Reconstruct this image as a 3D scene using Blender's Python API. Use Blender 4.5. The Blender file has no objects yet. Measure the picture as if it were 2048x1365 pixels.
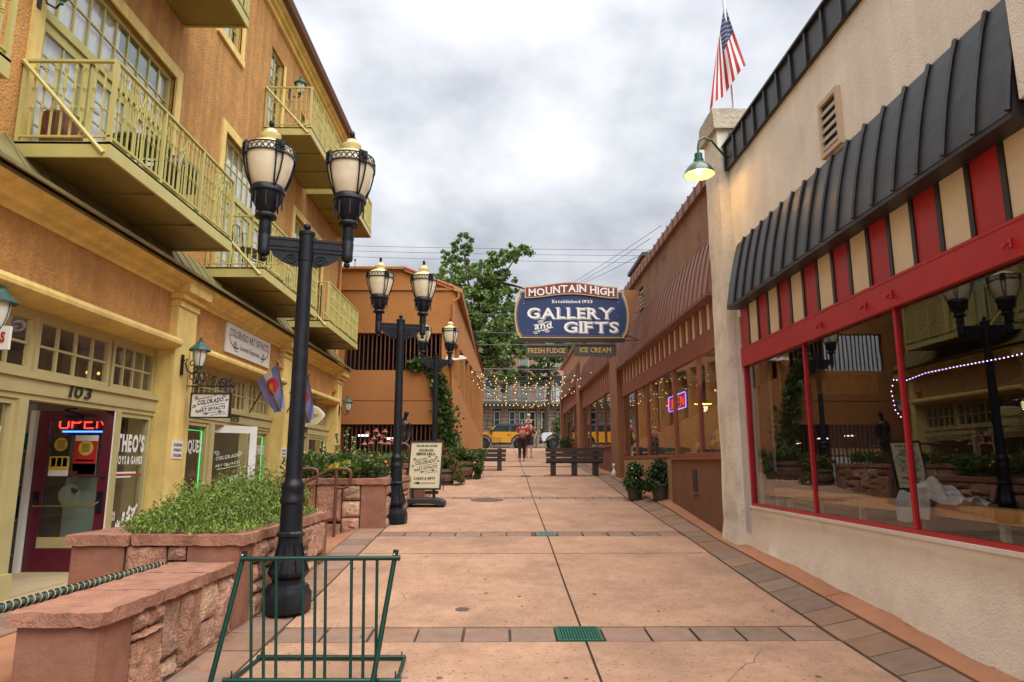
import bpy, bmesh, math, random
import numpy as np
from mathutils import Vector, Matrix
random.seed(7); RNG = np.random.default_rng(7)
SC = bpy.context.scene
COL = SC.collection
R = math.radians
# ------------------------------------------------------------------ camera
H = 1.55
cam = bpy.data.cameras.new('camera'); CAM = bpy.data.objects.new('camera', cam); COL.objects.link(CAM)
CAM.location = (0, 0, H)
CAM.rotation_euler = (R(90 + 10.072), 0, R(-0.785))
cam.sensor_fit = 'HORIZONTAL'; cam.sensor_width = 36.0; cam.lens = 24.0
cam.clip_start = 0.05; cam.clip_end = 2000
SC.camera = CAM
# ------------------------------------------------------------------ sky: overcast, physically brighter towards the zenith
W = bpy.data.worlds.new('World'); SC.world = W; W.use_nodes = True
nt = W.node_tree; N = nt.nodes; L = nt.links; N.clear()
SUN_EL, SUN_AZ = R(58), R(-55)
SKY_STRENGTH = 0.1
sky = N.new('ShaderNodeTexSky'); sky.sky_type = 'NISHITA'; sky.sun_disc = False
sky.sun_elevation = SUN_EL; sky.sun_rotation = SUN_AZ
tc = N.new('ShaderNodeTexCoord')
sep = N.new('ShaderNodeSeparateXYZ'); L.new(tc.outputs['Generated'], sep.inputs[0])
def wmath(op, a, b=None, c=None):
    n = N.new('ShaderNodeMath'); n.operation = op
    for k, v in enumerate((a, b, c)):
        if v is None: continue
        if isinstance(v, (int, float)): n.inputs[k].default_value = v
        else: L.new(v, n.inputs[k])
    return n.outputs[0]
zc = wmath('MAXIMUM', sep.outputs[2], 0.0)
den = wmath('ADD', zc, 0.4)
px_ = wmath('DIVIDE', sep.outputs[0], den); py_ = wmath('DIVIDE', sep.outputs[1], den)
cmb = N.new('ShaderNodeCombineXYZ'); L.new(px_, cmb.inputs[0]); L.new(py_, cmb.inputs[1])
def wnoise(scale, detail, rough, off, dist=0.0):
    mp = N.new('ShaderNodeMapping'); mp.inputs['Location'].default_value = off; L.new(cmb.outputs[0], mp.inputs[0])
    n = N.new('ShaderNodeTexNoise'); n.inputs['Scale'].default_value = scale; n.inputs['Detail'].default_value = detail
    n.inputs['Roughness'].default_value = rough; n.inputs['Distortion'].default_value = dist
    L.new(mp.outputs[0], n.inputs['Vector']); return n.outputs[0]
n1 = wnoise(1.5, 8, 0.5, (3.1, 1.7, 0), 0.0)
n2 = wnoise(4.0, 7, 0.5, (0.4, 5.2, 0), 0.0)
mixn = wmath('ADD', wmath('MULTIPLY', n1, 0.62), wmath('MULTIPLY', n2, 0.38))
ramp = N.new('ShaderNodeValToRGB'); L.new(mixn, ramp.inputs[0])
ramp.color_ramp.elements[0].position = 0.37; ramp.color_ramp.elements[0].color = (0.34, 0.35, 0.385, 1)
ramp.color_ramp.elements[1].position = 0.61; ramp.color_ramp.elements[1].color = (0.97, 0.96, 0.95, 1)
e = ramp.color_ramp.elements.new(0.49); e.color = (0.66, 0.67, 0.695, 1)
CIE = wmath('MULTIPLY', wmath('ADD', wmath('MULTIPLY', zc, 2.0), 1.0), 2.05)   # overcast luminance law, in units of 1/strength
vm = N.new('ShaderNodeVectorMath'); vm.operation = 'SCALE'; L.new(ramp.outputs[0], vm.inputs[0]); L.new(CIE, vm.inputs['Scale'])
mx = N.new('ShaderNodeMix'); mx.data_type = 'RGBA'; mx.inputs[0].default_value = 0.93
L.new(sky.outputs[0], mx.inputs[6]); L.new(vm.outputs[0], mx.inputs[7])
bg = N.new('ShaderNodeBackground'); bg.inputs[1].default_value = SKY_STRENGTH; L.new(mx.outputs[2], bg.inputs[0])
wo = N.new('ShaderNodeOutputWorld'); L.new(bg.outputs[0], wo.inputs[0])
# ------------------------------------------------------------------ sun through thin cloud
sl = bpy.data.lights.new('sun', 'SUN'); sl.energy = 1.5; sl.angle = R(70); sl.color = (1.0, 0.95, 0.86)
so = bpy.data.objects.new('sun', sl); COL.objects.link(so); so.location = (0, 0, 40)
_d = Vector((math.sin(SUN_AZ) * math.cos(SUN_EL), math.cos(SUN_AZ) * math.cos(SUN_EL), math.sin(SUN_EL)))
_d = Vector((0.30, -0.45, 1.0)).normalized()
so.rotation_euler = _d.to_track_quat('Z', 'Y').to_euler()
sky.sun_elevation = math.asin(_d.z); sky.sun_rotation = math.atan2(_d.x, _d.y)
SC.view_settings.view_transform = 'Standard'; SC.view_settings.look = 'None'
SC.view_settings.gamma = 1; SC.view_settings.use_curve_mapping = False
SC.view_settings.exposure = 1.78
SC.cycles.use_denoising = True
SC.cycles.max_bounces = 7; SC.cycles.transparent_max_bounces = 24; SC.cycles.caustics_reflective = False; SC.cycles.caustics_refractive = False
SC.cycles.sample_clamp_indirect = 6

# ================================================================== materials
MATS = {}
def mat(name, col, rough=0.7, metal=0.0, bump=None, vary=0.0, vscale=3.0, streak=0.0, dirt=None, spec=0.5, emit=None, estr=0.0, island=0.0, coat=0.0, speck=None, objvary=0.0, bump2=None, fine=0.0, trans=0.0):
    """procedural Principled; bump=(scale, strength); vary = lightness variation; dirt=(scale, amount, colour); island = per-leaf variation"""
    if name in MATS: return MATS[name]
    m = bpy.data.materials.new(name); m.use_nodes = True; MATS[name] = m
    t = m.node_tree; n = t.nodes; l = t.links; b = n['Principled BSDF']
    b.inputs['Roughness'].default_value = rough; b.inputs['Metallic'].default_value = metal
    b.inputs['Specular IOR Level'].default_value = spec
    if coat: b.inputs['Coat Weight'].default_value = coat; b.inputs['Coat Roughness'].default_value = 0.08
    m.diffuse_color = (*col, 1)
    geo = n.new('ShaderNodeNewGeometry'); pos = geo.outputs['Position']
    def noise(sc, det=4, ro=0.55, vec=None):
        k = n.new('ShaderNodeTexNoise'); k.inputs['Scale'].default_value = sc; k.inputs['Detail'].default_value = det; k.inputs['Roughness'].default_value = ro
        l.new(vec if vec is not None else pos, k.inputs['Vector']); return k.outputs[0]
    def math_(op, a, c):
        k = n.new('ShaderNodeMath'); k.operation = op
        for i, v in enumerate((a, c)):
            if isinstance(v, (int, float)): k.inputs[i].default_value = v
            else: l.new(v, k.inputs[i])
        return k.outputs[0]
    def remap(f, lo, hi, a=0.0, bb=1.0):
        k = n.new('ShaderNodeMapRange'); l.new(f, k.inputs[0])
        for i, v in enumerate((lo, hi, a, bb)): k.inputs[i + 1].default_value = v
        return k.outputs[0]
    cur = None
    def scale_col(cin, f):
        k = n.new('ShaderNodeVectorMath'); k.operation = 'SCALE'
        if cin is None: k.inputs[0].default_value = col
        else: l.new(cin, k.inputs[0])
        l.new(f, k.inputs['Scale']); return k.outputs[0]
    def mixc(cin, other, f):
        k = n.new('ShaderNodeMix'); k.data_type = 'RGBA'
        l.new(f, k.inputs[0])
        if cin is None: k.inputs[6].default_value = (*col, 1)
        else: l.new(cin, k.inputs[6])
        k.inputs[7].default_value = (*other, 1); return k.outputs[2]
    if vary:
        cur = scale_col(cur, remap(noise(vscale, 6, 0.62), 0.3, 0.7, 1 - vary, 1 + vary))
    if island:
        cur = scale_col(cur, remap(geo.outputs['Random Per Island'], 0, 1, 1 - island, 1 + island))
    if objvary:
        oi = n.new('ShaderNodeObjectInfo'); cur = scale_col(cur, remap(oi.outputs['Random'], 0, 1, 1 - objvary, 1 + objvary))
    if fine:
        cur = scale_col(cur, remap(noise(7.0, 8, 0.75), 0.35, 0.65, 1 - fine, 1 + fine))
    if streak:
        mp = n.new('ShaderNodeMapping'); mp.inputs['Scale'].default_value = (3.0, 3.0, 0.25); l.new(pos, mp.inputs[0])
        cur = scale_col(cur, remap(noise(1.6, 5, 0.6, mp.outputs[0]), 0.35, 0.65, 1 - streak, 1 + streak * 0.4))
    if dirt:
        cur = mixc(cur, dirt[2], remap(noise(dirt[0], 7, 0.65), 0.52, 0.72, 0.0, dirt[1]))
    if speck:
        cur = mixc(cur, speck[2], remap(noise(speck[0], 2, 0.5), speck[3] if len(speck) > 3 else 0.64, 0.70 if len(speck) < 4 else speck[3] + .05, 0.0, speck[1]))
    if cur is None: b.inputs['Base Color'].default_value = (*col, 1)
    else: l.new(cur, b.inputs['Base Color'])
    if bump:
        k = n.new('ShaderNodeBump'); k.inputs['Strength'].default_value = bump[1]; k.inputs['Distance'].default_value = bump[2] if len(bump) > 2 else 0.02
        l.new(noise(bump[0], 5, 0.6), k.inputs['Height'])
        if bump2:
            k2 = n.new('ShaderNodeBump'); k2.inputs['Strength'].default_value = bump2[1]; k2.inputs['Distance'].default_value = bump2[2]
            l.new(noise(bump2[0], 4, 0.6), k2.inputs['Height']); l.new(k.outputs[0], k2.inputs['Normal']); l.new(k2.outputs[0], b.inputs['Normal'])
        else: l.new(k.outputs[0], b.inputs['Normal'])
    if trans:
        tl = n.new('ShaderNodeBsdfTranslucent'); ms = n.new('ShaderNodeMixShader'); ms.inputs[0].default_value = trans
        if cur is None: tl.inputs[0].default_value = (*col, 1)
        else: l.new(cur, tl.inputs[0])
        l.new(b.outputs[0], ms.inputs[1]); l.new(tl.outputs[0], ms.inputs[2]); l.new(ms.outputs[0], n['Material Output'].inputs[0])
    if emit: b.inputs['Emission Color'].default_value = (*emit, 1); b.inputs['Emission Strength'].default_value = estr
    return m
def glass_mat(name, tint=(0.97, 0.98, 0.98), boost=1.2, wav=0.0):
    m = bpy.data.materials.new(name); m.use_nodes = True; t = m.node_tree; n = t.nodes; l = t.links; n.clear()
    o = n.new('ShaderNodeOutputMaterial'); mixs = n.new('ShaderNodeMixShader'); tr = n.new('ShaderNodeBsdfTransparent'); gl = n.new('ShaderNodeBsdfGlossy')
    gl.inputs['Roughness'].default_value = 0.0; tr.inputs[0].default_value = (*tint, 1)
    geo = n.new('ShaderNodeNewGeometry')
    dt = n.new('ShaderNodeVectorMath'); dt.operation = 'DOT_PRODUCT'; l.new(geo.outputs['Incoming'], dt.inputs[0]); l.new(geo.outputs['Normal'], dt.inputs[1])
    def mm(op, a, b):
        k = n.new('ShaderNodeMath'); k.operation = op; k.use_clamp = op == 'ADD'
        for i, v in enumerate((a, b)):
            if isinstance(v, (int, float)): k.inputs[i].default_value = v
            else: l.new(v, k.inputs[i])
        return k.outputs[0]
    fr = mm('ADD', mm('MULTIPLY', mm('POWER', mm('SUBTRACT', 1.0, mm('ABSOLUTE', dt.outputs['Value'], 0)), 5), 0.95*boost), 0.045*boost)
    l.new(fr, mixs.inputs[0]); l.new(tr.outputs[0], mixs.inputs[1]); l.new(gl.outputs[0], mixs.inputs[2]); l.new(mixs.outputs[0], o.inputs[0])
    if wav:
        nz = n.new('ShaderNodeTexNoise'); nz.inputs['Scale'].default_value = 1.3; nz.inputs['Detail'].default_value = 2
        l.new(geo.outputs['Position'], nz.inputs['Vector']); bp = n.new('ShaderNodeBump'); bp.inputs['Strength'].default_value = wav; bp.inputs['Distance'].default_value = 0.02
        l.new(nz.outputs[0], bp.inputs['Height']); l.new(bp.outputs[0], gl.inputs['Normal'])
    m.diffuse_color = (0.4, 0.5, 0.5, 0.4); MATS[name] = m; return m
def emit_mat(name, col, s):
    return mat(name, col, 0.5, emit=col, estr=s)

stucco = mat('orange_stucco', (0.64, 0.325, 0.105), 0.95, bump=(34, 1.0, 0.045), vary=0.15, vscale=1.7, streak=0.20, fine=.12, dirt=(0.7, 0.25, (0.36, 0.20, 0.13)), bump2=(9, .35, .03))
stucco_lo = mat('tan_stucco', (0.62, 0.31, 0.10), 0.95, bump=(30, 1.0, 0.05), vary=0.14, vscale=2.1, fine=.14, streak=.12, bump2=(8, .3, .03))
yellow = mat('yellow_trim', (0.79, 0.59, 0.20), 0.75, bump=(30, 0.35, 0.015), vary=0.12, vscale=2.5, streak=0.16, dirt=(3.5, .3, (.58, .40, .14)))
khaki = mat('khaki_paint', (0.47, 0.40, 0.19), 0.6, vary=0.08, vscale=4, bump=(50, .08, .005))
lime = mat('olive_green_paint', (0.50, 0.45, 0.16), 0.5, vary=0.08, vscale=3, streak=0.06)
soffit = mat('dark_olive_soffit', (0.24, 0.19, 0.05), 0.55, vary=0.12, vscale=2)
copper = mat('aged_copper', (0.27, 0.235, 0.105), 0.5, 0.3, vary=0.25, vscale=3, dirt=(2.5, 0.4, (0.13, 0.15, 0.085)))
blackmetal = mat('black_iron', (0.010, 0.012, 0.018), 0.40, 0.1, vary=0.25, vscale=8, bump=(60, .12, .004), dirt=(6, .3, (0.04, 0.045, 0.055)), spec=.3)
glass = glass_mat('window_glass'); upglass = glass_mat('upper_window_glass', (0.98, 0.99, 0.99), 2.4); shopglass = glass_mat('shop_glass', (0.93, 0.94, 0.93), 1.35, 0.02)
white = mat('white_paint', (0.75, 0.75, 0.72), 0.6, vary=0.04)
dark = mat('dark_interior', (0.035, 0.03, 0.026), 0.9)
curtain = mat('white_curtain', (0.90, 0.91, 0.91), 0.9, emit=(0.9, 0.95, 1.0), estr=0.0)
sandstone = mat('red_sandstone', (0.38, 0.18, 0.12), 0.9, bump=(24, 0.55, 0.025), vary=0.20, vscale=5, dirt=(3.5, 0.4, (0.22, 0.14, 0.09)))
capstone = mat('sandstone_cap', (0.335, 0.16, 0.107), 0.88, bump=(16, 0.8, 0.03), vary=0.26, vscale=6, dirt=(4, 0.6, (0.20, 0.105, 0.075)), bump2=(55, .5, .012))
smoothstone = mat('smooth_sandstone', (0.275, 0.12, 0.078), 0.85, bump=(20, 0.35, 0.015), vary=0.2, vscale=4, dirt=(3.2, 0.6, (0.34, 0.20, 0.135)), bump2=(70, .4, .008))
rubble = [mat('rubble_stone_%s' % k, c, 0.95, bump=(20, 1.0, 0.06), vary=0.30, vscale=9, dirt=(7, 0.6, d), bump2=(60, .8, .02), objvary=.32) for k, c, d in
          (('pink', (0.56, 0.32, 0.23), (0.36, 0.17, 0.12)), ('buff', (0.58, 0.37, 0.25), (0.36, 0.24, 0.15)), ('rust', (0.48, 0.25, 0.165), (0.30, 0.17, 0.11)))]
mortar = mat('dark_mortar', (0.085, 0.042, 0.03), 0.95, bump=(60, .4, .01))
concrete = mat('pink_concrete', (0.375, 0.22, 0.143), 0.9, bump=(90, 0.35, 0.008), vary=0.2, vscale=1.3, dirt=(0.9, 0.85, (0.235, 0.135, 0.092)), speck=(34, 0.9, (0.10, 0.055, 0.04), 0.645), objvary=.05, fine=.13)
pavermat = [mat('paver_%s' % k, c, 0.92, bump=(120, 0.5, 0.006), vary=0.16, vscale=6, speck=(90, 0.5, (0.12, 0.08, 0.06), .62), objvary=.14) for k, c in
            (('brown', (0.25, 0.145, 0.095)), ('rose', (0.25, 0.155, 0.115)), ('grey_brown', (0.22, 0.145, 0.105)))]
joint = mat('dark_joint', (0.075, 0.05, 0.04), 0.95)
apronm = mat('apron_concrete', (0.37, 0.165, 0.085), 0.9, bump=(90, 0.3, 0.008), vary=0.18, vscale=1.6, dirt=(1.3, 0.5, (0.24, 0.12, 0.075)))
green = mat('green_tube_paint', (0.002, 0.034, 0.022), 0.25, 0.0, vary=.1, spec=.4)
red = mat('red_paint', (0.40, 0.012, 0.018), 0.42, vary=0.10, vscale=4, bump=(9, .15, .02))
cream = mat('cream_stucco', (0.87, 0.82, 0.72), 0.95, bump=(55, 0.7, 0.02), vary=0.09, vscale=1.4, streak=0.07, dirt=(1.2, 0.25, (0.62, 0.50, 0.37)), bump2=(12, .25, .02))
creampanel = mat('cream_panel', (0.72, 0.60, 0.40), 0.7, vary=0.07, vscale=3, bump=(18, .2, .01))
blackroof = mat('black_painted_metal', (0.024, 0.025, 0.028), 0.45, 0.1, vary=0.3, vscale=3.5, bump=(6, .25, .02), dirt=(3, .4, (0.075, 0.07, 0.066)))
blackpaint = mat('black_paint', (0.016, 0.014, 0.014), 0.4)
brownst = mat('brown_stucco', (0.195, 0.088, 0.045), 0.93, bump=(40, 0.6, 0.02), vary=0.14, vscale=2.0)
brownold = mat('peeling_brown_stucco', (0.30, 0.165, 0.105), 0.95, bump=(30, 0.8, 0.03), vary=0.15, vscale=2, dirt=(1.8, 0.75, (0.115, 0.06, 0.042)))
redbrown = mat('red_brown_paint', (0.26, 0.082, 0.05), 0.55, vary=0.14, vscale=4)
redmetal = mat('red_brown_metal', (0.245, 0.115, 0.083), 0.5, 0.1, vary=0.14, vscale=3)
garage_m = mat('burnt_orange_stucco', (0.40, 0.172, 0.05), 0.95, bump=(30, 1.0, 0.03), vary=0.10, vscale=1.5)
garage_s = mat('smooth_burnt_orange', (0.36, 0.15, 0.045), 0.85, vary=0.08, vscale=0.8, dirt=(.5, .25, (0.27, .11, .04)))
tile = mat('clay_tile', (0.36, 0.09, 0.05), 0.8, vary=0.2, vscale=8)
leafA = mat('leaf_green', (0.060, 0.115, 0.022), 0.55, island=0.55, vary=0.35, vscale=1.2, trans=.3)
leafB = mat('leaf_dark_green', (0.032, 0.075, 0.016), 0.5, island=0.5, vary=0.3, vscale=2, trans=.25)
leafC = mat('leaf_lime', (0.14, 0.20, 0.025), 0.55, island=0.45, vary=.3, vscale=4, trans=.3)
leafT = mat('tree_leaf', (0.135, 0.21, 0.048), 0.5, island=0.6, vary=0.4, vscale=0.5, trans=.35)
bark = mat('bark', (0.075, 0.052, 0.036), 0.95, bump=(18, .8, .05), vary=.3, vscale=6)
wood = mat('dark_bench_wood', (0.035, 0.026, 0.025), 0.55, vary=.25, vscale=8)
oak = mat('varnished_oak', (0.55, 0.28, 0.085), 0.4, vary=.2, vscale=8)
barrelw = mat('weathered_wood', (0.15, 0.09, 0.06), 0.9, vary=.3, vscale=9)
bulbm = emit_mat('warm_bulb', (1.0, 0.52, 0.15), 0.6)
signblue = mat('navy_sign', (0.010, 0.028, 0.115), 0.5, vary=.08)
signcream = mat('sign_cream', (0.56, 0.44, 0.27), 0.55)
signwhite = mat('sign_white', (0.78, 0.76, 0.74), 0.6)
maroon = mat('maroon_paint', (0.105, 0.010, 0.024), 0.4, vary=.1)
signmaroon = mat('sign_maroon', (0.17, 0.028, 0.022), 0.5)
charcoal = mat('charcoal_sign', (0.045, 0.042, 0.040), 0.5)
gold = mat('gold_letter', (0.62, 0.40, 0.10), 0.5)
inkblack = mat('ink_black', (0.012, 0.011, 0.011), 0.6)
verdigris = mat('verdigris', (0.045, 0.12, 0.105), 0.6, 0.3, vary=.35, vscale=14)
frosted = mat('frosted_globe', (0.72, 0.70, 0.62), 0.35)
acrylic = mat('cream_acrylic', (0.80, 0.72, 0.54), 0.25, vary=.12, vscale=6, coat=.3)
acrylic_cap = mat('yellowed_acrylic', (0.72, 0.62, 0.34), 0.4, vary=.14, vscale=9)
rustrail = mat('rust_brown_rail', (0.125, 0.042, 0.026), 0.5, vary=.15)
stonegray = mat('hotel_stone', (0.43, 0.33, 0.25), 0.95, bump=(8, 1.0, .05), vary=.3, vscale=1.5, objvary=.1)
pinkbrick = mat('hotel_pink', (0.56, 0.30, 0.22), 0.9, vary=.1)
hoteltrim = mat('hotel_trim', (0.52, 0.56, 0.50), 0.7)
asphalt = mat('asphalt', (0.055, 0.055, 0.056), 0.95, bump=(60, .4, .01), vary=.15)
skin = mat('skin', (0.50, 0.27, 0.18), 0.6)
bronze = mat('dark_bronze', (0.030, 0.024, 0.021), 0.35, 0.6, vary=.3, vscale=8)
terracotta = mat('dark_pot', (0.045, 0.04, 0.028), 0.6, vary=.15)
soil = mat('soil', (0.035, 0.024, 0.016), 1.0, bump=(30, 1, .03))
steel = mat('galvanised', (0.5, 0.5, 0.5), 0.4, .8)
neon_red = emit_mat('neon_red', (1.0, 0.05, 0.03), 0.8)
neon_blue = emit_mat('neon_blue', (0.05, 0.2, 1.0), 1.3)
neon_green = emit_mat('neon_green', (0.03, 1.0, 0.25), 0.45)
neon_violet = emit_mat('neon_violet', (0.35, 0.2, 1.0), 1.5)

# ================================================================== mesh helpers
class MB:
    def __init__(s): s.v = []; s.f = []; s.mi = []; s.cur = 0
    def add(s, vs, fs):
        o = len(s.v); s.v.extend(tuple(map(float, p)) for p in vs)
        for q in fs: s.f.append(tuple(o + i for i in q)); s.mi.append(s.cur)
        return s
    def box(s, x0, x1, y0, y1, z0, z1):
        if x0 > x1: x0, x1 = x1, x0
        if y0 > y1: y0, y1 = y1, y0
        if z0 > z1: z0, z1 = z1, z0
        return s.add([(x0,y0,z0),(x1,y0,z0),(x1,y1,z0),(x0,y1,z0),(x0,y0,z1),(x1,y0,z1),(x1,y1,z1),(x0,y1,z1)],
                     [(3,2,1,0),(4,5,6,7),(0,1,5,4),(1,2,6,5),(2,3,7,6),(3,0,4,7)])
    def quad(s, a, b, c, d): return s.add([a, b, c, d], [(0, 1, 2, 3)])
    def tube(s, pts, r, n=8, cap=True, closed=False):
        pts = [Vector(p) for p in pts]; m = len(pts); rs = r if isinstance(r, (list, tuple)) else [r] * m
        vs = []; prev = None
        for i, p in enumerate(pts):
            if closed: d = pts[(i + 1) % m] - pts[i - 1]
            else: d = pts[min(i + 1, m - 1)] - pts[max(i - 1, 0)]
            d = d.normalized() if d.length > 1e-9 else Vector((0, 0, 1))
            if prev is None:
                a = Vector((0, 0, 1)) if abs(d.z) < 0.9 else Vector((1, 0, 0))
                u = d.cross(a).normalized()
            else:
                u = prev - d * prev.dot(d); u = u.normalized() if u.length > 1e-6 else d.orthogonal().normalized()
            prev = u; w = d.cross(u)
            for k in range(n):
                t = 2 * math.pi * k / n; vs.append(p + (u * math.cos(t) + w * math.sin(t)) * rs[i])
        fs = []
        for i in range(m if closed else m - 1):
            j = (i + 1) % m
            for k in range(n):
                k2 = (k + 1) % n; fs.append((i*n+k, i*n+k2, j*n+k2, j*n+k))
        if cap and not closed: fs.append(tuple(range(n))[::-1]); fs.append(tuple((m-1)*n+k for k in range(n)))
        return s.add(vs, fs)
    def lathe(s, prof, n=20, c=(0,0,0), cap=True):
        vs = []; m = len(prof)
        for r_, z in prof:
            for k in range(n):
                t = 2*math.pi*k/n; vs.append((c[0]+r_*math.cos(t), c[1]+r_*math.sin(t), c[2]+z))
        fs = []
        for i in range(m-1):
            for k in range(n):
                k2 = (k+1) % n; fs.append((i*n+k, i*n+k2, (i+1)*n+k2, (i+1)*n+k))
        if cap: fs.append(tuple(range(n))[::-1]); fs.append(tuple((m-1)*n+k for k in range(n)))
        return s.add(vs, fs)
    def sphere(s, c, r, n=10, m=7, sc=(1,1,1)):
        vs = [(c[0], c[1], c[2]-r*sc[2])]
        for i in range(1, m):
            a = -math.pi/2 + math.pi*i/m
            for k in range(n):
                t = 2*math.pi*k/n; vs.append((c[0]+r*sc[0]*math.cos(a)*math.cos(t), c[1]+r*sc[1]*math.cos(a)*math.sin(t), c[2]+r*sc[2]*math.sin(a)))
        vs.append((c[0], c[1], c[2]+r*sc[2])); fs = []
        for k in range(n): fs.append((0, 1+(k+1) % n, 1+k))
        for i in range(m-2):
            for k in range(n):
                k2 = (k+1) % n; a = 1+i*n; fs.append((a+k, a+k2, a+n+k2, a+n+k))
        a = 1+(m-2)*n
        for k in range(n): fs.append((a+k, a+(k+1) % n, len(vs)-1))
        return s.add(vs, fs)
    def prism(s, poly, axis, a0, a1):
        """polygon in the two other axes, extruded along axis from a0 to a1"""
        def P(p, a): return {'x': (a, p[0], p[1]), 'y': (p[0], a, p[1]), 'z': (p[0], p[1], a)}[axis]
        m = len(poly); vs = [P(p, a0) for p in poly] + [P(p, a1) for p in poly]
        fs = [tuple(range(m))[::-1], tuple(range(m, 2*m))] + [(i, (i+1) % m, m+(i+1) % m, m+i) for i in range(m)]
        return s.add(vs, fs)
    def arr(s, V, F):
        o = len(s.v); s.v.extend(map(tuple, V.tolist())); s.f.extend(tuple(int(o+i) for i in q) for q in F); s.mi.extend([s.cur]*len(F)); return s
    def mesh(s, name, mats, smooth=None):
        me = bpy.data.meshes.new(name); me.from_pydata(s.v, [], s.f)
        for m in (mats if isinstance(mats, (list, tuple)) else [mats]): me.materials.append(m)
        if any(s.mi): me.polygons.foreach_set('material_index', s.mi)
        me.update()
        bm = bmesh.new(); bm.from_mesh(me); bmesh.ops.recalc_face_normals(bm, faces=bm.faces); bm.to_mesh(me); bm.free()
        if smooth is not None:
            me.polygons.foreach_set('use_smooth', [True]*len(me.polygons))
            try: me.set_sharp_from_angle(angle=R(smooth))
            except Exception: pass
        return me
    def build(s, name, mats, parent=None, smooth=None, **kw):
        return link(name, s.mesh(name, mats, smooth), parent, **kw)
def link(name, me, parent=None, loc=None, rot=None, scale=None, **kw):
    o = bpy.data.objects.new(name, me); COL.objects.link(o)
    if parent is not None:
        o.parent = parent
        if parent.name in WORLD: o.matrix_parent_inverse = WORLD[parent.name]
    if loc is not None: o.location = loc
    if rot is not None: o.rotation_euler = rot
    if scale is not None: o.scale = scale
    for k, v in kw.items(): o[k] = v
    return o
def tag(o, label, category, group=None):
    o['label'] = label; o['category'] = category
    if group: o['group'] = group
    return o
def thing(name, label, category, loc=(0,0,0), rz=0.0, group=None):
    o = bpy.data.objects.new(name, None); COL.objects.link(o); o.location = loc; o.rotation_euler = (0,0,rz); o.empty_display_size = 0.2
    return tag(o, label, category, group)
WORLD = {}
def wthing(name, label, category, loc=(0,0,0), group=None):
    """an Empty at the thing's base whose parts are modelled in world coordinates"""
    o = thing(name, label, category, loc, 0.0, group); WORLD[o.name] = Matrix.Translation(loc).inverted(); return o
def struct(o, label=None):
    o['kind'] = 'structure'
    if label: o['label'] = label
    return o
def kids(o): return [c for c in ALLCH.get(o.name, [])]
def dup(root, loc, rz, label, group=None, scale=None):
    ch = {}
    for ob in list(SC.objects):
        if ob.parent is not None: ch.setdefault(ob.parent.name, []).append(ob)
    def rec(o, par):
        c = o.copy(); COL.objects.link(c); c.parent = par
        if par is not None: c.matrix_parent_inverse = o.matrix_parent_inverse
        for k in ch.get(o.name, []): rec(k, c)
        return c
    r = rec(root, None); r.location = loc; r.rotation_euler = (0,0,rz); r['label'] = label
    if scale: r.scale = (scale,)*3
    if group: r['group'] = group
    return r
def leaves(centers, size, aspect=0.5, up=0.0, jitter=0.35, mb=None):
    """one rhombic leaf per centre, random orientation; up in 0..1 makes them stand"""
    n = len(centers); C_ = np.asarray(centers, float)
    a = RNG.normal(size=(n,3)); a /= np.linalg.norm(a,axis=1)[:,None]
    a[:,2] = a[:,2]*(1-up)+up*1.5; a /= np.linalg.norm(a,axis=1)[:,None]
    b = RNG.normal(size=(n,3)); b = np.cross(a,b); b /= np.linalg.norm(b,axis=1)[:,None]
    s = size*(1+RNG.uniform(-jitter,jitter,n))[:,None]
    V = np.empty((n,4,3)); V[:,0]=C_-a*s*.5; V[:,1]=C_+b*s*.5*aspect; V[:,2]=C_+a*s*.5; V[:,3]=C_-b*s*.5*aspect
    F = np.arange(n*4).reshape(n,4); mb = mb or MB(); return mb.arr(V.reshape(-1,3),F)
def ball_pts(c, r, n, shell=0.45):
    d = RNG.normal(size=(n,3)); d /= np.linalg.norm(d,axis=1)[:,None]
    q = (shell+(1-shell)*RNG.random(n)**0.6)[:,None]
    return np.asarray(c)+d*q*np.asarray(r)

# ------------------------------------------------------------------ lettering (built-in font, optional slab serifs)
_CH = {}
def _prep(chars, off, key):
    obs = []
    for ch in chars:
        cu = bpy.data.curves.new('t', 'FONT'); cu.body = ch; cu.size = 1.0; cu.offset = off; cu.resolution_u = 3
        o = bpy.data.objects.new('t', cu); COL.objects.link(o); obs.append((ch, o, cu))
    bpy.context.view_layer.update(); dg = bpy.context.evaluated_depsgraph_get()
    for ch, o, cu in obs:
        me = o.evaluated_get(dg).to_mesh()
        V = [tuple(v.co) for v in me.vertices]; F = [tuple(p.vertices) for p in me.polygons]
        _CH[(key, ch)] = (V, F); o.evaluated_get(dg).to_mesh_clear()
    for ch, o, cu in obs: bpy.data.objects.remove(o); bpy.data.curves.remove(cu)
_all = "ABCDEFGHIJKLMNOPQRSTUVWXYZabcdefghijklmnopqrstuvwxyz0123456789&'.-/"
_prep(_all, 0.0, 'r'); _prep(_all, 0.022, 'b'); _prep(_all, 0.05, 'x')
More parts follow.
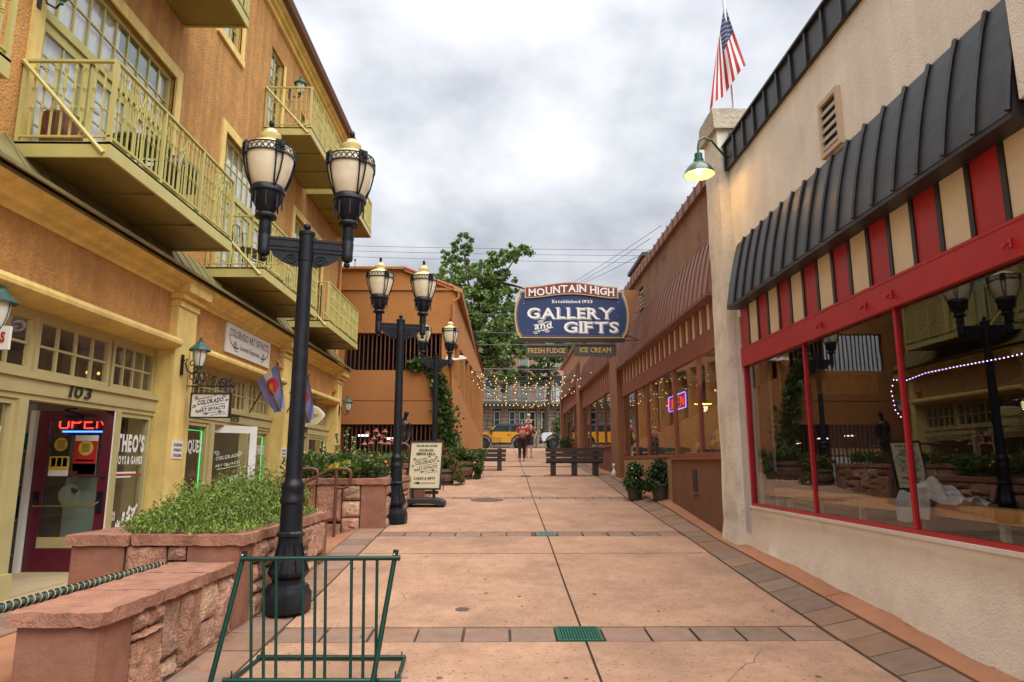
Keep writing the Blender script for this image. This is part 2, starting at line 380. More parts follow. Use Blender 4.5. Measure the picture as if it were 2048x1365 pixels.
_SER = {'A': ((0.06,0),(0.94,0)), 'B': ((0.1,0),(0.1,1)), 'C': ((.93,.8),), 'D': ((.1,0),(.1,1)), 'E': ((.08,0),(.08,1),(.95,.03),(.95,.97)), 'F': ((.1,0),(.1,1),(.95,.97)),
        'G': ((.93,.8),(.85,.42)), 'H': ((.1,0),(.1,1),(.9,0),(.9,1)), 'I': ((.5,0),(.5,1)), 'K': ((.1,0),(.1,1),(.9,0),(.9,1)), 'L': ((.1,0),(.1,1),(.95,.04)), 'M': ((.08,0),(.08,1),(.92,0),(.92,1)),
        'N': ((.1,0),(.1,1),(.9,1)), 'P': ((.1,0),(.1,1)), 'R': ((.1,0),(.1,1),(.93,0)), 'T': ((.5,0),(.05,.96),(.95,.96)), 'U': ((.1,1),(.9,1)), 'V': ((.06,1),(.94,1)), 'Y': ((.5,0),(.06,1),(.94,1)),
        '1': ((.6,0),), 'l': ((.5,0),), 'i': ((.5,0),), 'h': ((.1,0),(.9,0)), 'n': ((.1,0),(.9,0)), 'd': ((.9,0),), 'S': ((.9,.82),(.1,.16)), 'Q': (), 'O': ()}
def text(mb, s, origin, right, up, size, weight='r', serif=0.0, align='c', xs=1.0, track=0.03, fit=None, arc=None):
    """flat letters added to mb; origin is the baseline's left/centre; fit = total width wanted; arc(u) = baseline lift at u in -.5...5"""
    right = Vector(right).normalized(); up = Vector(up).normalized(); o = Vector(origin)
    x = 0.0; gl = []
    for ch in s:
        if ch == ' ': x += 0.28; continue
        V, F = _CH[(weight, ch)]
        xa = min(v[0] for v in V); xb = max(v[0] for v in V); gl.append((ch, V, F, x - xa)); x += (xb-xa) + 0.075 + track
    W_ = x - 0.075 - track
    if fit: xs = fit/(W_*size)
    x0 = {'c': -W_/2, 'l': 0, 'r': -W_}[align]
    for ch, V, F, dx in gl:
        mid = (dx + x0)/W_ if W_ else 0
        lift = arc(mid) if arc else 0.0
        def T(v): return o + right*((v[0]+dx+x0)*size*xs) + up*(v[1]*size+lift)
        mb.add([T(v) for v in V], F)
        if serif and ch in _SER:
            xa = min(v[0] for v in V); xb = max(v[0] for v in V); ya = min(v[1] for v in V); yb = max(v[1] for v in V)
            for fx, fy in _SER[ch]:
                cx = xa+(xb-xa)*fx; cy = ya+(yb-ya)*fy; hw = serif*.5; hh = 0.035
                if 0.1 < fy < 0.9: q = [(cx-.035,cy-.09,0),(cx+.05,cy-.09,0),(cx+.05,cy+.09,0),(cx-.035,cy+.09,0)]
                else: q = [(cx-hw,cy-hh,0),(cx+hw,cy-hh,0),(cx+hw,cy+hh,0),(cx-hw,cy+hh,0)]
                nrm = right.cross(up)*0.0008
                mb.add([T(v)+nrm for v in q], [(0,1,2,3)])
    return W_*size*xs
def scroll(mb, o, right, up, r, turns=1.2, w=0.008, flip=1, start=0.0, n=18, nrm=0.0):
    """flat spiral flourish"""
    right = Vector(right); up = Vector(up); o = Vector(o); pts = []
    for i in range(n+1):
        t = i/n; a = start+turns*2*math.pi*t; rr = r*(1-0.85*t); pts.append(o+right*(math.cos(a)*rr*flip)+up*(math.sin(a)*rr))
    for i in range(n):
        a, b = pts[i], pts[i+1]; d = (b-a).normalized(); p = d.cross(right.cross(up)).normalized()*w*.5
        mb.quad(a-p, b-p, b+p, a+p)
    return mb
def stroke(mb, pts, w, nrm):
    pts = [Vector(p) for p in pts]; nrm = Vector(nrm)
    for a, b in zip(pts, pts[1:]):
        p = (b-a).cross(nrm).normalized()*w*.5; mb.quad(a-p, b-p, b+p, a+p)
    return mb
# ================================================================== ground
_ZY = [(-2,-.42),(0,-.30),(5,-.03),(6.4,.05),(8,.15),(11.4,.41),(12.6,.48),(16.4,.72),(21.4,1.13),(25,1.27),(29,1.6),(33,1.78),(40,2.15),(46,2.45),(90,2.6)]
def zc(y): return float(np.interp(y, [p[0] for p in _ZY], [p[1] for p in _ZY]))
def zg(x, y):
    z = zc(y)
    if x > 2.9: z += min((x-2.9)/0.7, 1.0)*float(np.interp(y, [0,5,8,11,14,20,30], [.16,.14,.15,.04,.17,.06,.0]))
    if x < -2.45:
        t = min((-2.45-x)/0.5, 1.0); zl = float(np.interp(y, [0,9,11.5,14,18], [.2,.2,.22,.55,.85])); z = z*(1-t)+zl*t
    return z
def patch(mb, x0, x1, y0, y1, dz, nx, ny, thick=0.03, wob=0.0):
    vs = []; fs = []
    for j in range(ny+1):
        for i in range(nx+1):
            x = x0+(x1-x0)*i/nx; y = y0+(y1-y0)*j/ny; vs.append((x, y, zg(x,y)+dz+random.uniform(-wob,wob)))
    w = nx+1
    for j in range(ny):
        for i in range(nx): fs.append((j*w+i, j*w+i+1, (j+1)*w+i+1, (j+1)*w+i))
    per = [(0,i) for i in range(nx)]+[(j,nx) for j in range(ny)]+[(ny,nx-i) for i in range(nx)]+[(ny-j,0) for j in range(ny)]
    b = len(vs)
    for j,i in per: v = vs[j*w+i]; vs.append((v[0],v[1],v[2]-thick))
    m = len(per)
    for k in range(m):
        a = per[k]; c = per[(k+1)%m]; fs.append((a[0]*w+a[1], c[0]*w+c[1], b+(k+1)%m, b+k))
    return mb.add(vs, fs)
g = MB(); g.box(-160,160,-60,300,-1.2,-1.0)
struct(g.build('ground', mat('earth', (0.16,.12,.09), 1.0)), 'bare ground under and around the alley')
g = MB(); patch(g, -9, 4.2, -2, 46, -0.03, 44, 96, .5)
pav = struct(g.build('pavement', joint), 'sloping pink concrete pavement of the pedestrian alley')
XJ = 0.72
segs = [(-1.5,6.2),(6.62,9.9),(9.92,11.2),(11.62,16.2),(16.62,21.2),(21.62,23.4),(23.42,26.2),(26.62,33),(33.02,39.5),(39.52,46)]
for a,b in segs:
    for x0,x1 in ((-1.98,XJ-.011),(XJ+.011,2.90)):
        m = MB(); patch(m, x0, x1, a+.008, b-.008, 0, 6, max(2,int((b-a)/.6)), .04); m.build('slab', concrete, pav)
def pv(x0,x1,y0,y1):
    m = MB(); j=.004; patch(m, x0+.008+random.uniform(0,j), x1-.008-random.uniform(0,j), y0+.008, y1-.008, -.004+random.uniform(-.002,.003), 1,1,.035,.0015)
    m.build('paver', random.choice(pavermat[::2] if x0>2.8 else pavermat), pav)
y = -1.2
while y < 30:
    if y > 2: pv(2.92,3.29,y,y+.41)
    y += .41
y = 3.0
while y < 22:
    pv(-2.44,-2.0,y,y+.5); y += .5
for yb in (6.41,11.41,16.41,21.41):
    x = -1.98
    while x < 2.82:
        if not (x < .86 and x+.405 > .48 and yb < 12): pv(x, min(x+.405,2.90), yb-.2, yb+.2)
        x += .41
for xa,xb in ((.86,.9),): pass
m = MB(); patch(m, 2.92,3.3, 30,46,0,1,20); m.build('slab', pavermat[0], pav)
for a,b in ((-1,7.3),(7.32,13),(13.02,22),(22.02,46)):
    m = MB(); patch(m, 3.31,3.9,a,b,.0,2,int((b-a)/.5),.03,.003); m.build('slab', apronm, pav)
# walkway in front of the left hand shops
m = MB(); patch(m, -9,-2.46, -1,11.4, -.012, 10, 24); m.build('slab', apronm, pav)
for k in range(30):
    m = MB(); y0 = 2.5+k*.3
    patch(m, -4.55,-3.95, y0, y0+.29, .002,1,1,.02); m.build('paver', pavermat[1], pav)
m = MB(); patch(m, -9,-2.46, 11.42,46, -.012, 10, 40); m.build('slab', apronm, pav)
# street behind, kerb, far pavement
m = MB(); m.add([(-150,46.6,2.36),(150,46.6,2.36),(150,55,2.45),(-150,55,2.45)],[(0,1,2,3)])
struct(m.build('street', asphalt), 'asphalt street crossing the top of the alley')
m = MB(); m.box(-150,150,46.0,46.6,2.0,2.47); struct(m.build('kerb', concrete), 'pink concrete kerb at the top of the alley')
m = MB(); m.box(-150,150,55,57.6,2.0,2.6); struct(m.build('far_pavement', concrete), 'pavement in front of the stone hotel')
# ---- drains and covers
def grate(x0,x1,y0,y1,nx,ny,m_,label):
    t = thing('drain_grate', label, 'drain grate', ((x0+x1)/2,(y0+y1)/2,zg(x0,y0)), group='drain grates down the middle of the alley')
    cx_,cy_ = (x0+x1)/2,(y0+y1)/2; dz = zg(cx_,cy_)-zg(x0,y0); sl_ = (zg(cx_,y1)-zg(cx_,y0))/(y1-y0)
    ang = math.atan(sl_); hx=(x1-x0)/2; hy=(y1-y0)/2
    t.rotation_euler = (ang,0,0); t.location.z = zg(cx_,cy_)
    f = MB(); w=.022
    for a in ((-hx,hx,-hy,-hy+w),(-hx,hx,hy-w,hy),(-hx,-hx+w,-hy+w,hy-w),(hx-w,hx,-hy+w,hy-w)): f.box(*a,-.02,.008)
    f.build('frame', m_, t)
    for i in range(nx):
        b = MB(); x=-hx+w+(2*hx-2*w)*(i+.5)/nx; b.box(x-.006,x+.006,-hy+w,hy-w,-.02,.005); b.build('bar', m_, t)
    for i in range(ny):
        b = MB(); q=-hy+w+(2*hy-2*w)*(i+.5)/ny; b.box(-hx+w,hx-w,q-.005,q+.005,-.022,.0035); b.build('cross_bar', m_, t)
gm = mat('green_grate', (0.008,.085,.05), .5, vary=.15)
grate(.48,.875,6.21,6.61,14,6,gm,'green plastic drain grate in the nearest paver band')
grate(.55,.86,11.22,11.6,10,4,mat('grey_grate',(.12,.19,.19),.5),'grey green drain grate in the second paver band up the slope')
grate(.55,.86,21.22,21.6,8,3,gm,'small green drain grate far up the alley by the benches')
def cover(x,y,r,label,m_,nm='manhole_cover'):
    t = thing(nm,label,'cover',(x,y,zg(x,y))); t.rotation_euler=(math.atan((zg(x,y+.3)-zg(x,y-.3))/.6),0,0)
    MB().lathe([(r,-.02),(r,.004),(r*.97,.006),(r*.9,.006)],24).build('rim',m_,t)
    MB().lathe([(r*.86,-.02),(r*.86,.005)],24).build('lid',m_,t)
cover(-.35,16.05,.38,'dark round manhole cover set in the third slab',mat('iron_cover',(.10,.06,.045),.7))
cover(-.40,7.2,.07,'small round cleanout cap in the nearest large slab',mat('iron_cover',(.10,.06,.045),.7),'cleanout_cap')
# fallen petals and leaf litter: a scatter of tiny bits nobody would count
pts=[]
for _ in range(260):
    x=random.uniform(-2.3,3.5); yy=random.uniform(5,22); pts.append((x,yy,zg(x,yy)+.006))
for _ in range(500):
    yy=random.uniform(4,10.2); x=3.56-abs(random.gauss(0,.06)); pts.append((x,yy,zg(x,yy)+.006))
for _ in range(400):
    yy=random.uniform(4.5,9.6); x=-2.42+abs(random.gauss(0,.05)); pts.append((x,yy,zg(x,yy)+.006))
m=MB(); P_=np.array(pts); n=len(P_); a=RNG.uniform(0,6.28,n); s=RNG.uniform(.004,.013,n)
V=np.empty((n,4,3))
for k in range(4):
    V[:,k,0]=P_[:,0]+np.cos(a+k*1.57)*s*(1 if k%2 else .5); V[:,k,1]=P_[:,1]+np.sin(a+k*1.57)*s*(1 if k%2 else .5); V[:,k,2]=P_[:,2]+(k%2)*.002
m.arr(V.reshape(-1,3),np.arange(n*4).reshape(n,4))
_g=[]
for _ in range(3200):
    yy=5+17*random.random()**1.3; x=random.uniform(-2.0,2.9)
    if random.random()<.45: yy=random.choice((6.15,6.68,11.0,11.1,10.7,11.7,16.1,21.1))+abs(random.gauss(0,.22))*random.choice((-1,1))
    _g.append((x,yy,zg(x,yy)+.0035))
G_=np.array(_g); n2=len(G_); a=RNG.uniform(0,6.28,n2); s=RNG.uniform(.002,.0065,n2)
V2=np.empty((n2,4,3))
for k in range(4): V2[:,k,0]=G_[:,0]+np.cos(a+k*1.57)*s; V2[:,k,1]=G_[:,1]+np.sin(a+k*1.57)*s*(.6 if k%2 else 1); V2[:,k,2]=G_[:,2]+.001
q=MB().arr(V2.reshape(-1,3),np.arange(n2*4).reshape(n2,4)).build('grit',mat('dark_grit',(.07,.045,.035),.95,island=.7)); q['kind']='stuff'; q['label']='dark grit and specks scattered over the concrete slabs'
gm_=MB(); rg=random.Random(12)
for _ in range(70):
    x=rg.uniform(-1.9,2.8); yy=rg.uniform(5,20); r_=rg.uniform(.012,.03); z=zg(x,yy)+.003; sl_=(zg(x,yy+.1)-zg(x,yy-.1))/.2
    gm_.add([(x+math.cos(k*.9)*r_*rg.uniform(.75,1.1),yy+math.sin(k*.9)*r_,z+math.sin(k*.9)*r_*sl_) for k in range(7)],[tuple(range(7))])
q=gm_.build('gum_spots',mat('gum',(.105,.066,.052),.8,island=.5)); q['kind']='stuff'; q['label']='flattened dark gum spots on the paving'
# hairline cracks wandering over the slabs
ck=MB()
for pts in ([(-1.7,9.1),(-.9,9.25),(-.2,8.95),(.45,9.1),(1.1,9.3),(1.9,9.65),(2.7,9.8)],[(1.2,12.0),(1.6,12.9),(1.75,13.8),(2.3,15.0)],[(-1.4,17.0),(-.6,17.4),(.2,17.3)],[(-1.2,6.9),(-1.0,7.5),(-1.15,8.0)],[(1.5,5.1),(1.9,5.6),(2.2,6.1)]):
    fp=[]
    for (xa,ya),(xb,yb) in zip(pts,pts[1:]):
        for k in range(6): t_=k/6; fp.append((xa+(xb-xa)*t_+random.gauss(0,.012),ya+(yb-ya)*t_+random.gauss(0,.02)))
    for (xa,ya),(xb,yb) in zip(fp,fp[1:]):
        dx,dy=xb-xa,yb-ya; l_=math.hypot(dx,dy) or 1; w_=random.uniform(.0012,.0028); ck.quad((xa-dy/l_*w_,ya+dx/l_*w_,zg(xa,ya)+.003),(xb-dy/l_*w_,yb+dx/l_*w_,zg(xb,yb)+.003),(xb+dy/l_*w_,yb-dx/l_*w_,zg(xb,yb)+.003),(xa+dy/l_*w_,ya-dx/l_*w_,zg(xa,ya)+.003))
q=ck.build('crack',mat('crack_dark',(.10,.058,.042),.95),pav)
o=m.build('leaf_litter', mat('litter',(.22,.14,.08),.9,island=.8)); o['kind']='stuff'; o['label']='bits of dry leaf and grit lying on the paving'

# ================================================================== stone planters and low wall
def rough_box(mb,x0,x1,y0,y1,z0,z1,amp,step=.12):
    """box whose faces are gridded and knocked about (hand-split stone)"""
    import itertools
    sx,sy,sz=[max(1,int(round(d/step))) for d in (x1-x0,y1-y0,z1-z0)]
    idx={}; vs=[]; fs=[]
    def V(i,j,k):
        key=(i,j,k)
        if key not in idx:
            p=[x0+(x1-x0)*i/sx, y0+(y1-y0)*j/sy, z0+(z1-z0)*k/sz]
            for c,(q,n_) in enumerate(((i,sx),(j,sy),(k,sz))):
                a=amp if c<2 else amp*.3
                if q==0: p[c]+=random.uniform(-.2,1)*a
                elif q==n_: p[c]-=random.uniform(-.2,1)*a
            idx[key]=len(vs); vs.append(tuple(p))
        return idx[key]
    for i in range(sx):
        for j in range(sy):
            fs.append((V(i,j,0),V(i,j+1,0),V(i+1,j+1,0),V(i+1,j,0))); fs.append((V(i,j,sz),V(i+1,j,sz),V(i+1,j+1,sz),V(i,j+1,sz)))
        for k in range(sz):
            fs.append((V(i,0,k),V(i+1,0,k),V(i+1,0,k+1),V(i,0,k+1))); fs.append((V(i,sy,k),V(i,sy,k+1),V(i+1,sy,k+1),V(i+1,sy,k)))
    for j in range(sy):
        for k in range(sz):
            fs.append((V(0,j,k),V(0,j,k+1),V(0,j+1,k+1),V(0,j+1,k))); fs.append((V(sx,j,k),V(sx,j+1,k),V(sx,j+1,k+1),V(sx,j,k+1)))
    return mb.add(vs,fs)
def rockface(T,u0,u1,v0,v1,mt,par,smooth=False,depth=.085):
    """one face stone; T maps (along, up, out) to the world"""
    w=u1-u0; h=v1-v0
    nu=max(3,min(11,int(w/.038))); nv=max(3,min(10,int(h/.038)))
    if smooth: nu,nv=3,3
    vs=[]; fs=[]; tilt=random.uniform(-.015,.015); ridge=random.uniform(.3,.7); pk=depth; fl=random.uniform(.028,.046); sa=random.uniform(-.07,.07); sb=random.uniform(-.09,.07); rk=random.choice((-.018,.018,.012,-.010,0))
    for j in range(nv+1):
        for i in range(nu+1):
            a=i/nu; b=j/nv; e=min(a,1-a,b,1-b); edge=min(1,e*5)
            if smooth: d=.012 if e>0 else .006
            else: d=(max(.016,fl+sa*(a-.5)*w+sb*(b-.5)*h+(rk if b>ridge+.25*(a-.5) else 0)+random.gauss(0,.007))) if e>0 else random.uniform(.0,.008)
            ju=random.uniform(-.004,.004) if not smooth else 0
            vs.append(T(u0+w*a+(ju if 0<i<nu else ju*.8), v0+h*b+(random.uniform(-.005,.005) if not smooth else 0), max(d,0)))
    W_=nu+1
    for j in range(nv):
        for i in range(nu): fs.append((j*W_+i,j*W_+i+1,(j+1)*W_+i+1,(j+1)*W_+i))
    b=len(vs); per=[(0,i) for i in range(nu)]+[(j,nu) for j in range(nv)]+[(nv,nu-i) for i in range(nu)]+[(nv-j,0) for j in range(nv)]
    for j,i in per: vs.append(T(u0+w*i/nu,v0+h*j/nv,-.06))
    m=len(per)
    for k in range(m):
        a=per[k]; c=per[(k+1)%m]; fs.append((a[0]*W_+a[1],c[0]*W_+c[1],b+(k+1)%m,b+k))
    return MB().add(vs,fs).build('stone',mt,par,smooth=(None if smooth else 32))
def ashlar(T,u0,u1,zb,zt,par,first=0.0,last=0.0,wmin=.26,wmax=.52,rs=1):
    """fill a wall face with smooth end slabs and split-faced stones of mixed sizes"""
    rnd=random.Random(rs); j=.022; u=u0
    if first: rockface(T,u0+j/2,u0+first-j/2,min(zb(u0),zb(u0+first))+.0,zt-.004,smoothstone,par,True); u=u0+first
    end=u1-last
    while u<end-.02:
        w=min(rnd.uniform(wmin,wmax),end-u)
        if end-u-w<.12: w=end-u
        z0=min(zb(u),zb(u+w)); hgt=zt-z0
        n=rnd.choice((1,2,2,3)) if hgt>.3 else rnd.choice((1,2))
        if hgt>.6: n+=1
        cuts=sorted(rnd.uniform(.2,.8) for _ in range(n-1)); cuts=[0]+cuts+[1]
        for a,b in zip(cuts,cuts[1:]):
            if (b-a)*hgt<.05: continue
            if w>.3 and (b-a)*hgt<.2 and rnd.random()<.5:
                s=rnd.uniform(.35,.65)
                rockface(T,u+j/2,u+w*s-j/2,z0+a*hgt+j/2,z0+b*hgt-j/2,rnd.choice(rubble),par)
                rockface(T,u+w*s+j/2,u+w-j/2,z0+a*hgt+j/2,z0+b*hgt-j/2,rnd.choice(rubble),par)
            else: rockface(T,u+j/2,u+w-j/2,z0+a*hgt+j/2,z0+b*hgt-j/2,rnd.choice(rubble),par)
        u+=w
    if last: rockface(T,end+j/2,u1-j/2,min(zb(end),zb(u1)),zt-.004,smoothstone,par,True)
def caps(par,x0,x1,y0,y1,z0,z1,cuts,axis='y',amp=.024):
    c=[0]+cuts+[1]
    for a,b in zip(c,c[1:]):
        if axis=='y': rough_box(mb:=MB(),x0,x1,y0+(y1-y0)*a+.004,y0+(y1-y0)*b-.004,z0,z1,amp,.075)
        else: rough_box(mb:=MB(),x0+(x1-x0)*a+.004,x0+(x1-x0)*b-.004,y0,y1,z0,z1,amp,.075)
        mb.build('cap_stone',capstone,par,smooth=25)
# low wall nearest the camera
t=wthing('stone_wall','low red sandstone wall with a flat cap beside the green bike rack, nearest the camera','stone wall',(-2.7,5.5,0))
MB().box(-2.94,-2.54,4.53,6.55,-.3,.56).build('core',mortar,t)
ashlar(lambda u,v,d:(-2.49+d,u,v),4.47,6.57,lambda q:zg(-2.4,q)-.03,.555,t,first=.42,rs=5)
ashlar(lambda u,v,d:(u,4.47-d,v),-2.98,-2.49,lambda q:-.25,.555,t,first=.52,rs=6)
caps(t,-3.02,-2.42,4.40,6.57,.56,.65,[.36,.72])
# planter 2
def planter(label,x0,x1,y0,y1,zt,capt,frontlay,ylay,rs,rim=.34,zbf=None,capcuts_y=(.5,),capcuts_x=(.35,)):
    t=wthing('stone_planter',label,'planter',((x0+x1)/2,(y0+y1)/2,zc(y0)),group='red sandstone planters along the left side')
    MB().box(x0+.05,x1-.05,y0+.05,y1-.05,-.3,zt-.0).build('core',mortar,t)
    MB().box(x0+.3,x1-.3,y0+.3,y1-.3,zt-.07,zt+.03).build('soil',soil,t)
    zb=(lambda q:zg(x1+.1,q)-.03)
    ashlar(lambda u,v,d:(x1+d,u,v),y0,y1,zb,zt,t,first=ylay[0],last=ylay[1],rs=rs)
    ashlar(lambda u,v,d:(u,y0-d,v),x0,x1,zbf or (lambda q:zg(q,y0)-.05),zt,t,first=frontlay[0],last=frontlay[1],rs=rs+1)
    ashlar(lambda u,v,d:(x0-d,u,v),y0,y1,lambda q:zg(x0-.1,q)-.05,zt,t,first=.3,rs=rs+2)
    ov=.05
    caps(t,x1-rim,x1+ov,y0+rim,y1+ov,zt,zt+capt,list(capcuts_y),'y'); caps(t,x0-ov,x1+ov,y0-ov,y0+rim,zt,zt+capt,list(capcuts_x),'x')
    caps(t,x0-ov,x0+rim,y0+rim,y1+ov,zt,zt+capt,list(capcuts_y),'y'); caps(t,x0+rim,x1-rim,y1-rim,y1+ov,zt,zt+capt,[],'x')
    return t
planter('long red sandstone planter full of green thyme behind the nearest lamp post',-3.98,-2.42,6.6,9.75,.79,.10,(.50,.5),(.30,.22),11,capcuts_y=(.33,.68),capcuts_x=(.36,))
planter('sandstone planter with tall pink coneflowers behind the second lamp post',-4.1,-2.02,12.05,15.2,1.17,.10,(.9,.42),(.12,.0),23,capcuts_y=(.5,))
planter('sandstone planter of orange marigolds behind the sandwich board sign',-4.1,-1.78,15.9,18.6,1.42,.10,(.5,.4),(.2,.2),37,capcuts_y=(.5,))
# steps between planters
s_=MB()
for k in range(3): s_.box(-2.5-.34*(k+1),-2.5-.34*k,9.9,11.95,-.2,zc(10.9)-.06-.055*(k+1))
struct(s_.build('steps',concrete),'short concrete steps down from the alley to the left hand shops')
# ================================================================== left hand building (olive balconies over shops)
def wall_x(mb,x,y0,y1,z0,z1,holes,rev=.12,sgn=1):
    """wall face at x with rectangular holes (y0,y1,z0,z1) and reveals going back by rev"""
    ys=sorted({y0,y1}|{min(max(h[k],y0),y1) for h in holes for k in (0,1)}); zs=sorted({z0,z1}|{min(max(h[k],z0),z1) for h in holes for k in (2,3)})
    for a,b in zip(ys,ys[1:]):
        for c,d in zip(zs,zs[1:]):
            my,mz=(a+b)/2,(c+d)/2
            if any(h[0]<my<h[1] and h[2]<mz<h[3] for h in holes): continue
            mb.quad((x,a,c),(x,b,c),(x,b,d),(x,a,d))
    for h in holes:
        a,b,c,d=h; xr=x-rev*sgn
        mb.quad((x,a,c),(xr,a,c),(xr,a,d),(x,a,d)); mb.quad((x,b,c),(x,b,d),(xr,b,d),(xr,b,c))
        mb.quad((x,a,d),(xr,a,d),(xr,b,d),(x,b,d)); mb.quad((x,a,c),(x,b,c),(xr,b,c),(xr,a,c))
    return mb
def window_x(par,x,y0,y1,z0,z1,cols,rows,fm,gm,fw=.05,mw=.022,dep=.06,sgn=1,nm='window',pane_t=.006,colw=None):
    """frame with muntins facing +x (sgn=1); every pane an object of its own"""
    m=MB(); xa=x; xb=x-dep*sgn
    m.box(xa,xb,y0,y1,z0,z0+fw); m.box(xa,xb,y0,y1,z1-fw,z1); m.box(xa,xb,y0,y0+fw,z0+fw,z1-fw); m.box(xa,xb,y1-fw,y1,z0+fw,z1-fw)
    iy0,iy1,iz0,iz1=y0+fw,y1-fw,z0+fw,z1-fw; pw=(iy1-iy0-mw*(cols-1))/cols; ph=(iz1-iz0-mw*(rows-1))/rows
    x1=x-.012*sgn; x2=x-(dep-.012)*sgn
    for c in range(1,cols): q=iy0+c*(pw+mw)-mw; m.box(x1,x2,q,q+mw,iz0,iz1)
    for r_ in range(1,rows): q=iz0+r_*(ph+mw)-mw; m.box(x1-.003*sgn,x2+.003*sgn,iy0,iy1,q,q+mw)
    fr=m.build(nm,fm,par)
    pm=MB().box(-pane_t/2,pane_t/2,0,pw+.006,0,ph+.006).mesh('pane',gm)
    xm=x-dep*.5*sgn
    for c in range(cols):
        for r_ in range(rows): link('pane',pm,fr,loc=(xm,iy0+c*(pw+mw)-.003,iz0+r_*(ph+mw)-.003))
    return fr
LB=thing('shop_building','long orange stucco building with olive balconies and yellow trim along the left side','building',(0,0,0))
XL=-5.0; YA,YE=1.0,20.2
# upper storeys -----------------------------------------------------
l2=[(6.75,9.62,4.77,7.32),(11.5,14.05,4.77,7.42),(15.65,18.15,4.77,7.42)]
l3=[(5.6,9.2,8.42,10.9),(10.95,11.9,9.12,10.4),(13.5,14.3,8.42,10.45),(15.62,16.1,9.3,10.1),(17.3,19.4,8.42,10.5)]
m=MB(); wall_x(m,XL,YA,YE,4.2,11.5,l2+l3,.14)
m.quad((XL,YE,0),(XL,YE,11.5),(-14,YE,11.5),(-14,YE,0)); m.quad((XL,YA,0),(-14,YA,0),(-14,YA,11.5),(XL,YA,11.5)); m.quad((-14,YA,0),(-14,YE,0),(-14,YE,11.5),(-14,YA,11.5))
m.build('upper_wall',stucco,LB)
# parapet cornice and gutter
m=MB()
for x,za,zb in ((-4.93,11.08,11.20),(-4.86,11.20,11.30),(-4.78,11.30,11.40)): m.box(-5.2,x,YA,YE+.1,za,zb)
m.build('roof_cornice',yellow,LB)
m=MB(); m.prism([(-5.3,11.4),(-4.66,11.4),(-4.62,11.5),(-4.62,11.54),(-5.3,11.62)],'y',YA,YE+.25); m.build('roof_edge',mat('roof_brown',(.16,.075,.04),.6),LB)
m=MB(); m.box(-13.9,-5.3,YA,YE,11.38,11.5); m.build('roof',asphalt,LB)
m=MB(); m.tube([(-4.93,20.08,11.3),(-4.93,20.08,4.4)],.05,8); m.build('downpipe',stucco_lo,LB)
def big_window(y0,y1,ztop,cols,trim=True,blind=True,zb=4.77,zmid=6.40,units=3):
    window_x(LB,XL-.06,y0+.01,y1-.01,zmid+.06,ztop-.01,cols,2,lime,upglass,.05,.022)
    m=MB(); m.box(XL-.02,XL-.13,y0,y1,zmid-.04,zmid+.06); m.build('transom_bar',lime,LB)
    w=(y1-y0-.02)/units
    for k in range(units):
        a=y0+.01+k*w; d=window_x(LB,XL-.05,a+.02,a+w-.02,zb,zmid-.05,2,5,lime,upglass,.11,.02,.05,nm='balcony_door')
        h=MB(); h.tube([(XL-.02,a+.07,zb+1.0),(XL-.0,a+.07,zb+1.0),(XL-.0,a+.17,zb+1.0)],.012,6); h.build('handle',steel,d)
    if trim:
        t=.17; m=MB(); m.box(XL-.02,XL+.035,y0-t,y1+t,ztop,ztop+t); m.box(XL-.02,XL+.035,y0-t,y0,zb,ztop); m.box(XL-.02,XL+.035,y1,y1+t,zb,ztop); m.build('window_trim',yellow,LB)
    if blind:
        m=MB(); n=int((y1-y0)/.06)
        for k in range(n):
            a=y0+(y1-y0)*k/n; b=y0+(y1-y0)*(k+1)/n; m.quad((XL-.128-.010*(k%2),a,zb),(XL-.128-.010*((k+1)%2),b,zb),(XL-.128-.010*((k+1)%2),b,ztop),(XL-.128-.010*(k%2),a,ztop))
        m.build('curtain',curtain,LB)
big_window(*l2[0][:2],7.32,10); big_window(*l2[1][:2],7.42,9); big_window(*l2[2][:2],7.42,9)
m=MB(); m.box(XL-.120,XL-.124,8.35,9.35,6.98,7.27); m.build('green_blind',mat('green_blind',(.05,.16,.09),.6),LB)
big_window(5.6,9.2,10.9,10,zb=8.42,zmid=10.0)
for (a,b,c,d,co,ro) in ((10.95,11.9,9.12,10.4,3,3),(13.5,14.3,8.42,10.45,2,6),(15.62,16.1,9.3,10.1,1,2),(17.3,19.4,8.42,10.5,6,6)):
    window_x(LB,XL-.06,a+.005,b-.005,c,d-.005,co,ro,lime,upglass,.05,.022)
    m=MB(); m.box(XL-.19,XL-.2,a,b,c,d); m.build('curtain',curtain,LB)
    t=.1; m=MB()
    if co==3: m.box(XL-.02,XL+.05,a-.12,b+.12,c-.16,c-.02); m.box(XL-.02,XL+.03,b,b+.12,c,d+.1)
    else: m.box(XL-.02,XL+.03,b,b+t,c,d)
    m.build('window_trim',yellow,LB)
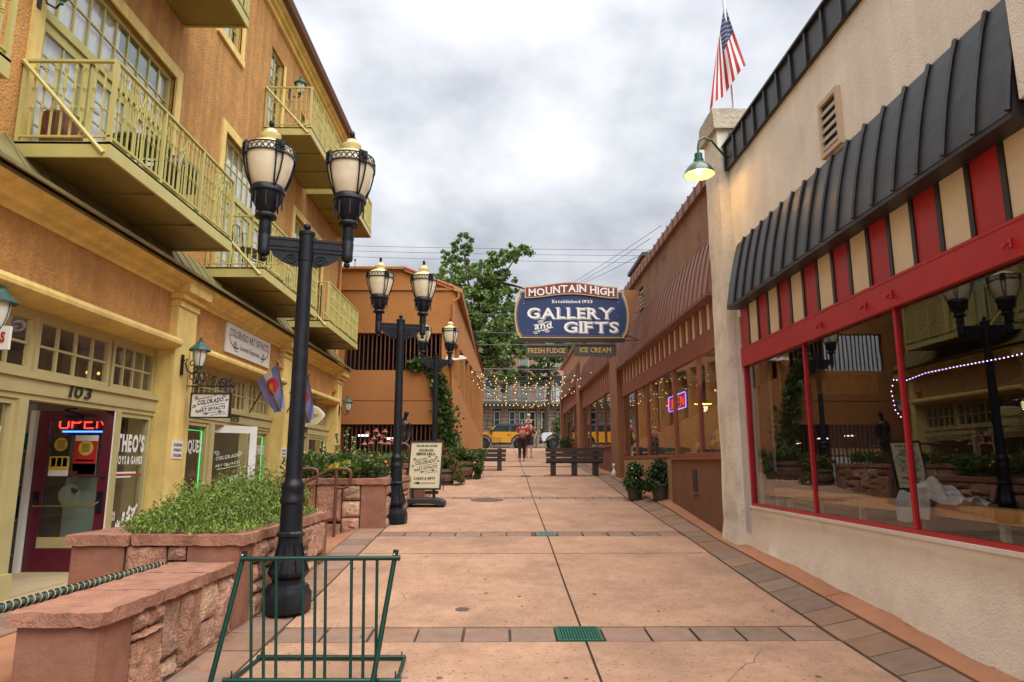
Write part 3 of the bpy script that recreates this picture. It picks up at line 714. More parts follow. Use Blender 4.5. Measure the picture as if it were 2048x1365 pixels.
# balconies ----------------------------------------------------------
bal=MB(); bal.box(-.0085,.0085,-.0085,.0085,0,.80)
for z in (.30,.52,.74):
    for dz,r_ in ((-.022,.017),(0,.023),(.022,.017)): bal.lathe([(.008,z+dz-.014),(r_,z+dz-.005),(r_,z+dz+.005),(.008,z+dz+.014)],6,cap=False)
bal_me=bal.mesh('baluster',lime)
def balcony(y0,y1,zb,xf=-4.0,nposts=3):
    zt=zb+.17; b=MB()
    b.box(-4.985,xf,y0,y1,zt-.03,zt-.005)
    b.box(xf-.03,xf,y0,y1,zb,zt); b.box(-4.985,xf-.03,y0,y0+.03,zb,zt); b.box(-4.985,xf-.03,y1-.03,y1,zb,zt)
    bo=b.build('balcony',lime,LB)
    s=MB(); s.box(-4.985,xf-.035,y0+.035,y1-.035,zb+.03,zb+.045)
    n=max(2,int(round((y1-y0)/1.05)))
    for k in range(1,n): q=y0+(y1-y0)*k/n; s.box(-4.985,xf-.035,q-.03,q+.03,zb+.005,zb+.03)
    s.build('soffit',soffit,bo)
    r0=zt+.07; r1=zt+.89; w=.022; xr=xf-.03
    rl=MB()
    rl.box(xr-w,xr+w,y0,y1,r1,r1+.025); rl.box(xr-.014,xr+.014,y0,y1,r0-.02,r0)
    for q in (y0+.02,y1-.02): rl.box(-4.985,xr-w,q-w,q+w,r1,r1+.025); rl.box(-4.985,xr-.014,q-.014,q+.014,r0-.02,r0)
    rl.build('handrail',lime,bo)
    for k in range(nposts+1):
        q=y0+.02+(y1-y0-.04)*k/nposts; p=MB(); p.box(xr-.02,xr+.02,q-.02,q+.02,zt-.005,r1); p.build('post',lime,bo)
    for q in (y0+.02,y1-.02): p=MB(); p.box(-4.985,-4.945,q-.018,q+.018,zt-.005,r1); p.build('post',lime,bo)
    L_=(y1-y0-.04)/nposts
    for k in range(nposts):
        a=y0+.02+L_*k; nb=int(round(L_/.105)); mid=nb//2
        for i in range(1,nb):
            q=a+L_*i/nb
            if i==mid:
                o_=MB(); hw=L_/nb*.62; zo=r0+.40; zp=zo+.36; xs=xr
                for s1 in ((q-hw,zo,q+hw,zp),(q+hw,zo,q-hw,zp),(q-hw,zo,q+hw,zo),(q-hw,zp,q+hw,zp)): o_.tube([(xs,s1[0],s1[1]),(xs,s1[2],s1[3])],.007,5)
                o_.tube([(xs,q+math.cos(t)*.035,(zo+zp)/2+math.sin(t)*.035) for t in [i_*.7854 for i_ in range(8)]],.008,5,closed=True)
                for sgn in (-1,1): o_.tube([(xs,q+sgn*hw,r0),(xs,q+sgn*hw,r1)],.0085,5)
                o_.tube([(xs,q,r0),(xs,q,zo)],.0085,5)
                o_.build('ornament',lime,bo)
            else: link('baluster',bal_me,bo,loc=(xr,q,r0))
    nx=9
    for q in (y0+.02,y1-.02):
        for i in range(1,nx): link('baluster',bal_me,bo,loc=(-4.96+(xr+4.96)*i/nx,q,r0))
        br=MB(); br.tube([(-4.98,q-.03,r1-.0),(xf-.06,q-.03,zb+.04)],.025,6); br.build('brace',lime,bo)
    return bo
for a,b in ((1.9,5.12),(6.55,9.72),(11.1,14.4),(15.4,18.6)): balcony(a,b,4.60)
for a,b in ((5.9,9.74),(13.27,16.15),(16.45,19.9)): balcony(a,b,8.25)
# copper skirt roof --------------------------------------------------
prof=[(-4.49,4.245),(-4.55,4.27),(-4.63,4.325),(-4.72,4.41),(-4.80,4.52),(-4.88,4.64),(-4.985,4.765)]
pitch_=.34; me=MB()
for (xa,za),(xb,zb_) in zip(prof,prof[1:]): me.quad((xa,0,za),(xa,pitch_,za),(xb,pitch_,zb_),(xb,0,zb_))
me.tube([(x,0.0,z+.012) for x,z in prof],.014,5)
me.box(-4.49,-4.46,0,pitch_,4.235,4.272)
pan=me.mesh('roof_panel',copper,smooth=40)
sk=MB(); sk.box(-5.0,-4.55,YA,YE+.2,4.20,4.235); sk=sk.build('skirt_roof',copper,LB)
for k in range(int((YE+.35-YA)/pitch_)): link('roof_panel',pan,sk,loc=(0,YA+k*pitch_,0))
# cornice above the shops ---------------------------------------------
m=MB(); m.prism([(-5.05,4.0),(-4.84,4.0),(-4.82,4.05),(-4.74,4.07),(-4.72,4.12),(-4.62,4.15),(-4.56,4.20),(-4.56,4.235),(-5.05,4.235)],'y',YA,YE+.12); m.build('cornice',yellow,LB)
PIL=[(3.7,4.3),(9.86,10.48),(14.78,15.42),(19.68,20.25)]
for a,b in PIL:
    m=MB(); m.box(-5.1,-4.76,a,b,.1,3.93); m.box(-5.1,-4.72,a-.02,b+.02,.1,.42); m.box(-5.1,-4.73,a-.015,b+.015,3.82,3.90); m.box(-5.1,-4.66,a-.04,b+.04,3.93,4.02); m.box(-5.1,-4.58,a-.07,b+.07,4.02,4.19)
    m.build('pilaster',yellow,LB)
bays=[(1.0,3.7),(4.3,9.86),(10.48,14.78),(15.42,19.68)]
for a,b in bays:
    m=MB(); m.box(-5.0,-4.87,a,b,3.25,4.0); m.build('stucco_panel',stucco_lo,LB)
    m=MB(); m.prism([(-5.05,3.17),(-4.80,3.17),(-4.70,3.19),(-4.655,3.23),(-4.65,3.27),(-4.68,3.32),(-4.76,3.345),(-5.05,3.345)],'y',a+.005,b-.005); m.build('roll_moulding',yellow,LB,smooth=35)
    m=MB(); m.box(-5.02,-5.12,a,b,3.10,3.17); m.box(-5.12,-4.93,a,b,2.42,2.48); m.box(-5.10,-4.96,a,b,2.26,2.42); m.box(-5.12,-4.98,a,b,2.20,2.26); m.build('shop_fascia',khaki,LB)
def transoms(gr,cols):
    for (a,b),c in zip(gr,cols): window_x(LB,-5.02,a,b,2.49,3.10,c,2,khaki,glass,.055,.026,.06,nm='transom_window')
transoms([(4.35,5.85),(5.9,7.27),(7.32,8.72),(8.77,9.84)],[4,4,4,4])
transoms([(10.52,12.0),(12.05,13.48),(13.53,14.76)],[7,6,5])
transoms([(15.45,16.85),(16.9,18.3),(18.35,19.65)],[5,5,5])
# shop windows, posts and doors
def shopwin(a,b,z0,z1=2.2,x=-5.0):
    m=MB(); w=.06; d=.09
    m.box(x,x-d,a,b,z1-w,z1); m.box(x,x-d,a,a+w,z0,z1-w); m.box(x,x-d,b-w,b,z0,z1-w); m.box(x+.02,x-d,a+w,b-w,z0,z0+w)
    fr=m.build('shop_window',khaki,LB)
    MB().box(x-.045,x-.05,a+w-.004,b-w+.004,z0+w-.004,z1-w+.004).build('pane',glass,fr)
    if z0>.3:
        q=MB(); q.box(x+.03,x-.1,a,b,.15,z0); q.box(x+.045,x+.03,a+.12,b-.12,.32,z0-.12); q.box(x+.07,x-.1,a-.0,b+.0,.15,.24); q.build('stall_riser',khaki,LB)
    return fr
w103l=shopwin(4.3,7.09,.62); w103r=shopwin(9.0,9.83,.28)
for (a,b) in ((7.09,7.22),(8.9,9.0)):
    m=MB(); m.box(-5.1,-4.96,a,b,.45,2.2); m.box(-5.12,-4.93,a-.02,b+.02,.15,.45); m.build('door_post',khaki,LB)
w105l=shopwin(10.52,11.75,.3); w105r=shopwin(13.5,14.76,.3)
shopwin(15.45,16.9,.5); shopwin(17.7,19.65,.5)
for a,b in ((11.75,11.9),(13.4,13.5),(16.9,16.98),(17.62,17.7)):
    m=MB(); m.box(-5.1,-4.95,a,b,.15,2.2); m.build('door_post',khaki,LB)
# interiors (dark rooms) behind the shopfronts
m=MB()
for a,b in ((1.0,9.9),(10.0,14.9),(15.0,20.1)):
    m.quad((-9,a,.15),(-5.12,a,.15),(-5.12,b,.15),(-9,b,.15)); m.quad((-9,a,3.15),(-9,b,3.15),(-5.12,b,3.15),(-5.12,a,3.15))
    m.quad((-9,a,.15),(-9,b,.15),(-9,b,3.15),(-9,a,3.15)); m.quad((-9,a,.15),(-9,a,3.15),(-5.12,a,3.15),(-5.12,a,.15)); m.quad((-9,b,.15),(-5.12,b,.15),(-5.12,b,3.15),(-9,b,3.15))
m.build('shop_interior',mat('shop_interior_paint',(.34,.30,.22),.9),LB)
def shopdoor(name,parm,pivot,rz,w,h,z0,fm,st,bot,bar,edge=None):
    """hinged door: local x runs from the hinge to the free edge, local -y is the seen face"""
    e=bpy.data.objects.new(name,None); COL.objects.link(e); e.parent=LB; e.location=(pivot[0],pivot[1],z0); e.rotation_euler=(0,0,rz)
    m=MB(); t=.022
    m.box(0,w,-t,t,0,bot); m.box(0,w,-t,t,h-st,h); m.box(0,st,-t,t,bot,h-st); m.box(w-st,w,-t,t,bot,h-st)
    m.build('door_leaf',fm,e)
    MB().box(st-.004,w-st+.004,-.004,.004,bot-.004,h-st+.004).build('pane',glass,e)
    if edge: MB().box(w,w+.006,-t,t,0,h).build('door_edge',edge,e)
    return e
d1=shopdoor('shop_door',None,(-5.93,8.90),R(0),.94,1.99,.21,maroon,.13,.29,True,white)
MB().box(.13,.81,-.02,-.004,.29,.42).build('bottom_rail',khaki,d1)
b=MB(); b.tube([(.09,-.03,.86),(.07,-.075,.80),(.80,-.075,.80),(.87,-.03,.86)],.012,8); b.build('push_bar',mat('brass',(.42,.30,.11),.35,.8),d1,smooth=40)
b=MB(); b.box(.84,.90,-.045,-.022,.72,.98); b.box(.04,.10,-.045,-.022,.80,.98); b.build('latch_plate',blackmetal,d1)
b=MB(); b.sphere((.88,-.03,1.16),.025,8,6); b.build('lock',blackmetal,d1)
b=MB(); b.box(.33,.55,-.06,-.022,1.90,1.94); b.tube([(.5,-.05,1.95),(.42,-.2,1.99),(.62,-.3,2.0)],.012,5); b.build('door_closer',blackmetal,d1)
def poster(par,x0,x1,z0,z1,y,bands,nm='poster',base=white):
    m=MB(); m.cur=0; m.box(x0,x1,y-.002,y,z0,z1); mats=[base]
    for (a,b_,c,d,mt) in bands:
        if mt not in mats: mats.append(mt)
        m.cur=mats.index(mt); W_=x1-x0; H_=z1-z0; m.quad((x0+W_*a,y-.0035,z0+H_*c),(x0+W_*b_,y-.0035,z0+H_*c),(x0+W_*b_,y-.0035,z0+H_*d),(x0+W_*a,y-.0035,z0+H_*d))
    return m.build(nm,mats,par)
pyel=mat('print_yellow',(.62,.42,.06),.6); pred=mat('print_red',(.42,.012,.012),.6); pblk=mat('print_black',(.016,.017,.02),.6); pblu=mat('print_blue',(.02,.09,.35),.6); pgrn=mat('print_green',(.12,.2,.03),.6); pbrn=mat('print_brown',(.2,.06,.02),.6); pdk=mat('print_maroon',(.09,.01,.01),.6)
p1=poster(d1,.17,.42,1.17,1.66,-.006,[(0,1,.5,1,pblk),(0,1,.14,.5,pyel),(.1,.32,.24,.46,pbrn),(.39,.61,.24,.46,pblu),(.68,.9,.24,.46,pblk)])
m=MB(); m.lathe([(.0,0),(.085,0),(.085,.001)],20,cap=False); o=m.build('poster_disc',pyel,d1); o.location=(.295,-.0105,1.565); o.rotation_euler=(R(90),0,0)
p2=poster(d1,.47,.76,1.17,1.68,-.006,[(0,1,.12,.86,pred),(0,1,0,.12,pdk),(0,1,.12,.30,pdk),(.25,.95,.04,.16,white),(.1,.9,.36,.40,pyel),(.1,.45,.2,.27,pred),(.55,.9,.2,.27,pred)])
m=MB(); m.lathe([(.0,0),(.095,0),(.095,.001)],20,cap=False); o=m.build('poster_disc',pyel,d1); o.location=(.615,-.0105,1.52); o.rotation_euler=(R(90),0,0)
for (cx_,cz_,n_) in ((.295,1.565,5),(.615,1.52,5)):
    m=MB()
    for k in range(n_): m.quad((cx_-.05,-.0135,cz_-.05+k*.022),(cx_+.05,-.0135,cz_-.05+k*.022),(cx_+.05,-.0135,cz_-.037+k*.022),(cx_-.05,-.0135,cz_-.037+k*.022))
    m.build('poster_print',mat('print_olive',(.25,.15,.02),.6),d1)
m=MB(); m.lathe([(.0,0),(.14,0),(.14,.001)],24,cap=False); o=m.build('round_decal',mat('faint_decal',(.20,.22,.15),.7),d1); o.location=(.46,.006,.93); o.rotation_euler=(R(90),0,0)
m=MB()
for s_ in (-1,1): m.lathe([(.0,0),(.028,0)],12,(s_*.022,.0,0),cap=False)
m.add([(-.047,-.012,0),(.047,-.012,0),(0,-.075,0)],[(0,1,2)]); o=m.build('heart_decal',mat('heart_grey',(.12,.14,.13),.7),d1); o.location=(.52,.004,1.0); o.rotation_euler=(R(90),0,0)
# pale display panel seen through the door glass
MB().box(-5.75,-5.2,9.25,9.27,.3,1.35).build('display_panel',mat('pale_green_panel',(.36,.44,.36),.8),LB)
MB().box(-5.99,-5.93,7.22,7.3,.2,2.2).build('door_frame',white,LB)
MB().box(-6.0,-5.94,8.80,8.87,.2,2.2).build('door_frame',white,LB)
MB().box(-6.6,-5.12,9.80,9.84,.15,2.3).build('partition',mat('partition_tan',(.3,.25,.15),.8),LB)
MB().box(-6.0,-4.96,7.2,8.97,.14,.215).build('threshold',mat('threshold_concrete',(.46,.36,.22),.9,bump=(60,.2,.005),vary=.1),LB)
MB().box(-5.1,-4.6,4.3,9.86,.12,.20).build('doorstep',mat('threshold_concrete',(.46,.36,.22),.9),LB)
# white door of 105
d2=shopdoor('white_door',None,(-5.28,12.15),R(42),.98,2.0,.2,white,.13,.30,False)
b=MB(); b.box(.86,.93,-.05,-.022,.72,.92); b.build('latch_plate',blackmetal,d2)
m=MB(); y_=-.007
text(m,"COLORADO",(.49,y_,1.42),(1,0,.18),(-.05,0,1),.085,'b',.16,fit=.44); text(m,"ART OF FACTS",(.49,y_,1.30),(1,0,.18),(-.05,0,1),.06,'b',.16,fit=.44)
for q in (-1,1): scroll(m,(.49+q*.2,y_,1.50),(1,0,0),(0,0,1),.05,1.3,.012,q)
stroke(m,[(.3,y_,1.22),(.66,y_,1.29)],.01,(0,-1,0)); m.build('door_lettering',mat('frost_print',(.55,.62,.58),.7),d2)
for (a,b_,c,d) in ((.56,.74,.95,1.12),(.45,.68,.75,.88)): MB().box(a,b_,.005,.007,c,d).build('notice',mat('cream_paper',(.6,.6,.45),.8),d2)
# house numbers and window lettering
def lettering(par,items,mt,nm='lettering'):
    m=MB()
    for it in items: text(m,*it[0],**it[1])
    return m.build(nm,mt,par)
X_=-4.945
lettering(LB,[(("103",(X_,8.05,2.295),(0,1,0),(0,.25,1),.19),dict(weight='b',serif=.2,fit=.42))],inkblack,'house_number')
lettering(LB,[(("105",(X_,12.75,2.29),(0,1,0),(0,.2,1),.17),dict(weight='b',serif=.2,fit=.38))],inkblack,'house_number')
lettering(LB,[(("101",(X_,17.3,2.29),(0,1,0),(0,.2,1),.17),dict(weight='b',serif=.2,fit=.38))],inkblack,'house_number')
gx=-5.035
lettering(w103r,[(("THEO'S",(gx,9.42,1.70),(0,1,0),(0,0,1),.30),dict(weight='x',fit=.70)),(("TOYS & GAMES",(gx,9.42,1.53),(0,1,0),(0,0,1),.14),dict(weight='x',fit=.66))],signwhite)
m=MB(); m.quad((gx,9.12,1.40),(gx,9.62,1.40),(gx,9.62,1.425),(gx,9.12,1.425)); m.quad((gx,9.12,1.35),(gx,9.5,1.35),(gx,9.5,1.37),(gx,9.12,1.37)); m.build('sword_blade',signwhite,w103r)
m=MB(); m.quad((gx+.002,9.12,1.377),(gx+.002,9.76,1.377),(gx+.002,9.76,1.397),(gx+.002,9.12,1.397)); m.add([(gx+.002,9.06,1.30),(gx+.002,9.11,1.32),(gx+.002,9.11,1.46),(gx+.002,9.07,1.48)],[(0,1,2,3)]); m.build('sword_hilt',pred,w103r)
# white sticker collage: plain shapes and words
m=MB(); rr=random.Random(4)
text(m,"STAR",(gx,9.13,.87),(0,1,0),(0,0,1),.07,'x',fit=.14); text(m,"WARS",(gx,9.13,.81),(0,1,0),(0,0,1),.07,'x',fit=.14)
for k in range(64):
    cy_=rr.uniform(9.1,9.74); cz_=rr.uniform(.33,.98)
    if cy_<9.24 and cz_>.78: continue
    if cz_>.62+.5*(cy_-9.1)*.9+.12: continue
    n_=rr.choice((4,5,6,8)); a0=rr.uniform(0,6); pts_=[]
    for i in range(n_): a=a0+6.283*i/n_; r_=rr.uniform(.018,.05); pts_.append((gx+rr.uniform(0,.001),cy_+math.cos(a)*r_,cz_+math.sin(a)*r_))
    m.add(pts_,[tuple(range(n_))])
m.build('sticker_collage',signwhite,w103r)
lettering(w103l,[(("THEO'S",(gx,6.45,1.70),(0,1,0),(0,0,1),.30),dict(weight='x',fit=1.05)),(("TOYS & GAMES",(gx,6.45,1.53),(0,1,0),(0,0,1),.14),dict(weight='x',fit=1.0))],signwhite)
m=MB(); m.lathe([(0,0),(.07,0)],14,cap=False); o=m.build('red_decal',pred,w103l); o.location=(gx+.002,6.93,1.28); o.rotation_euler=(0,R(90),0)
lettering(w105l,[(("ANTIQUES",(gx,11.12,1.72),(0,1,0),(0,0,1),.26),dict(weight='b',serif=.2,fit=1.02)),(("COLLECTABLE COINS",(gx,11.12,.55),(0,1,0),(0,0,1),.13),dict(weight='b',serif=.2,fit=1.0)),(("COLORADO ART",(gx,11.12,.40),(0,1,0),(0,0,1),.11),dict(weight='b',serif=.2,fit=.8))],signwhite)
lettering(w105r,[(("SOUVENIRS",(gx,14.1,1.72),(0,1,0),(0,0,1),.24),dict(weight='b',serif=.2,fit=1.12))],signwhite)
# blank wedge lamps on the frieze
for y_ in (14.55,19.45):
    m=MB(); m.prism([(-4.87,3.75),(-4.74,3.55),(-4.87,3.52)],'y',y_,y_+.2); m.build('wall_wedge_light',stucco_lo,LB)

for x,y,lab in ((-6.2,6.3,'added globe lamp brightening the inside of the toy shop'),(-6.2,12.6,'added globe lamp brightening the inside of the souvenir shop'),(-6.2,17.4,'added globe lamp brightening the inside of the last left hand shop')):  # lamps added to raise the brightness inside the left hand shops
    t=wthing('interior_fill_lamp',lab,'lamp',(x,y,3.1),'lamps added to brighten the left hand shops'); MB().lathe([(.09,0),(.09,.03)],14,(x,y,3.1)).build('base',white,t); MB().sphere((x,y,3.0),.10,10,8).build('globe',emit_mat('fill_lamp_globe',(1.0,.78,.48),1.6),t)
    l_=bpy.data.lights.new('interior_fill_light','POINT'); l_.energy=8; l_.color=(1,.84,.6); l_.shadow_soft_size=.12; o_=bpy.data.objects.new('interior_fill_light',l_); COL.objects.link(o_); o_.location=(x,y,2.85); o_.parent=t; o_.matrix_parent_inverse=WORLD[t.name]
# ================================================================== cream, red and black shop on the right
RB=thing('gallery_shop','cream stucco shop with red beam, red and cream panels and black ribbed awning','building',(0,0,0))
XR=3.6; YN,YF=1.0,10.2
m=MB(); wall_x(m,XR,YN,YF,-.6,6.2,[(3.0,9.98,.92,2.94)],.06,sgn=-1)
m.quad((XR,YF,-.6),(XR,YF,6.2),(12,YF,6.2),(12,YF,-.6)); m.quad((XR,YN,-.6),(12,YN,-.6),(12,YN,6.2),(XR,YN,6.2)); m.quad((12,YN,-.6),(12,YF,-.6),(12,YF,6.2),(12,YN,6.2))
m.build('wall',cream,RB)
# battered base below the window
m=MB(); vs=[];fs=[]; n=40
for k in range(n+1):
    y=YN+(YF-YN)*k/n; g0=zg(3.5,y)-.1; w=.012*math.sin(y*3.1)+.008*math.sin(y*9)
    for x,z in ((3.6,.925),(3.555,.92),(3.55,.84),(3.565,.80),(3.545+w*.4,.55),(3.53+w,.25),(3.51+w*1.5,g0)): vs.append((x,y,max(z,g0)))
for k in range(n):
    for q in range(6): a=k*7+q; fs.append((a,a+1,a+8,a+7))
m.add(vs,fs); m.build('stall_riser',mat('stall_riser_cream',(.85,.77,.65),.95,bump=(55,.55,.015),vary=.10,vscale=1.3,dirt=(2.0,.45,(.60,.46,.34)),bump2=(8,.35,.025)),RB,smooth=50)
m=MB(); m.box(3.54,3.62,YN,YF-.2,.905,.94); m.build('window_ledge',mat('ledge_white',(.66,.60,.55),.8,vary=.1),RB)
# jamb at the far end
m=MB(); m.box(3.545,3.75,9.985,10.2,.0,3.7); m.build('jamb',mat('jamb_lilac',(.55,.49,.47),.95,bump=(50,.6,.02),vary=.08),RB)
# red frame
m=MB(); m.box(3.54,3.66,3.0,9.98,2.94,3.21); m.box(3.535,3.55,3.0,9.98,3.19,3.215); m.build('red_beam',red,RB)
fr=MB(); fr.box(3.565,3.65,3.0,9.98,.935,.975); fr.box(3.57,3.65,9.93,9.985,.975,2.94)
for y in (4.1,6.07,7.99): fr.box(3.582,3.622,y-.02,y+.02,.975,2.94)
fr=fr.build('shop_window',red,RB)
for a,b in ((3.0,4.07),(4.13,6.04),(6.10,7.96),(8.02,9.93)): MB().box(3.604,3.61,a-.004,b+.004,.972,2.943).build('pane',shopglass,fr)
for y in (4.52,6.0,6.45,7.4):
    b=MB(); b.tube([(3.54,y,3.06),(3.50,y,3.05),(3.49,y+.02,3.02)],.014,6); b.tube([(3.53,y,3.09),(3.53,y,3.02)],.016,6); b.build('red_hook',red,RB)
# stripe panels
y=9.98; k=0
bk=MB(); bk.box(3.585,3.6,3.0,9.98,3.20,3.92); bk.build('panel_backing',blackpaint,RB)
while y>3.2:
    MB().box(3.568,3.585,y-.365+.05,y-.004,3.215,3.90).build('panel',(red if k%2==0 else creampanel),RB)
    MB().box(3.555,3.60,y-.365,y-.365+.05,3.215,3.90).build('panel_batten',blackpaint,RB)
    y-=.365; k+=1
# awning
ap=[(3.375,3.85),(3.38,3.89),(3.405,4.05),(3.44,4.25),(3.485,4.46),(3.535,4.67),(3.585,4.83)]
me=MB(); pw=.3425
for (xa,za),(xb,zb_) in zip(ap,ap[1:]): me.quad((xa,0,za),(xa,pw,za),(xb,pw,zb_),(xb,0,zb_))
me.tube([(x-.012,0,z+.012) for x,z in ap],.02,6)
pan=me.mesh('awning_panel',blackroof,smooth=50)
aw=MB(); aw.box(3.38,3.6,4.16,10.0,3.81,3.85); aw.prism([(3.385,3.85),(3.43,4.15),(3.585,4.82),(3.6,4.82),(3.6,3.85)],'y',9.99,10.0); aw.prism([(3.385,3.85),(3.43,4.15),(3.585,4.82),(3.6,4.82),(3.6,3.85)],'y',4.16,4.172)
aw=aw.build('awning',blackroof,RB)
for k in range(17): link('awning_panel',pan,aw,loc=(0,4.17+k*.3425,0))
m=MB(); m.box(3.42,4.0,2.9,4.13,3.92,6.2); m.build('pilaster',cream,RB)
# parapet flashing with ribs
cp=MB(); cp.box(3.545,3.75,YN,10.25,6.12,6.52); cp.box(3.50,3.80,YN,10.26,6.52,6.55); cp=cp.build('parapet_flashing',blackroof,RB)
rib=MB().box(3.515,3.545,-.02,.02,6.11,6.52).mesh('rib',blackroof)
for k in range(22): link('rib',rib,cp,loc=(0,10.15-k*.42,0))
# louvre vent
v=MB(); ya,yb,za,zb_=6.66,7.10,4.87,5.52
v.box(3.55,3.62,ya,yb,za,za+.05); v.box(3.55,3.62,ya,yb,zb_-.05,zb_); v.box(3.55,3.62,ya,ya+.05,za+.05,zb_-.05); v.box(3.55,3.62,yb-.05,yb,za+.05,zb_-.05)
v=v.build('louvre_vent',mat('vent_cream',(.55,.43,.30),.7),RB)
MB().box(3.585,3.598,ya+.05,yb-.05,za+.05,zb_-.05).build('vent_opening',dark,v)
for k in range(5): s_=MB(); z=za+.08+k*.10; s_.prism([(3.555,z),(3.56,z-.012),(3.584,z+.05),(3.579,z+.062)],'y',ya+.05,yb-.05); s_.build('slat',mat('vent_slat',(.42,.36,.30),.6),v)
# interior
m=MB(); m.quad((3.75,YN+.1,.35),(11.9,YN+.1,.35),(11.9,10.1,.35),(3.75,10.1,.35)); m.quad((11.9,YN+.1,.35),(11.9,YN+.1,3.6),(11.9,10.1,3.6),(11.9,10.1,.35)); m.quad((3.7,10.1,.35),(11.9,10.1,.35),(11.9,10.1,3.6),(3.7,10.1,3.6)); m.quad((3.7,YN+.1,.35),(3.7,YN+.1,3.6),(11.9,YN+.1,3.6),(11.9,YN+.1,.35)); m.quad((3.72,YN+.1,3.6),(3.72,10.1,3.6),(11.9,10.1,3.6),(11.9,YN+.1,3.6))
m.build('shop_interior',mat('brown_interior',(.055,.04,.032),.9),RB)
m=MB(); m.box(3.95,3.97,10.0,10.06,.36,2.9); m.build('window_return',mat('pale_return',(.40,.42,.40),.8),RB)
t=wthing('display_rail','varnished oak display rail on pale posts inside the red framed window','shelf',(4.3,8,.35))
m=MB(); m.box(3.86,4.02,3.2,9.9,1.08,1.19); m.build('rail',oak,t)
for y in (4.3,5.45,6.55,7.6,8.6,9.5): MB().box(3.9,3.95,y-.03,y+.03,.35,1.08).build('leg',mat('pale_leg',(.45,.40,.34),.7),t)
# painted signs on the far inside wall
def plate(name,label,x0,x1,z0,z1,y,base,items,mt,cat='sign',par=None,th=.02):
    o=MB().box(x0,x1,y,y+th,z0,z1).build(name,base); tag(o,label,cat)
    m=MB()
    for it in items: text(m,*it[0],**it[1])
    m.build('lettering',mt,o); return o
q=10.06
plate('game_sign','yellow painted game sign on the far wall inside the red framed window',4.68,5.60,2.55,2.92,q,mat('old_yellow',(.50,.30,.05),.7),
      [(("BALLY RACER",(5.14,q-.006,2.75),(1,0,0),(0,0,1),.12),dict(weight='b',fit=.76)),(("2",(4.85,q-.006,2.60),(1,0,0),(0,0,1),.13),dict(weight='b')),(("2",(5.42,q-.006,2.60),(1,0,0),(0,0,1),.13),dict(weight='b'))],mat('sign_brown_ink',(.10,.05,.015),.7),th=.015)
plate('number_board','low brown board numbered 2513 inside the red framed window',3.80,4.45,1.22,1.42,9.96,mat('board_brown',(.16,.085,.05),.6),
      [(("2513",(4.05,9.953,1.28),(1,0,0),(0,0,1),.075),dict(weight='r',track=.25,fit=.28))],mat('board_ink',(.5,.45,.38),.7),th=.02)
# grey cloth heaped on the rail
vs=[];fs=[];nu,nv=26,14
for j in range(nv+1):
    for i in range(nu+1):
        a=i/nu; b=j/nv; y=5.75+1.0*a; x=3.80+.3*b
        h=.02+.20*math.exp(-((a-.62)**2)/.05)*math.sin(math.pi*b)+.05*math.sin(a*13+b*5)*math.sin(math.pi*b)+.03*math.sin(b*17-a*9)
        vs.append((x,y,1.195+max(h,0)-(.20*max(0,.25-b)*4 if .45<a<1 else 0)))
for j in range(nv):
    for i in range(nu): w=nu+1; fs.append((j*w+i,j*w+i+1,(j+1)*w+i+1,(j+1)*w+i))
tag(MB().add(vs,fs).build('cloth',mat('grey_towel',(.42,.44,.45),.95,bump=(160,.8,.01),vary=.15,vscale=12),smooth=60),'crumpled grey cloth lying on the oak rail behind the glass','cloth')
# dotted purple light string hung inside the window
pts=[(3.9,6.62,1.95),(3.9,6.74,2.06),(3.9,6.78,2.25),(3.9,6.72,2.36),(3.9,6.5,2.33),(3.9,6.2,2.36),(3.9,5.8,2.36),(3.9,5.2,2.35),(3.9,4.6,2.36)]
t=wthing('light_string','string of tiny violet lights hung inside the red framed window','string light',(3.9,6,1.9))
m=MB()
for a,b in zip(pts,pts[1:]):
    L_=(Vector(b)-Vector(a)).length; n=max(1,int(L_/.045))
    for k in range(n): p=Vector(a).lerp(Vector(b),k/n); m.sphere(p,.005,5,4)
o=m.build('bulbs',emit_mat('violet_bulb',(.62,.45,1.0),2.5),t); o['kind']='stuff'
MB().tube(pts,.002,4).build('wire',blackpaint,t)
# ================================================================== party wall pier with cap, flag and barn lamp
PR=wthing('party_wall_pier','tall cracked cream pier between the red shop and the brown shops','pier',(3.6,10.5,0))
vs=[];fs=[];n=24
ring=[(3.43,10.2),(3.43,10.86),(5.2,10.86),(5.2,10.2)]
m=MB()
for k in range(n+1):
    z=-.2+7.05*k/n
    for x,y in ring: vs.append((x+(random.uniform(-.006,.012) if x<4 else 0)-(.04 if z<.5 else 0),y+random.uniform(-.004,.004),z))
for k in range(n):
    for q in range(4): fs.append((k*4+q,k*4+(q+1)%4,(k+1)*4+(q+1)%4,(k+1)*4+q))
m.add(vs,fs); m.build('shaft',mat('cracked_cream',(.82,.75,.63),.95,bump=(45,.8,.03),vary=.12,vscale=1.6,streak=.12,dirt=(3.5,.5,(.40,.30,.20)),bump2=(9,.4,.03)),PR)
mb=MB(); rough_box(mb,3.36,5.2,10.12,10.94,6.83,7.17,.02,.14); mb.build('cap',mat('weathered_cap',(.52,.46,.36),.95,bump=(20,.8,.03),vary=.2,vscale=3,dirt=(3,.8,(.26,.20,.13))),PR,smooth=30)
MB().box(3.62,4.1,10.12,10.19,6.35,6.75).build('black_board',blackroof,PR)
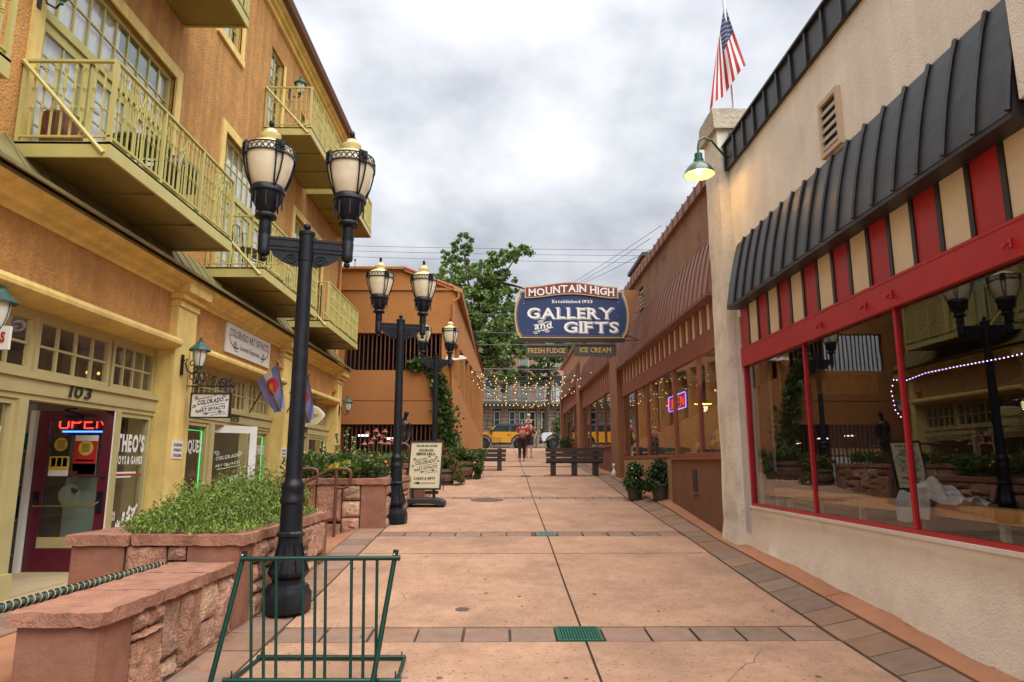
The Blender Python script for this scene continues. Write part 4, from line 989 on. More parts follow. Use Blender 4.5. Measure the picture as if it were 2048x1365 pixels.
# flag ---------------------------------------------------------------
def flag(name,label,cat,pole,hoist0,hoist1,fly0,fly1,colour,mats,nu,nv,folds,parent_mats,pole_r=.02,extra=None,sag=0,loc=(0,0,0)):
    """corner points: hoist top/bottom on the pole, fly top/bottom hanging; colour(u,v) gives a material index"""
    t=wthing(name,label,cat,loc); MB().tube(pole,pole_r,8).build('pole',parent_mats,t)
    A,B,C_,D=[Vector(p) for p in (hoist0,hoist1,fly0,fly1)]; nrm=(C_-A).cross(B-A).normalized()
    def P(u,v):
        p=A.lerp(B,v).lerp(C_.lerp(D,v),u); amp=u**.7
        return p+nrm*(folds*amp*(math.sin(v*9+u*3)+.5*math.sin(v*17-u*4+1)))+Vector((0,0,-sag*math.sin(math.pi*v)*u))
    m=MB(); V=[P(i/nu,j/nv) for j in range(nv+1) for i in range(nu+1)]; w=nu+1
    o=len(m.v); m.v.extend(tuple(p) for p in V)
    for j in range(nv):
        for i in range(nu): m.f.append((j*w+i,j*w+i+1,(j+1)*w+i+1,(j+1)*w+i)); m.mi.append(colour((i+.5)/nu,(j+.5)/nv))
    c=m.build('cloth',mats,t,smooth=80)
    if extra: extra(t,P,nrm)
    return t
def _px(x,y,Y):
    f=1365.3; p=R(10.072); w=R(.785); F=Vector((math.sin(w)*math.cos(p),math.cos(w)*math.cos(p),math.sin(p))); Rr=Vector((math.cos(w),-math.sin(w),0)); U=Rr.cross(F)
    d=F+Rr*((x-1024)/f)-U*((y-682.5)/f); return tuple(Vector((0,0,H))+d*(Y/d.y))
fred=mat('flag_red',(.30,.008,.022),.8); fwhite=mat('flag_white',(.62,.58,.58),.8); fblue=mat('flag_blue',(.010,.018,.085),.8)
def usa(u,v):
    if u<.42 and v<7/13: return 2
    return 0 if int(v*13)%2==0 else 1
def stars(t,P,nrm):
    m=MB()
    for r_ in range(9):
        for c in range(6 if r_%2==0 else 5):
            u=.035+.07*c+(0 if r_%2==0 else .035); v=(.055+.11*r_)*7/13*.95
            if u>.41: continue
            c0=P(u,v)
            for sg in (1,-1):
                ps=[]
                for k in range(10):
                    a=math.pi/2+k*math.pi/5; q=.021 if k%2==0 else .009
                    ps.append(P(u+math.cos(a)*q*.62,v+math.sin(a)*q)+nrm*.012*sg)
                m.add([tuple(c0+nrm*.012*sg)]+[tuple(p) for p in ps],[(0,1+k,1+(k+1)%10) for k in range(10)])
    m.build('stars',fwhite,t)
flag('american_flag','stars and stripes hanging limp from the pole on the cream pier','flag',[(3.97,10.8,7.1),(3.94,10.8,8.2),(3.895,10.8,9.66)],_px(1449,8,10.8),_px(1432,112,10.75),_px(1492,132,10.6),_px(1419,224,10.45),usa,[fred,fwhite,fblue],60,52,.055,steel,.025,stars,loc=(3.95,10.8,7.1))
# barn lamp ----------------------------------------------------------
BL=wthing('barn_lamp','lit green gooseneck barn lamp reaching out over the cream pier','lamp',(3.6,9.9,6.3))
bg_=mat('lamp_green',(.012,.075,.05),.35,coat=.3)
MB().tube([(3.62,10.1,6.30),(3.5,10.05,6.30),(3.38,9.95,6.36),(3.24,9.86,6.47),(3.10,9.81,6.50),(3.02,9.8,6.44),(3.0,9.8,6.33),(3.0,9.8,6.2)],.017,8).build('gooseneck',bg_,BL,smooth=60)
MB().lathe([(.035,.36),(.06,.34),(.06,.26),(.075,.25),(.075,.2),(.10,.19),(.16,.14),(.215,.06),(.235,0),(.228,0),(.205,.055),(.15,.13),(.05,.17)],24,(3.0,9.8,5.88),cap=False).build('shade',bg_,BL,smooth=40)
MB().lathe([(.226,.003),(.202,.055),(.148,.128),(.0,.165)],24,(3.0,9.8,5.878),cap=False).build('reflector',mat('enamel_warm_lit',(.80,.72,.50),.4),BL,smooth=40)  # white enamel with the bulb's warm light tinted into its colour
MB().sphere((3.0,9.8,5.95),.06,10,8).build('bulb',emit_mat('lamp_bulb',(1.0,.58,.16),3),BL)
pl=bpy.data.lights.new('barn_lamp_light','POINT'); pl.energy=3; pl.color=(1,.55,.16); pl.shadow_soft_size=.06; po=bpy.data.objects.new('barn_lamp_light',pl); COL.objects.link(po); po.location=(3.0,9.8,5.87); po.parent=BL; po.matrix_parent_inverse=WORLD[BL.name]

# ================================================================== brown shops beyond
brownlt=mat('light_brown_stucco',(.40,.205,.105),.93,bump=(40,.6,.02),vary=.14)
brownpier=mat('pier_brown_stucco',(.29,.135,.065),.93,bump=(40,.6,.02),vary=.14)
BB=thing('brown_shops','row of brown stuccoed shops with ribbed red brown awnings climbing the right side','building',(0,0,0))
bays_b=[(10.88,20.3,0.0),(21.75,30.4,.42),(31.7,40.2,.86)]
m=MB()
for a,b,dz in bays_b:
    b2=b+1.4 if b<40 else b
    holes=[(a+.12,b-.05,1.66+dz,3.46+dz)]
    mm=MB(); wall_x(mm,XR,a,b2,-.2,3.85+dz,holes,.03,sgn=-1); mm.build('wall',brownst,BB)
    mm=MB(); wall_x(mm,XR+.005,a,b2,3.85+dz,6.35+dz*.9,[(17.0,17.45,5.45,6.0)] if dz==0 else [],.08,sgn=-1); mm.build('upper_wall',brownold if dz==0 else brownlt,BB)
m.quad((12,10.88,0),(12,40.2,0),(12,40.2,6.3),(12,10.88,6.3)); m.quad((XR+.01,40.2,0),(XR+.01,40.2,7.1),(12,40.2,7.1),(12,40.2,0)); m.build('rear_wall',brownst,BB)
m=MB(); m.box(3.75,11.9,10.9,40.1,6.1,6.2); m.build('roof',asphalt,BB)
ap2=[(3.35,4.30),(3.355,4.34),(3.38,4.50),(3.42,4.74),(3.475,5.0),(3.535,5.22),(3.585,5.35)]
for a,b,dz in bays_b:
    c=MB(); c.box(3.52,3.8,a,b+1.35,6.32+dz*.9,6.52+dz*.9); c=c.build('parapet_flashing',redmetal,BB)
    rb=MB().box(3.49,3.52,-.015,.015,6.31+dz*.9,6.53+dz*.9).mesh('rib',redmetal)
    for k in range(int((b-a+1.3)/.42)): link('rib',rb,c,loc=(0,a+.1+k*.42,0))
    me=MB(); pw=.30
    for (xa,za),(xb,zb_) in zip(ap2,ap2[1:]): me.quad((xa,0,za+dz),(xa,pw,za+dz),(xb,pw,zb_+dz),(xb,0,zb_+dz))
    me.tube([(x-.01,0,z+.01+dz) for x,z in ap2],.014,5); pan=me.mesh('awning_panel',redmetal,smooth=50)
    aw=MB(); aw.box(3.355,3.6,a,b,4.26+dz,4.30+dz); aw.prism([(3.36,4.30+dz),(3.42,4.72+dz),(3.585,5.34+dz),(3.6,5.34+dz),(3.6,4.30+dz)],'y',a-.01,a); aw.prism([(3.36,4.30+dz),(3.42,4.72+dz),(3.585,5.34+dz),(3.6,5.34+dz),(3.6,4.30+dz)],'y',b,b+.01); aw=aw.build('awning',redmetal,BB)
    for k in range(int((b-a)/pw)): link('awning_panel',pan,aw,loc=(0,a+k*pw,0))
    m=MB(); m.box(3.545,3.66,a+.02,b-.02,3.46+dz,3.80+dz); m.build('beam',redbrown,BB)
    y=a+.1
    while y<b-.3:
        MB().box(3.575,3.6,y,y+.24,3.81+dz,4.34+dz).build('panel',creampanel,BB); MB().box(3.55,3.598,y+.245,y+.46,3.81+dz,4.34+dz).build('panel',redbrown,BB); y+=.465
    mul=[a+.12,b-.05]+([12.41,14.2,16.9,18.4] if dz==0 else [a+2.2,a+4.4,a+6.4])
    f=MB(); f.box(3.555,3.64,a+.12,b-.05,1.64+dz,1.72+dz)
    for y in mul: f.box(3.565,3.64,y-.035,y+.035,1.72+dz,3.46+dz)
    f=f.build('shop_window',redbrown,BB); ms=sorted(mul)
    for p,q in zip(ms,ms[1:]): MB().box(3.605,3.611,p+.03,q-.03,1.715+dz,3.465+dz).build('pane',shopglass,f)
    # interior
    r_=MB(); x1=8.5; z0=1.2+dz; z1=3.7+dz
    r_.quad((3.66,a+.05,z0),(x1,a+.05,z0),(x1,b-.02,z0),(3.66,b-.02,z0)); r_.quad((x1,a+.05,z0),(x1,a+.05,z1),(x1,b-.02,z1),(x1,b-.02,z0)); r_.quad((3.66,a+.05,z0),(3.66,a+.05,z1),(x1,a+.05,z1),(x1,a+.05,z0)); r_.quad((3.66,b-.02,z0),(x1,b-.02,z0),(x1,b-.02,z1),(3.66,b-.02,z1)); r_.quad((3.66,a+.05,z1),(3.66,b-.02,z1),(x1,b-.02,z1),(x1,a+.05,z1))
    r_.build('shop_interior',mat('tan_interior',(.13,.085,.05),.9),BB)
for a,b,dz in ((20.3,21.75,.2),(30.4,31.7,.62),(40.2,40.75,.86)):
    MB().box(3.42,4.0,a+.06,b-.05 if b<40.5 else b,.2,4.6+dz).build('pier',brownpier,BB)
# kick wall near the pier stands proud of the recess
m=MB(); vs=[];fs=[];n=14
m.box(3.50,3.59,10.88,14.35,.0,1.60); m.build('kick_wall',brownst,BB)
m=MB(); m.box(3.46,3.6,10.88,14.38,1.60,1.645); m.build('window_ledge',redbrown,BB)
m=MB(); m.box(3.485,3.497,12.45,12.72,1.02,1.42); m.build('wall_vent',dark,BB); m=MB(); m.box(3.47,3.5,12.42,12.75,.99,1.02); m.build('vent_sill',brownst,BB)
m=MB(); m.box(3.555,3.592,14.38,20.25,.5,1.62); m.build('kick_panel',mat('tan_kick',(.36,.21,.11),.9,vary=.12),BB)
v=MB(); v.box(3.57,3.6,16.98,17.47,5.43,5.46); v.box(3.57,3.6,16.98,17.47,5.99,6.02); v=v.build('louvre_vent',brownst,BB)
for k in range(5): MB().box(3.6,3.64,17.0,17.45,5.48+k*.1,5.53+k*.1).build('slat',mat('vent_slat',(.42,.36,.30),.6),v)
# electric conduit and posts
m=MB(); m.tube([(3.52,21.0,1.2),(3.52,21.0,4.2)],.03,6); m.build('conduit',redbrown,BB)
# brick chimney block behind
o=MB().box(5.6,7.6,26,29,6.1,9.6).build('brick_block',mat('ochre_brick',(.38,.20,.09),.9,bump=(10,.5,.03),vary=.2)); tag(o,'ochre brick block rising behind the brown parapet','building'); m=MB(); m.box(5.5,7.7,25.9,29.1,9.6,9.75); m.build('coping',charcoal,o)
# window display of the first brown shop: goods, signs and lights
def disp(name,label,cat,x0,x1,y0,y1,z0,z1,mt): return tag(MB().box(x0,x1,y0,y1,z0,z1).build(name,mt),label,cat)
# neon OPEN sign
def rrect(y0,y1,z0,z1,x,r_=.05):
    p=[]
    for cy_,cz_,a0 in ((y1-r_,z1-r_,0),(y0+r_,z1-r_,90),(y0+r_,z0+r_,180),(y1-r_,z0+r_,270)):
        for k in range(4): a=R(a0+k*30); p.append((x,cy_+math.cos(a)*r_,cz_+math.sin(a)*r_))
    return p
NS=wthing('neon_open_sign','red and violet neon OPEN sign in the brown shop window','neon sign',(3.72,15.0,2.7))
yc0,yc1,z0,z1=13.90,15.35,2.66,2.98
MB().box(3.76,3.78,yc0,yc1,z0,z1).build('backing',blackpaint,NS)
MB().tube(rrect(yc0,yc1,z0,z1,3.74),.010,6,closed=True).build('violet_tube',neon_violet,NS)
def neon_word(par,word,o,right,up,w,h,r_,mt):
    G={'O':[[(0,.15),(0,.85),(.15,1),(.85,1),(1,.85),(1,.15),(.85,0),(.15,0),(0,.15)]],'P':[[(0,0),(0,1),(.8,1),(1,.85),(1,.6),(.8,.45),(0,.45)]],'E':[[(1,0),(0,0),(0,1),(1,1)],[(0,.5),(.8,.5)]],'N':[[(0,0),(0,1),(1,0),(1,1)]]}
    m=MB(); o=Vector(o); right=Vector(right); up=Vector(up)
    for k,ch in enumerate(word):
        for st in G[ch]: m.tube([o+right*(w*(k+.12+x*.70))+up*(h*y) for x,y in st],r_,6)
    return m.build('red_tube',mt,par)
neon_word(NS,"OPEN",(3.73,yc1-.05,z0+.05),(0,-1,0),(0,0,1),(yc1-yc0-.1)/4,.20,.009,neon_red)

# lit pendants in the brown shops; all but the nearest added as fill
for x,y,z,lab in ((4.3,11.7,3.1,'lit yellow cone pendant hanging close behind the nearest brown shop window'),(5.6,15.5,3.15,'added yellow cone pendant lighting the depth of the first brown shop, above the gift bags'),(5.6,19,3.15,'added yellow cone pendant lighting the far end of the first brown shop'),(5.4,25.5,3.5,'added yellow cone pendant lighting the second brown shop')):
    PD=wthing('pendant_lamp',lab,'lamp',(x,y,z),'pendants inside the brown shops')
    MB().lathe([(.03,.22),(.06,.2),(.24,.0)],20,(x,y,z),cap=False).build('shade',mat('shade_yellow',(.65,.45,.06),.5),PD,smooth=40); MB().tube([(x,y,z+.2),(x,y,z+.55)],.008,5).build('cord',blackpaint,PD); MB().sphere((x,y,z+.04),.05,8,6).build('bulb',emit_mat('lamp_bulb',(1.0,.58,.16),3),PD)
    l_=bpy.data.lights.new('shop_lamp_light','POINT'); l_.energy=16; l_.color=(1,.74,.42); l_.shadow_soft_size=.12; o_=bpy.data.objects.new('shop_lamp_light',l_); COL.objects.link(o_); o_.location=(x,y,z-.1); o_.parent=PD; o_.matrix_parent_inverse=WORLD[PD.name]
# ================================================================== parking garage closing the left side
GB=thing('parking_garage','burnt orange stucco parking garage with barred openings and a clay tiled roof edge','building',(0,0,0))
GY=21.5; gx0,gx1=-7.5,-1.53
def wall_y(mb,y,poly_cells): 
    for a,b,c,d in poly_cells: mb.quad((a,y,c),(b,y,c),(b,y,d),(a,y,d))
m=MB()
m.quad((gx0,GY,-.5),(-5.05,GY,-.5),(-5.05,GY,7.05),(gx0,GY,7.05)); m.quad((-5.05,GY,5.62),(-1.95,GY,5.62),(-1.95,GY,7.05),(-5.05,GY,7.05)); m.quad((-1.95,GY,-.5),(gx1,GY,-.5),(gx1,GY,7.05),(-1.95,GY,7.05))
for x in (-5.05,-1.95):
    m.quad((x,GY,4.42),(x,GY+.25,4.42),(x,GY+.25,5.62),(x,GY,5.62)); m.quad((x,GY,.3),(x,GY+.25,.3),(x,GY+.25,2.72),(x,GY,2.72))
m.quad((-5.05,GY,5.62),(-1.95,GY,5.62),(-1.95,GY+.25,5.62),(-5.05,GY+.25,5.62))
m.build('front_wall',garage_m,GB)
m=MB(); m.add([(gx0,GY+.04,7.05),(gx1,GY+.04,7.05),(-3.22,GY+.04,7.72),(gx0,GY+.04,7.72)],[(0,1,2,3)]); m.build('gable_wall',garage_m,GB)
m=MB(); m.box(gx0,gx1-.01,GY-.05,GY+.04,7.02,7.10); m.box(gx0,-3.2,GY-.08,GY+.3,7.72,7.80); m.prism([(-3.2,7.66),(gx1,6.99),(gx1,7.09),(-3.2,7.78)],'y',GY-.06,GY+.04); m.build('band_course',garage_m,GB)
m=MB(); m.box(-5.05,-1.95,GY-.012,GY+.1,3.46,4.42); m.box(-5.05,-1.95,GY-.012,GY+.1,2.72,3.44); m.build('spandrel_panel',garage_s,GB)
bar=MB().box(-.016,.016,-.016,.016,0,1.22).mesh('bar',rustrail); bar2=MB().box(-.016,.016,-.016,.016,0,1.9).mesh('bar',rustrail)
for k in range(23): link('bar',bar,GB,loc=(-4.98+k*.135,GY+.1,4.41)); link('bar',bar2,GB,loc=(-4.98+k*.135,GY+.1,.85))
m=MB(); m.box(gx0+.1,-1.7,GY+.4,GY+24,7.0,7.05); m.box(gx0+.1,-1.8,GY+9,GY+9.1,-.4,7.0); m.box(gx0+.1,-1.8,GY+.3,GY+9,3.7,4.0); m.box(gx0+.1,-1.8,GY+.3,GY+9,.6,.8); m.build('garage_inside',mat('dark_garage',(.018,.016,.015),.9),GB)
for x,z in ((-4.75,2.46),(-3.8,2.36),(-2.85,2.2)):
    o=tag(MB().box(x-.16,x+.16,GY+2.0,GY+2.12,z-.03,z+.01).build('garage_light',emit_mat('tube_light',(1,.95,.85),2)),'lit fluorescent tube between the lower garage bars, %s of three'%{-4.75:'leftmost',-3.8:'middle',-2.85:'rightmost'}[x],'light','fluorescent tubes inside the garage')
# side wall along the alley: sloping parapet, fins and upper band
def sx(y): return gx1+(y-GY)*.0135
ys=[GY,43.0]
m=MB()
def side(y0,y1,za0,za1,zb0,zb1,off=0.0):
    m.quad((sx(y0)+off,y0,za0),(sx(y1)+off,y1,za1),(sx(y1)+off,y1,zb1),(sx(y0)+off,y0,zb0))
def lo(y): return 4.2-(y-GY)/21.5*1.3
def hi(y): return 5.35+(y-GY)/21.5*1.05
side(GY,43,.2,2.0,lo(GY),lo(43)); side(GY,43,hi(GY),hi(43),7.0,7.15)
m.quad((sx(GY),GY,lo(GY)),(sx(43),43,lo(43)),(sx(43)-.3,43,lo(43)),(sx(GY)-.3,GY,lo(GY)))
m.quad((sx(GY),GY,hi(GY)),(sx(43),43,hi(43)),(sx(43)-.3,43,hi(43)),(sx(GY)-.3,GY,hi(GY)))
m.quad((sx(43),43,1.5),(-8,43,1.5),(-8,43,7.1),(sx(43),43,7.1))
m.build('side_wall',garage_m,GB)
for k in range(8):
    y=GY+1.4+k*2.75; f=MB(); f.box(sx(y)-.45,sx(y)+.03,y,y+.35,lo(y)-.05,hi(y)+.08); f.build('fin',garage_m,GB)
m=MB(); m.prism([(gx1-.05,7.0),(gx1+.20,6.93),(gx1+.22,7.06),(gx1-.05,7.13)],'y',GY-.12,43.3); m.build('eave',mat('gutter_tan',(.40,.20,.075),.6),GB)
m=MB(); m.tube([(gx1+.12,GY-.06,6.98),(gx1+.1,GY-.06,6.78),(gx1-.06,GY-.06,6.6),(gx1-.06,GY-.06,3.4)],.05,8); m.build('downpipe',garage_m,GB)
m=MB(); m.tube([(sx(36),36,5.95),(sx(36)+.3,36,5.95)],.12,8); m.build('drain_spout',mat('gutter_tan',(.40,.20,.075),.6),GB)
m=MB(); m.add([(-3.25,GY+.05,7.76),(gx1+.18,GY+.05,7.08),(gx1+.4,43.2,7.1),(-3.25,43.2,7.76),(gx0,43.2,7.76),(gx0,GY+.05,7.76)],[(0,1,2,3),(0,3,4,5)]); m.build('roof',tile,GB)
tl=MB(); 
tl.tube([(0,0,0),(.15,0,-.062)],[.055,.065],8)
tl=tl.mesh('roof_tile',tile,smooth=50)
for k in range(14):
    a=k/13.0; link('roof_tile',tl,GB,loc=(-3.22+1.72*a,GY-.02,7.78-.69*a))
m=MB(); m.tube([(-4.86,GY+.2,7.8),(-4.86,GY+.2,8.06)],.012,5); m.sphere((-4.86,GY+.2,8.1),.04,8,6); m.build('roof_finial',rustrail,GB)
t=wthing('security_light','small white twin flood lamp on the garage corner','lamp',(-1.6,21.4,4.8)); m=MB(); m.box(-1.75,-1.35,21.28,21.4,4.72,4.78); m.prism([(-1.8,4.70),(-1.55,4.72),(-1.6,4.82),(-1.75,4.82)],'y',21.1,21.35); m.prism([(-1.4,4.70),(-1.1,4.74),(-1.25,4.84),(-1.35,4.84)],'y',21.1,21.35); m.build('lamp_head',white,t)
# ivy climbing the corner
iv=[(-2.9,4.58),(-2.55,4.62),(-2.2,4.55),(-2.05,4.1),(-1.95,3.7),(-1.9,3.3),(-1.75,2.9),(-1.8,2.5),(-1.62,2.2),(-1.6,1.7),(-1.7,1.3)]
C_=[]
for (a,b),(c,d) in zip(iv,iv[1:]):
    for _ in range(150):
        t_=random.random(); r_=random.gauss(0,.13+.03*(d<3.4)); C_.append((a+(c-a)*t_+r_,GY-.06-abs(random.gauss(0,.07)),b+(d-b)*t_+random.gauss(0,.10)))
for _ in range(60): C_.append((gx1+.06+abs(random.gauss(0,.08)),GY+abs(random.gauss(0,.25)),random.uniform(1.2,3.3)))
t=wthing('ivy','green ivy climbing the corner of the orange parking garage','ivy',(-1.8,21.4,1.2))
o=leaves(C_,.13,.9).build('foliage',leafA,t); o['kind']='stuff'
MB().tube([(a,GY-.03,b) for a,b in iv],.015,5).build('stem',bark,t)

# ================================================================== hotel across the street
HB=thing('stone_hotel','stone and pink hotel with white balustrade and green eaves across the street','building',(0,0,0))
HY=58.0; 
m=MB(); m.box(-30,30,HY,HY+1,2.4,6.6); m.build('base_wall',mortar,HB)
rr=random.Random(8)
hwin=[(x,4.45,5.72) for x in (-4.6,-2.6,-.66,.62,1.47,2.32,3.35,4.72,6.6,8.2)]; WW=.38
st=MB(); z=2.5
while z<6.28:
    h=rr.uniform(.26,.40); cutz=z+h>4.3 and z<5.85; edges=[-7.5]+([e for a,_,_ in hwin for e in (a-.13,a+WW+.13)] if cutz else [])+[10]
    for i in range(0,len(edges),2):
        x=edges[i]
        while x<edges[i+1]-.03:
            w=min(rr.uniform(.40,.95),edges[i+1]-x); d=rr.uniform(.04,.12); st.box(x+.018,x+w-.018,HY-d,HY+.05,z+.018,min(z+h,6.29)-.018); x+=w
    z+=h
o=st.build('stone_courses',stonegray,HB); o['kind']='stuff'
for a,z0,z1 in hwin:
    f=MB(); f.box(a-.09,a,HY-.14,HY,z0,z1+.1); f.box(a+WW,a+WW+.09,HY-.14,HY,z0,z1+.1); f.box(a,a+WW,HY-.14,HY,z1,z1+.1); f.box(a-.12,a+WW+.12,HY-.18,HY,z0-.12,z0); f.box(a,a+WW,HY-.1,HY,z0+(z1-z0)*.5-.03,z0+(z1-z0)*.5+.03); f=f.build('window',hoteltrim,HB)
    MB().box(a,a+WW,HY-.05,HY-.04,z0,z1).build('pane',mat('dark_pane',(.03,.04,.045),.08),f)
m=MB(); m.box(-9,14,HY-1.0,HY,6.30,6.36); m.box(-9,14,HY-1.12,HY-.95,6.34,6.50); m.box(-9,14,HY-1.0,HY+2,6.48,6.56); m.build('eaves',mat('eaves_green',(.24,.27,.20),.7),HB)
for k in range(40): MB().sphere((-6+k*.33,HY-1.0,6.24),.035,6,4).build('eaves_bulb',emit_mat('eaves_bulb',(1,.8,.5),.8),HB)
m=MB(); m.box(-9,14,HY-.85,HY-.72,6.62,6.70); m.box(-9,14,HY-.88,HY-.70,7.42,7.52)
b_=m.build('balustrade',white,HB); bm_=MB().box(-.035,.035,-.035,.035,0,.74).mesh('baluster',white)
for k in range(64): link('baluster',bm_,b_,loc=(-5.5+k*.2,HY-.79,6.69))
for k in range(6): MB().box(-5+k*2.4-.14,-5+k*2.4+.14,HY-.93,HY-.65,6.56,7.66).build('pedestal',white,b_)
m=MB(); m.box(-8,13,HY+1.6,HY+9,6.5,12.4); m.build('upper_wall',pinkbrick,HB)
for i in range(11):
    for z0,z1 in ((7.2,9.0),(9.9,11.6)):
        a=-6+i*1.5; f=MB(); f.box(a-.1,a+.8,HY+1.5,HY+1.62,z0-.1,z1+.12); f=f.build('window',hoteltrim,HB)
        MB().box(a,a+.7,HY+1.48,HY+1.51,z0,z0+(z1-z0)*.49).build('pane',mat('pale_pane',(.30,.34,.33),.15),f); MB().box(a,a+.7,HY+1.48,HY+1.51,z0+(z1-z0)*.51,z1).build('pane',mat('dark_pane',(.03,.04,.045),.08),f)
m=MB(); m.add([(-8.6,HY+1,12.3),(13.6,HY+1,12.3),(11,HY+6,15),(-6,HY+6,15)],[(0,1,2,3)]); m.add([(-3.0,HY+.9,10.4),(1.0,HY+.9,10.4),(-1.0,HY+1.2,11.9)],[(0,1,2)]); m.add([(-3.0,HY+.9,10.4),(-1.0,HY+1.2,11.9),(-1.0,HY+4,11.9),(-3,HY+4,10.4)],[(0,1,2,3)]); m.add([(1.0,HY+.9,10.4),(-1.0,HY+1.2,11.9),(-1.0,HY+4,11.9),(1,HY+4,10.4)],[(0,1,2,3)]); m.build('roof',mat('hotel_shingle',(.16,.15,.13),.9),HB)
m=MB(); m.tube([(2.9,HY-.2,6.2),(2.9,HY-.2,2.6)],.06,8); m.build('downpipe',mat('pipe_green',(.22,.24,.16),.6),HB)
# ================================================================== trees
def tree(label,base,trunk,limbs,blobs,n,size,rs=1,lm=None,r0=.28):
    t=wthing('tree',label,'tree',base)
    m=MB(); k=len(trunk); m.tube(trunk,[r0*(1-.6*i/(k-1)) for i in range(k)],9); m.build('trunk',bark,t,smooth=60)
    for l_ in limbs: m=MB(); k=len(l_); m.tube(l_,[r0*.38*(1-.75*i/(k-1)) for i in range(k)],6); m.build('limb',bark,t,smooth=60)
    C_=[]; tot=sum(b[1][0]*b[1][1]*b[1][2] for b in blobs)**1
    for c,r_ in blobs:
        q=max(60,int(n*(r_[0]*r_[1]*r_[2])/tot))
        # each blob is made of sprays with gaps in between
        ns=max(7,q//34); sp=ball_pts(c,r_,ns,.25)
        for s_ in sp: C_.append(np.asarray(s_)+RNG.normal(size=(q//ns,3))*np.array([.34,.34,.24])*min(r_)*.36)
    C_=np.concatenate(C_)
    o=leaves(C_,size,.6,jitter=.5).build('crown',lm or leafT,t); o['kind']='stuff'; return t
def px(x,y,Y):
    """world point of an image position at depth Y, used only to note down measured places"""
    f=1365.3; p=R(10.072); w=R(.785); F=Vector((math.sin(w)*math.cos(p),math.cos(w)*math.cos(p),math.sin(p))); Rr=Vector((math.cos(w),-math.sin(w),0)); U=Rr.cross(F)
    d=F+Rr*((x-1024)/f)-U*((y-682.5)/f); return Vector((0,0,H))+d*(Y/d.y)
TY=53
T_=lambda x,y,dy=0: tuple(px(x,y,TY+dy))
bl=[]
for x,y,rx,ry in ((925,490,26,20),(905,520,34,18),(1040,505,26,20),(1005,520,40,18),(960,545,52,24),(905,555,40,22),(985,560,50,24),(935,600,58,32),(1000,600,44,28),(975,640,52,32),(925,650,40,30),(1010,650,36,28),(965,690,48,28),(1000,700,44,26),(985,740,40,22),(1030,690,34,22),(945,720,34,26),(1090,700,44,22),(1070,740,44,20),(1130,690,40,24),(1010,765,34,18),(1060,770,30,14),(880,525,18,14),(1085,650,40,30),(1110,740,26,18)):
    s_=TY/1365.; c=T_(x,y,random.uniform(-1.5,1.5)); bl.append((c,(rx*s_*1.1,1.6,ry*s_*1.15)))
tree('tall broad leafed tree rising behind the garage, its crown over the hotel',tuple(px(945,880,TY)),[T_(945,885),T_(947,760),T_(950,690),T_(955,620),T_(958,560),T_(962,520)],
     [[T_(950,690),T_(930,620),T_(912,555),T_(905,510)],[T_(952,660),T_(985,600),T_(1015,540),T_(1035,510)],[T_(955,620),T_(935,560),T_(925,490)],[T_(950,700),T_(990,660),T_(1020,640)],[T_(948,720),T_(980,720),T_(1010,730)],[T_(1000,565),T_(1040,575),T_(1075,588)],[T_(955,600),T_(975,560),T_(1000,515)]],bl[:17]+bl[20:21],24000,.27,r0=.34)
T2=lambda x,y,dy=0: tuple(px(x,y,55.5+dy))
tree('slim dark tree leaning over the parked vehicles in front of the hotel',T2(1089,884),[T2(1089,886),T2(1091,850),T2(1096,810),T2(1099,770),T2(1097,730),T2(1100,690)],[[T2(1098,770),T2(1070,745),T2(1045,735)],[T2(1097,740),T2(1120,715),T2(1140,690)]],[(tuple(Vector(c)+Vector((0,2.0,0))),r_) for c,r_ in bl[17:20]+bl[23:24]],7000,.27,r0=.26)
for lab,x0,y0,Y_,w_,h_ in (('dark tree far behind the garage roof, beside the tall tree',868,560,70,1.6,2.0),('leafy tree behind the hotel sign gap at the right',1150,700,66,3.0,3.0)):
    c=px(x0,y0,Y_); tree(lab,(c.x,Y_,2.6),[(c.x,Y_,2.6),(c.x+.2,Y_,6),(c.x,Y_,c.z)],[[(c.x,Y_,6),(c.x+.8,Y_,c.z)]],[((c.x,Y_,c.z-1),(w_,w_,h_)),((c.x+.8,Y_,c.z-3),(w_,w_,h_)),((c.x-.9,Y_,c.z-4),(w_,w_,h_))],3500,.4)
# small bush at the far corner of the brown shops
def bush(name,label,cat,c,r_,n,size,m_,stem=True,up=0.0,group=None):
    t=wthing(name,label,cat,(c[0],c[1],c[2]-r_[2]),group); o=leaves(ball_pts(c,r_,n,.2),size,.6,up=up).build('foliage',m_,t); o['kind']='stuff'
    if stem: MB().tube([(c[0],c[1],c[2]-r_[2]-.05),(c[0]+.02,c[1],c[2])],.02,5).build('stem',bark,t)
    return t
bush('shrub','small shrub against the farthest brown shop wall','shrub',(3.3,36,2.45),(.35,.35,.45),900,.09,leafA)
bush('sapling','thin leafy sapling at the far end of the brown shops','sapling',(3.35,41.5,3.6),(.45,.45,.9),900,.11,leafA)
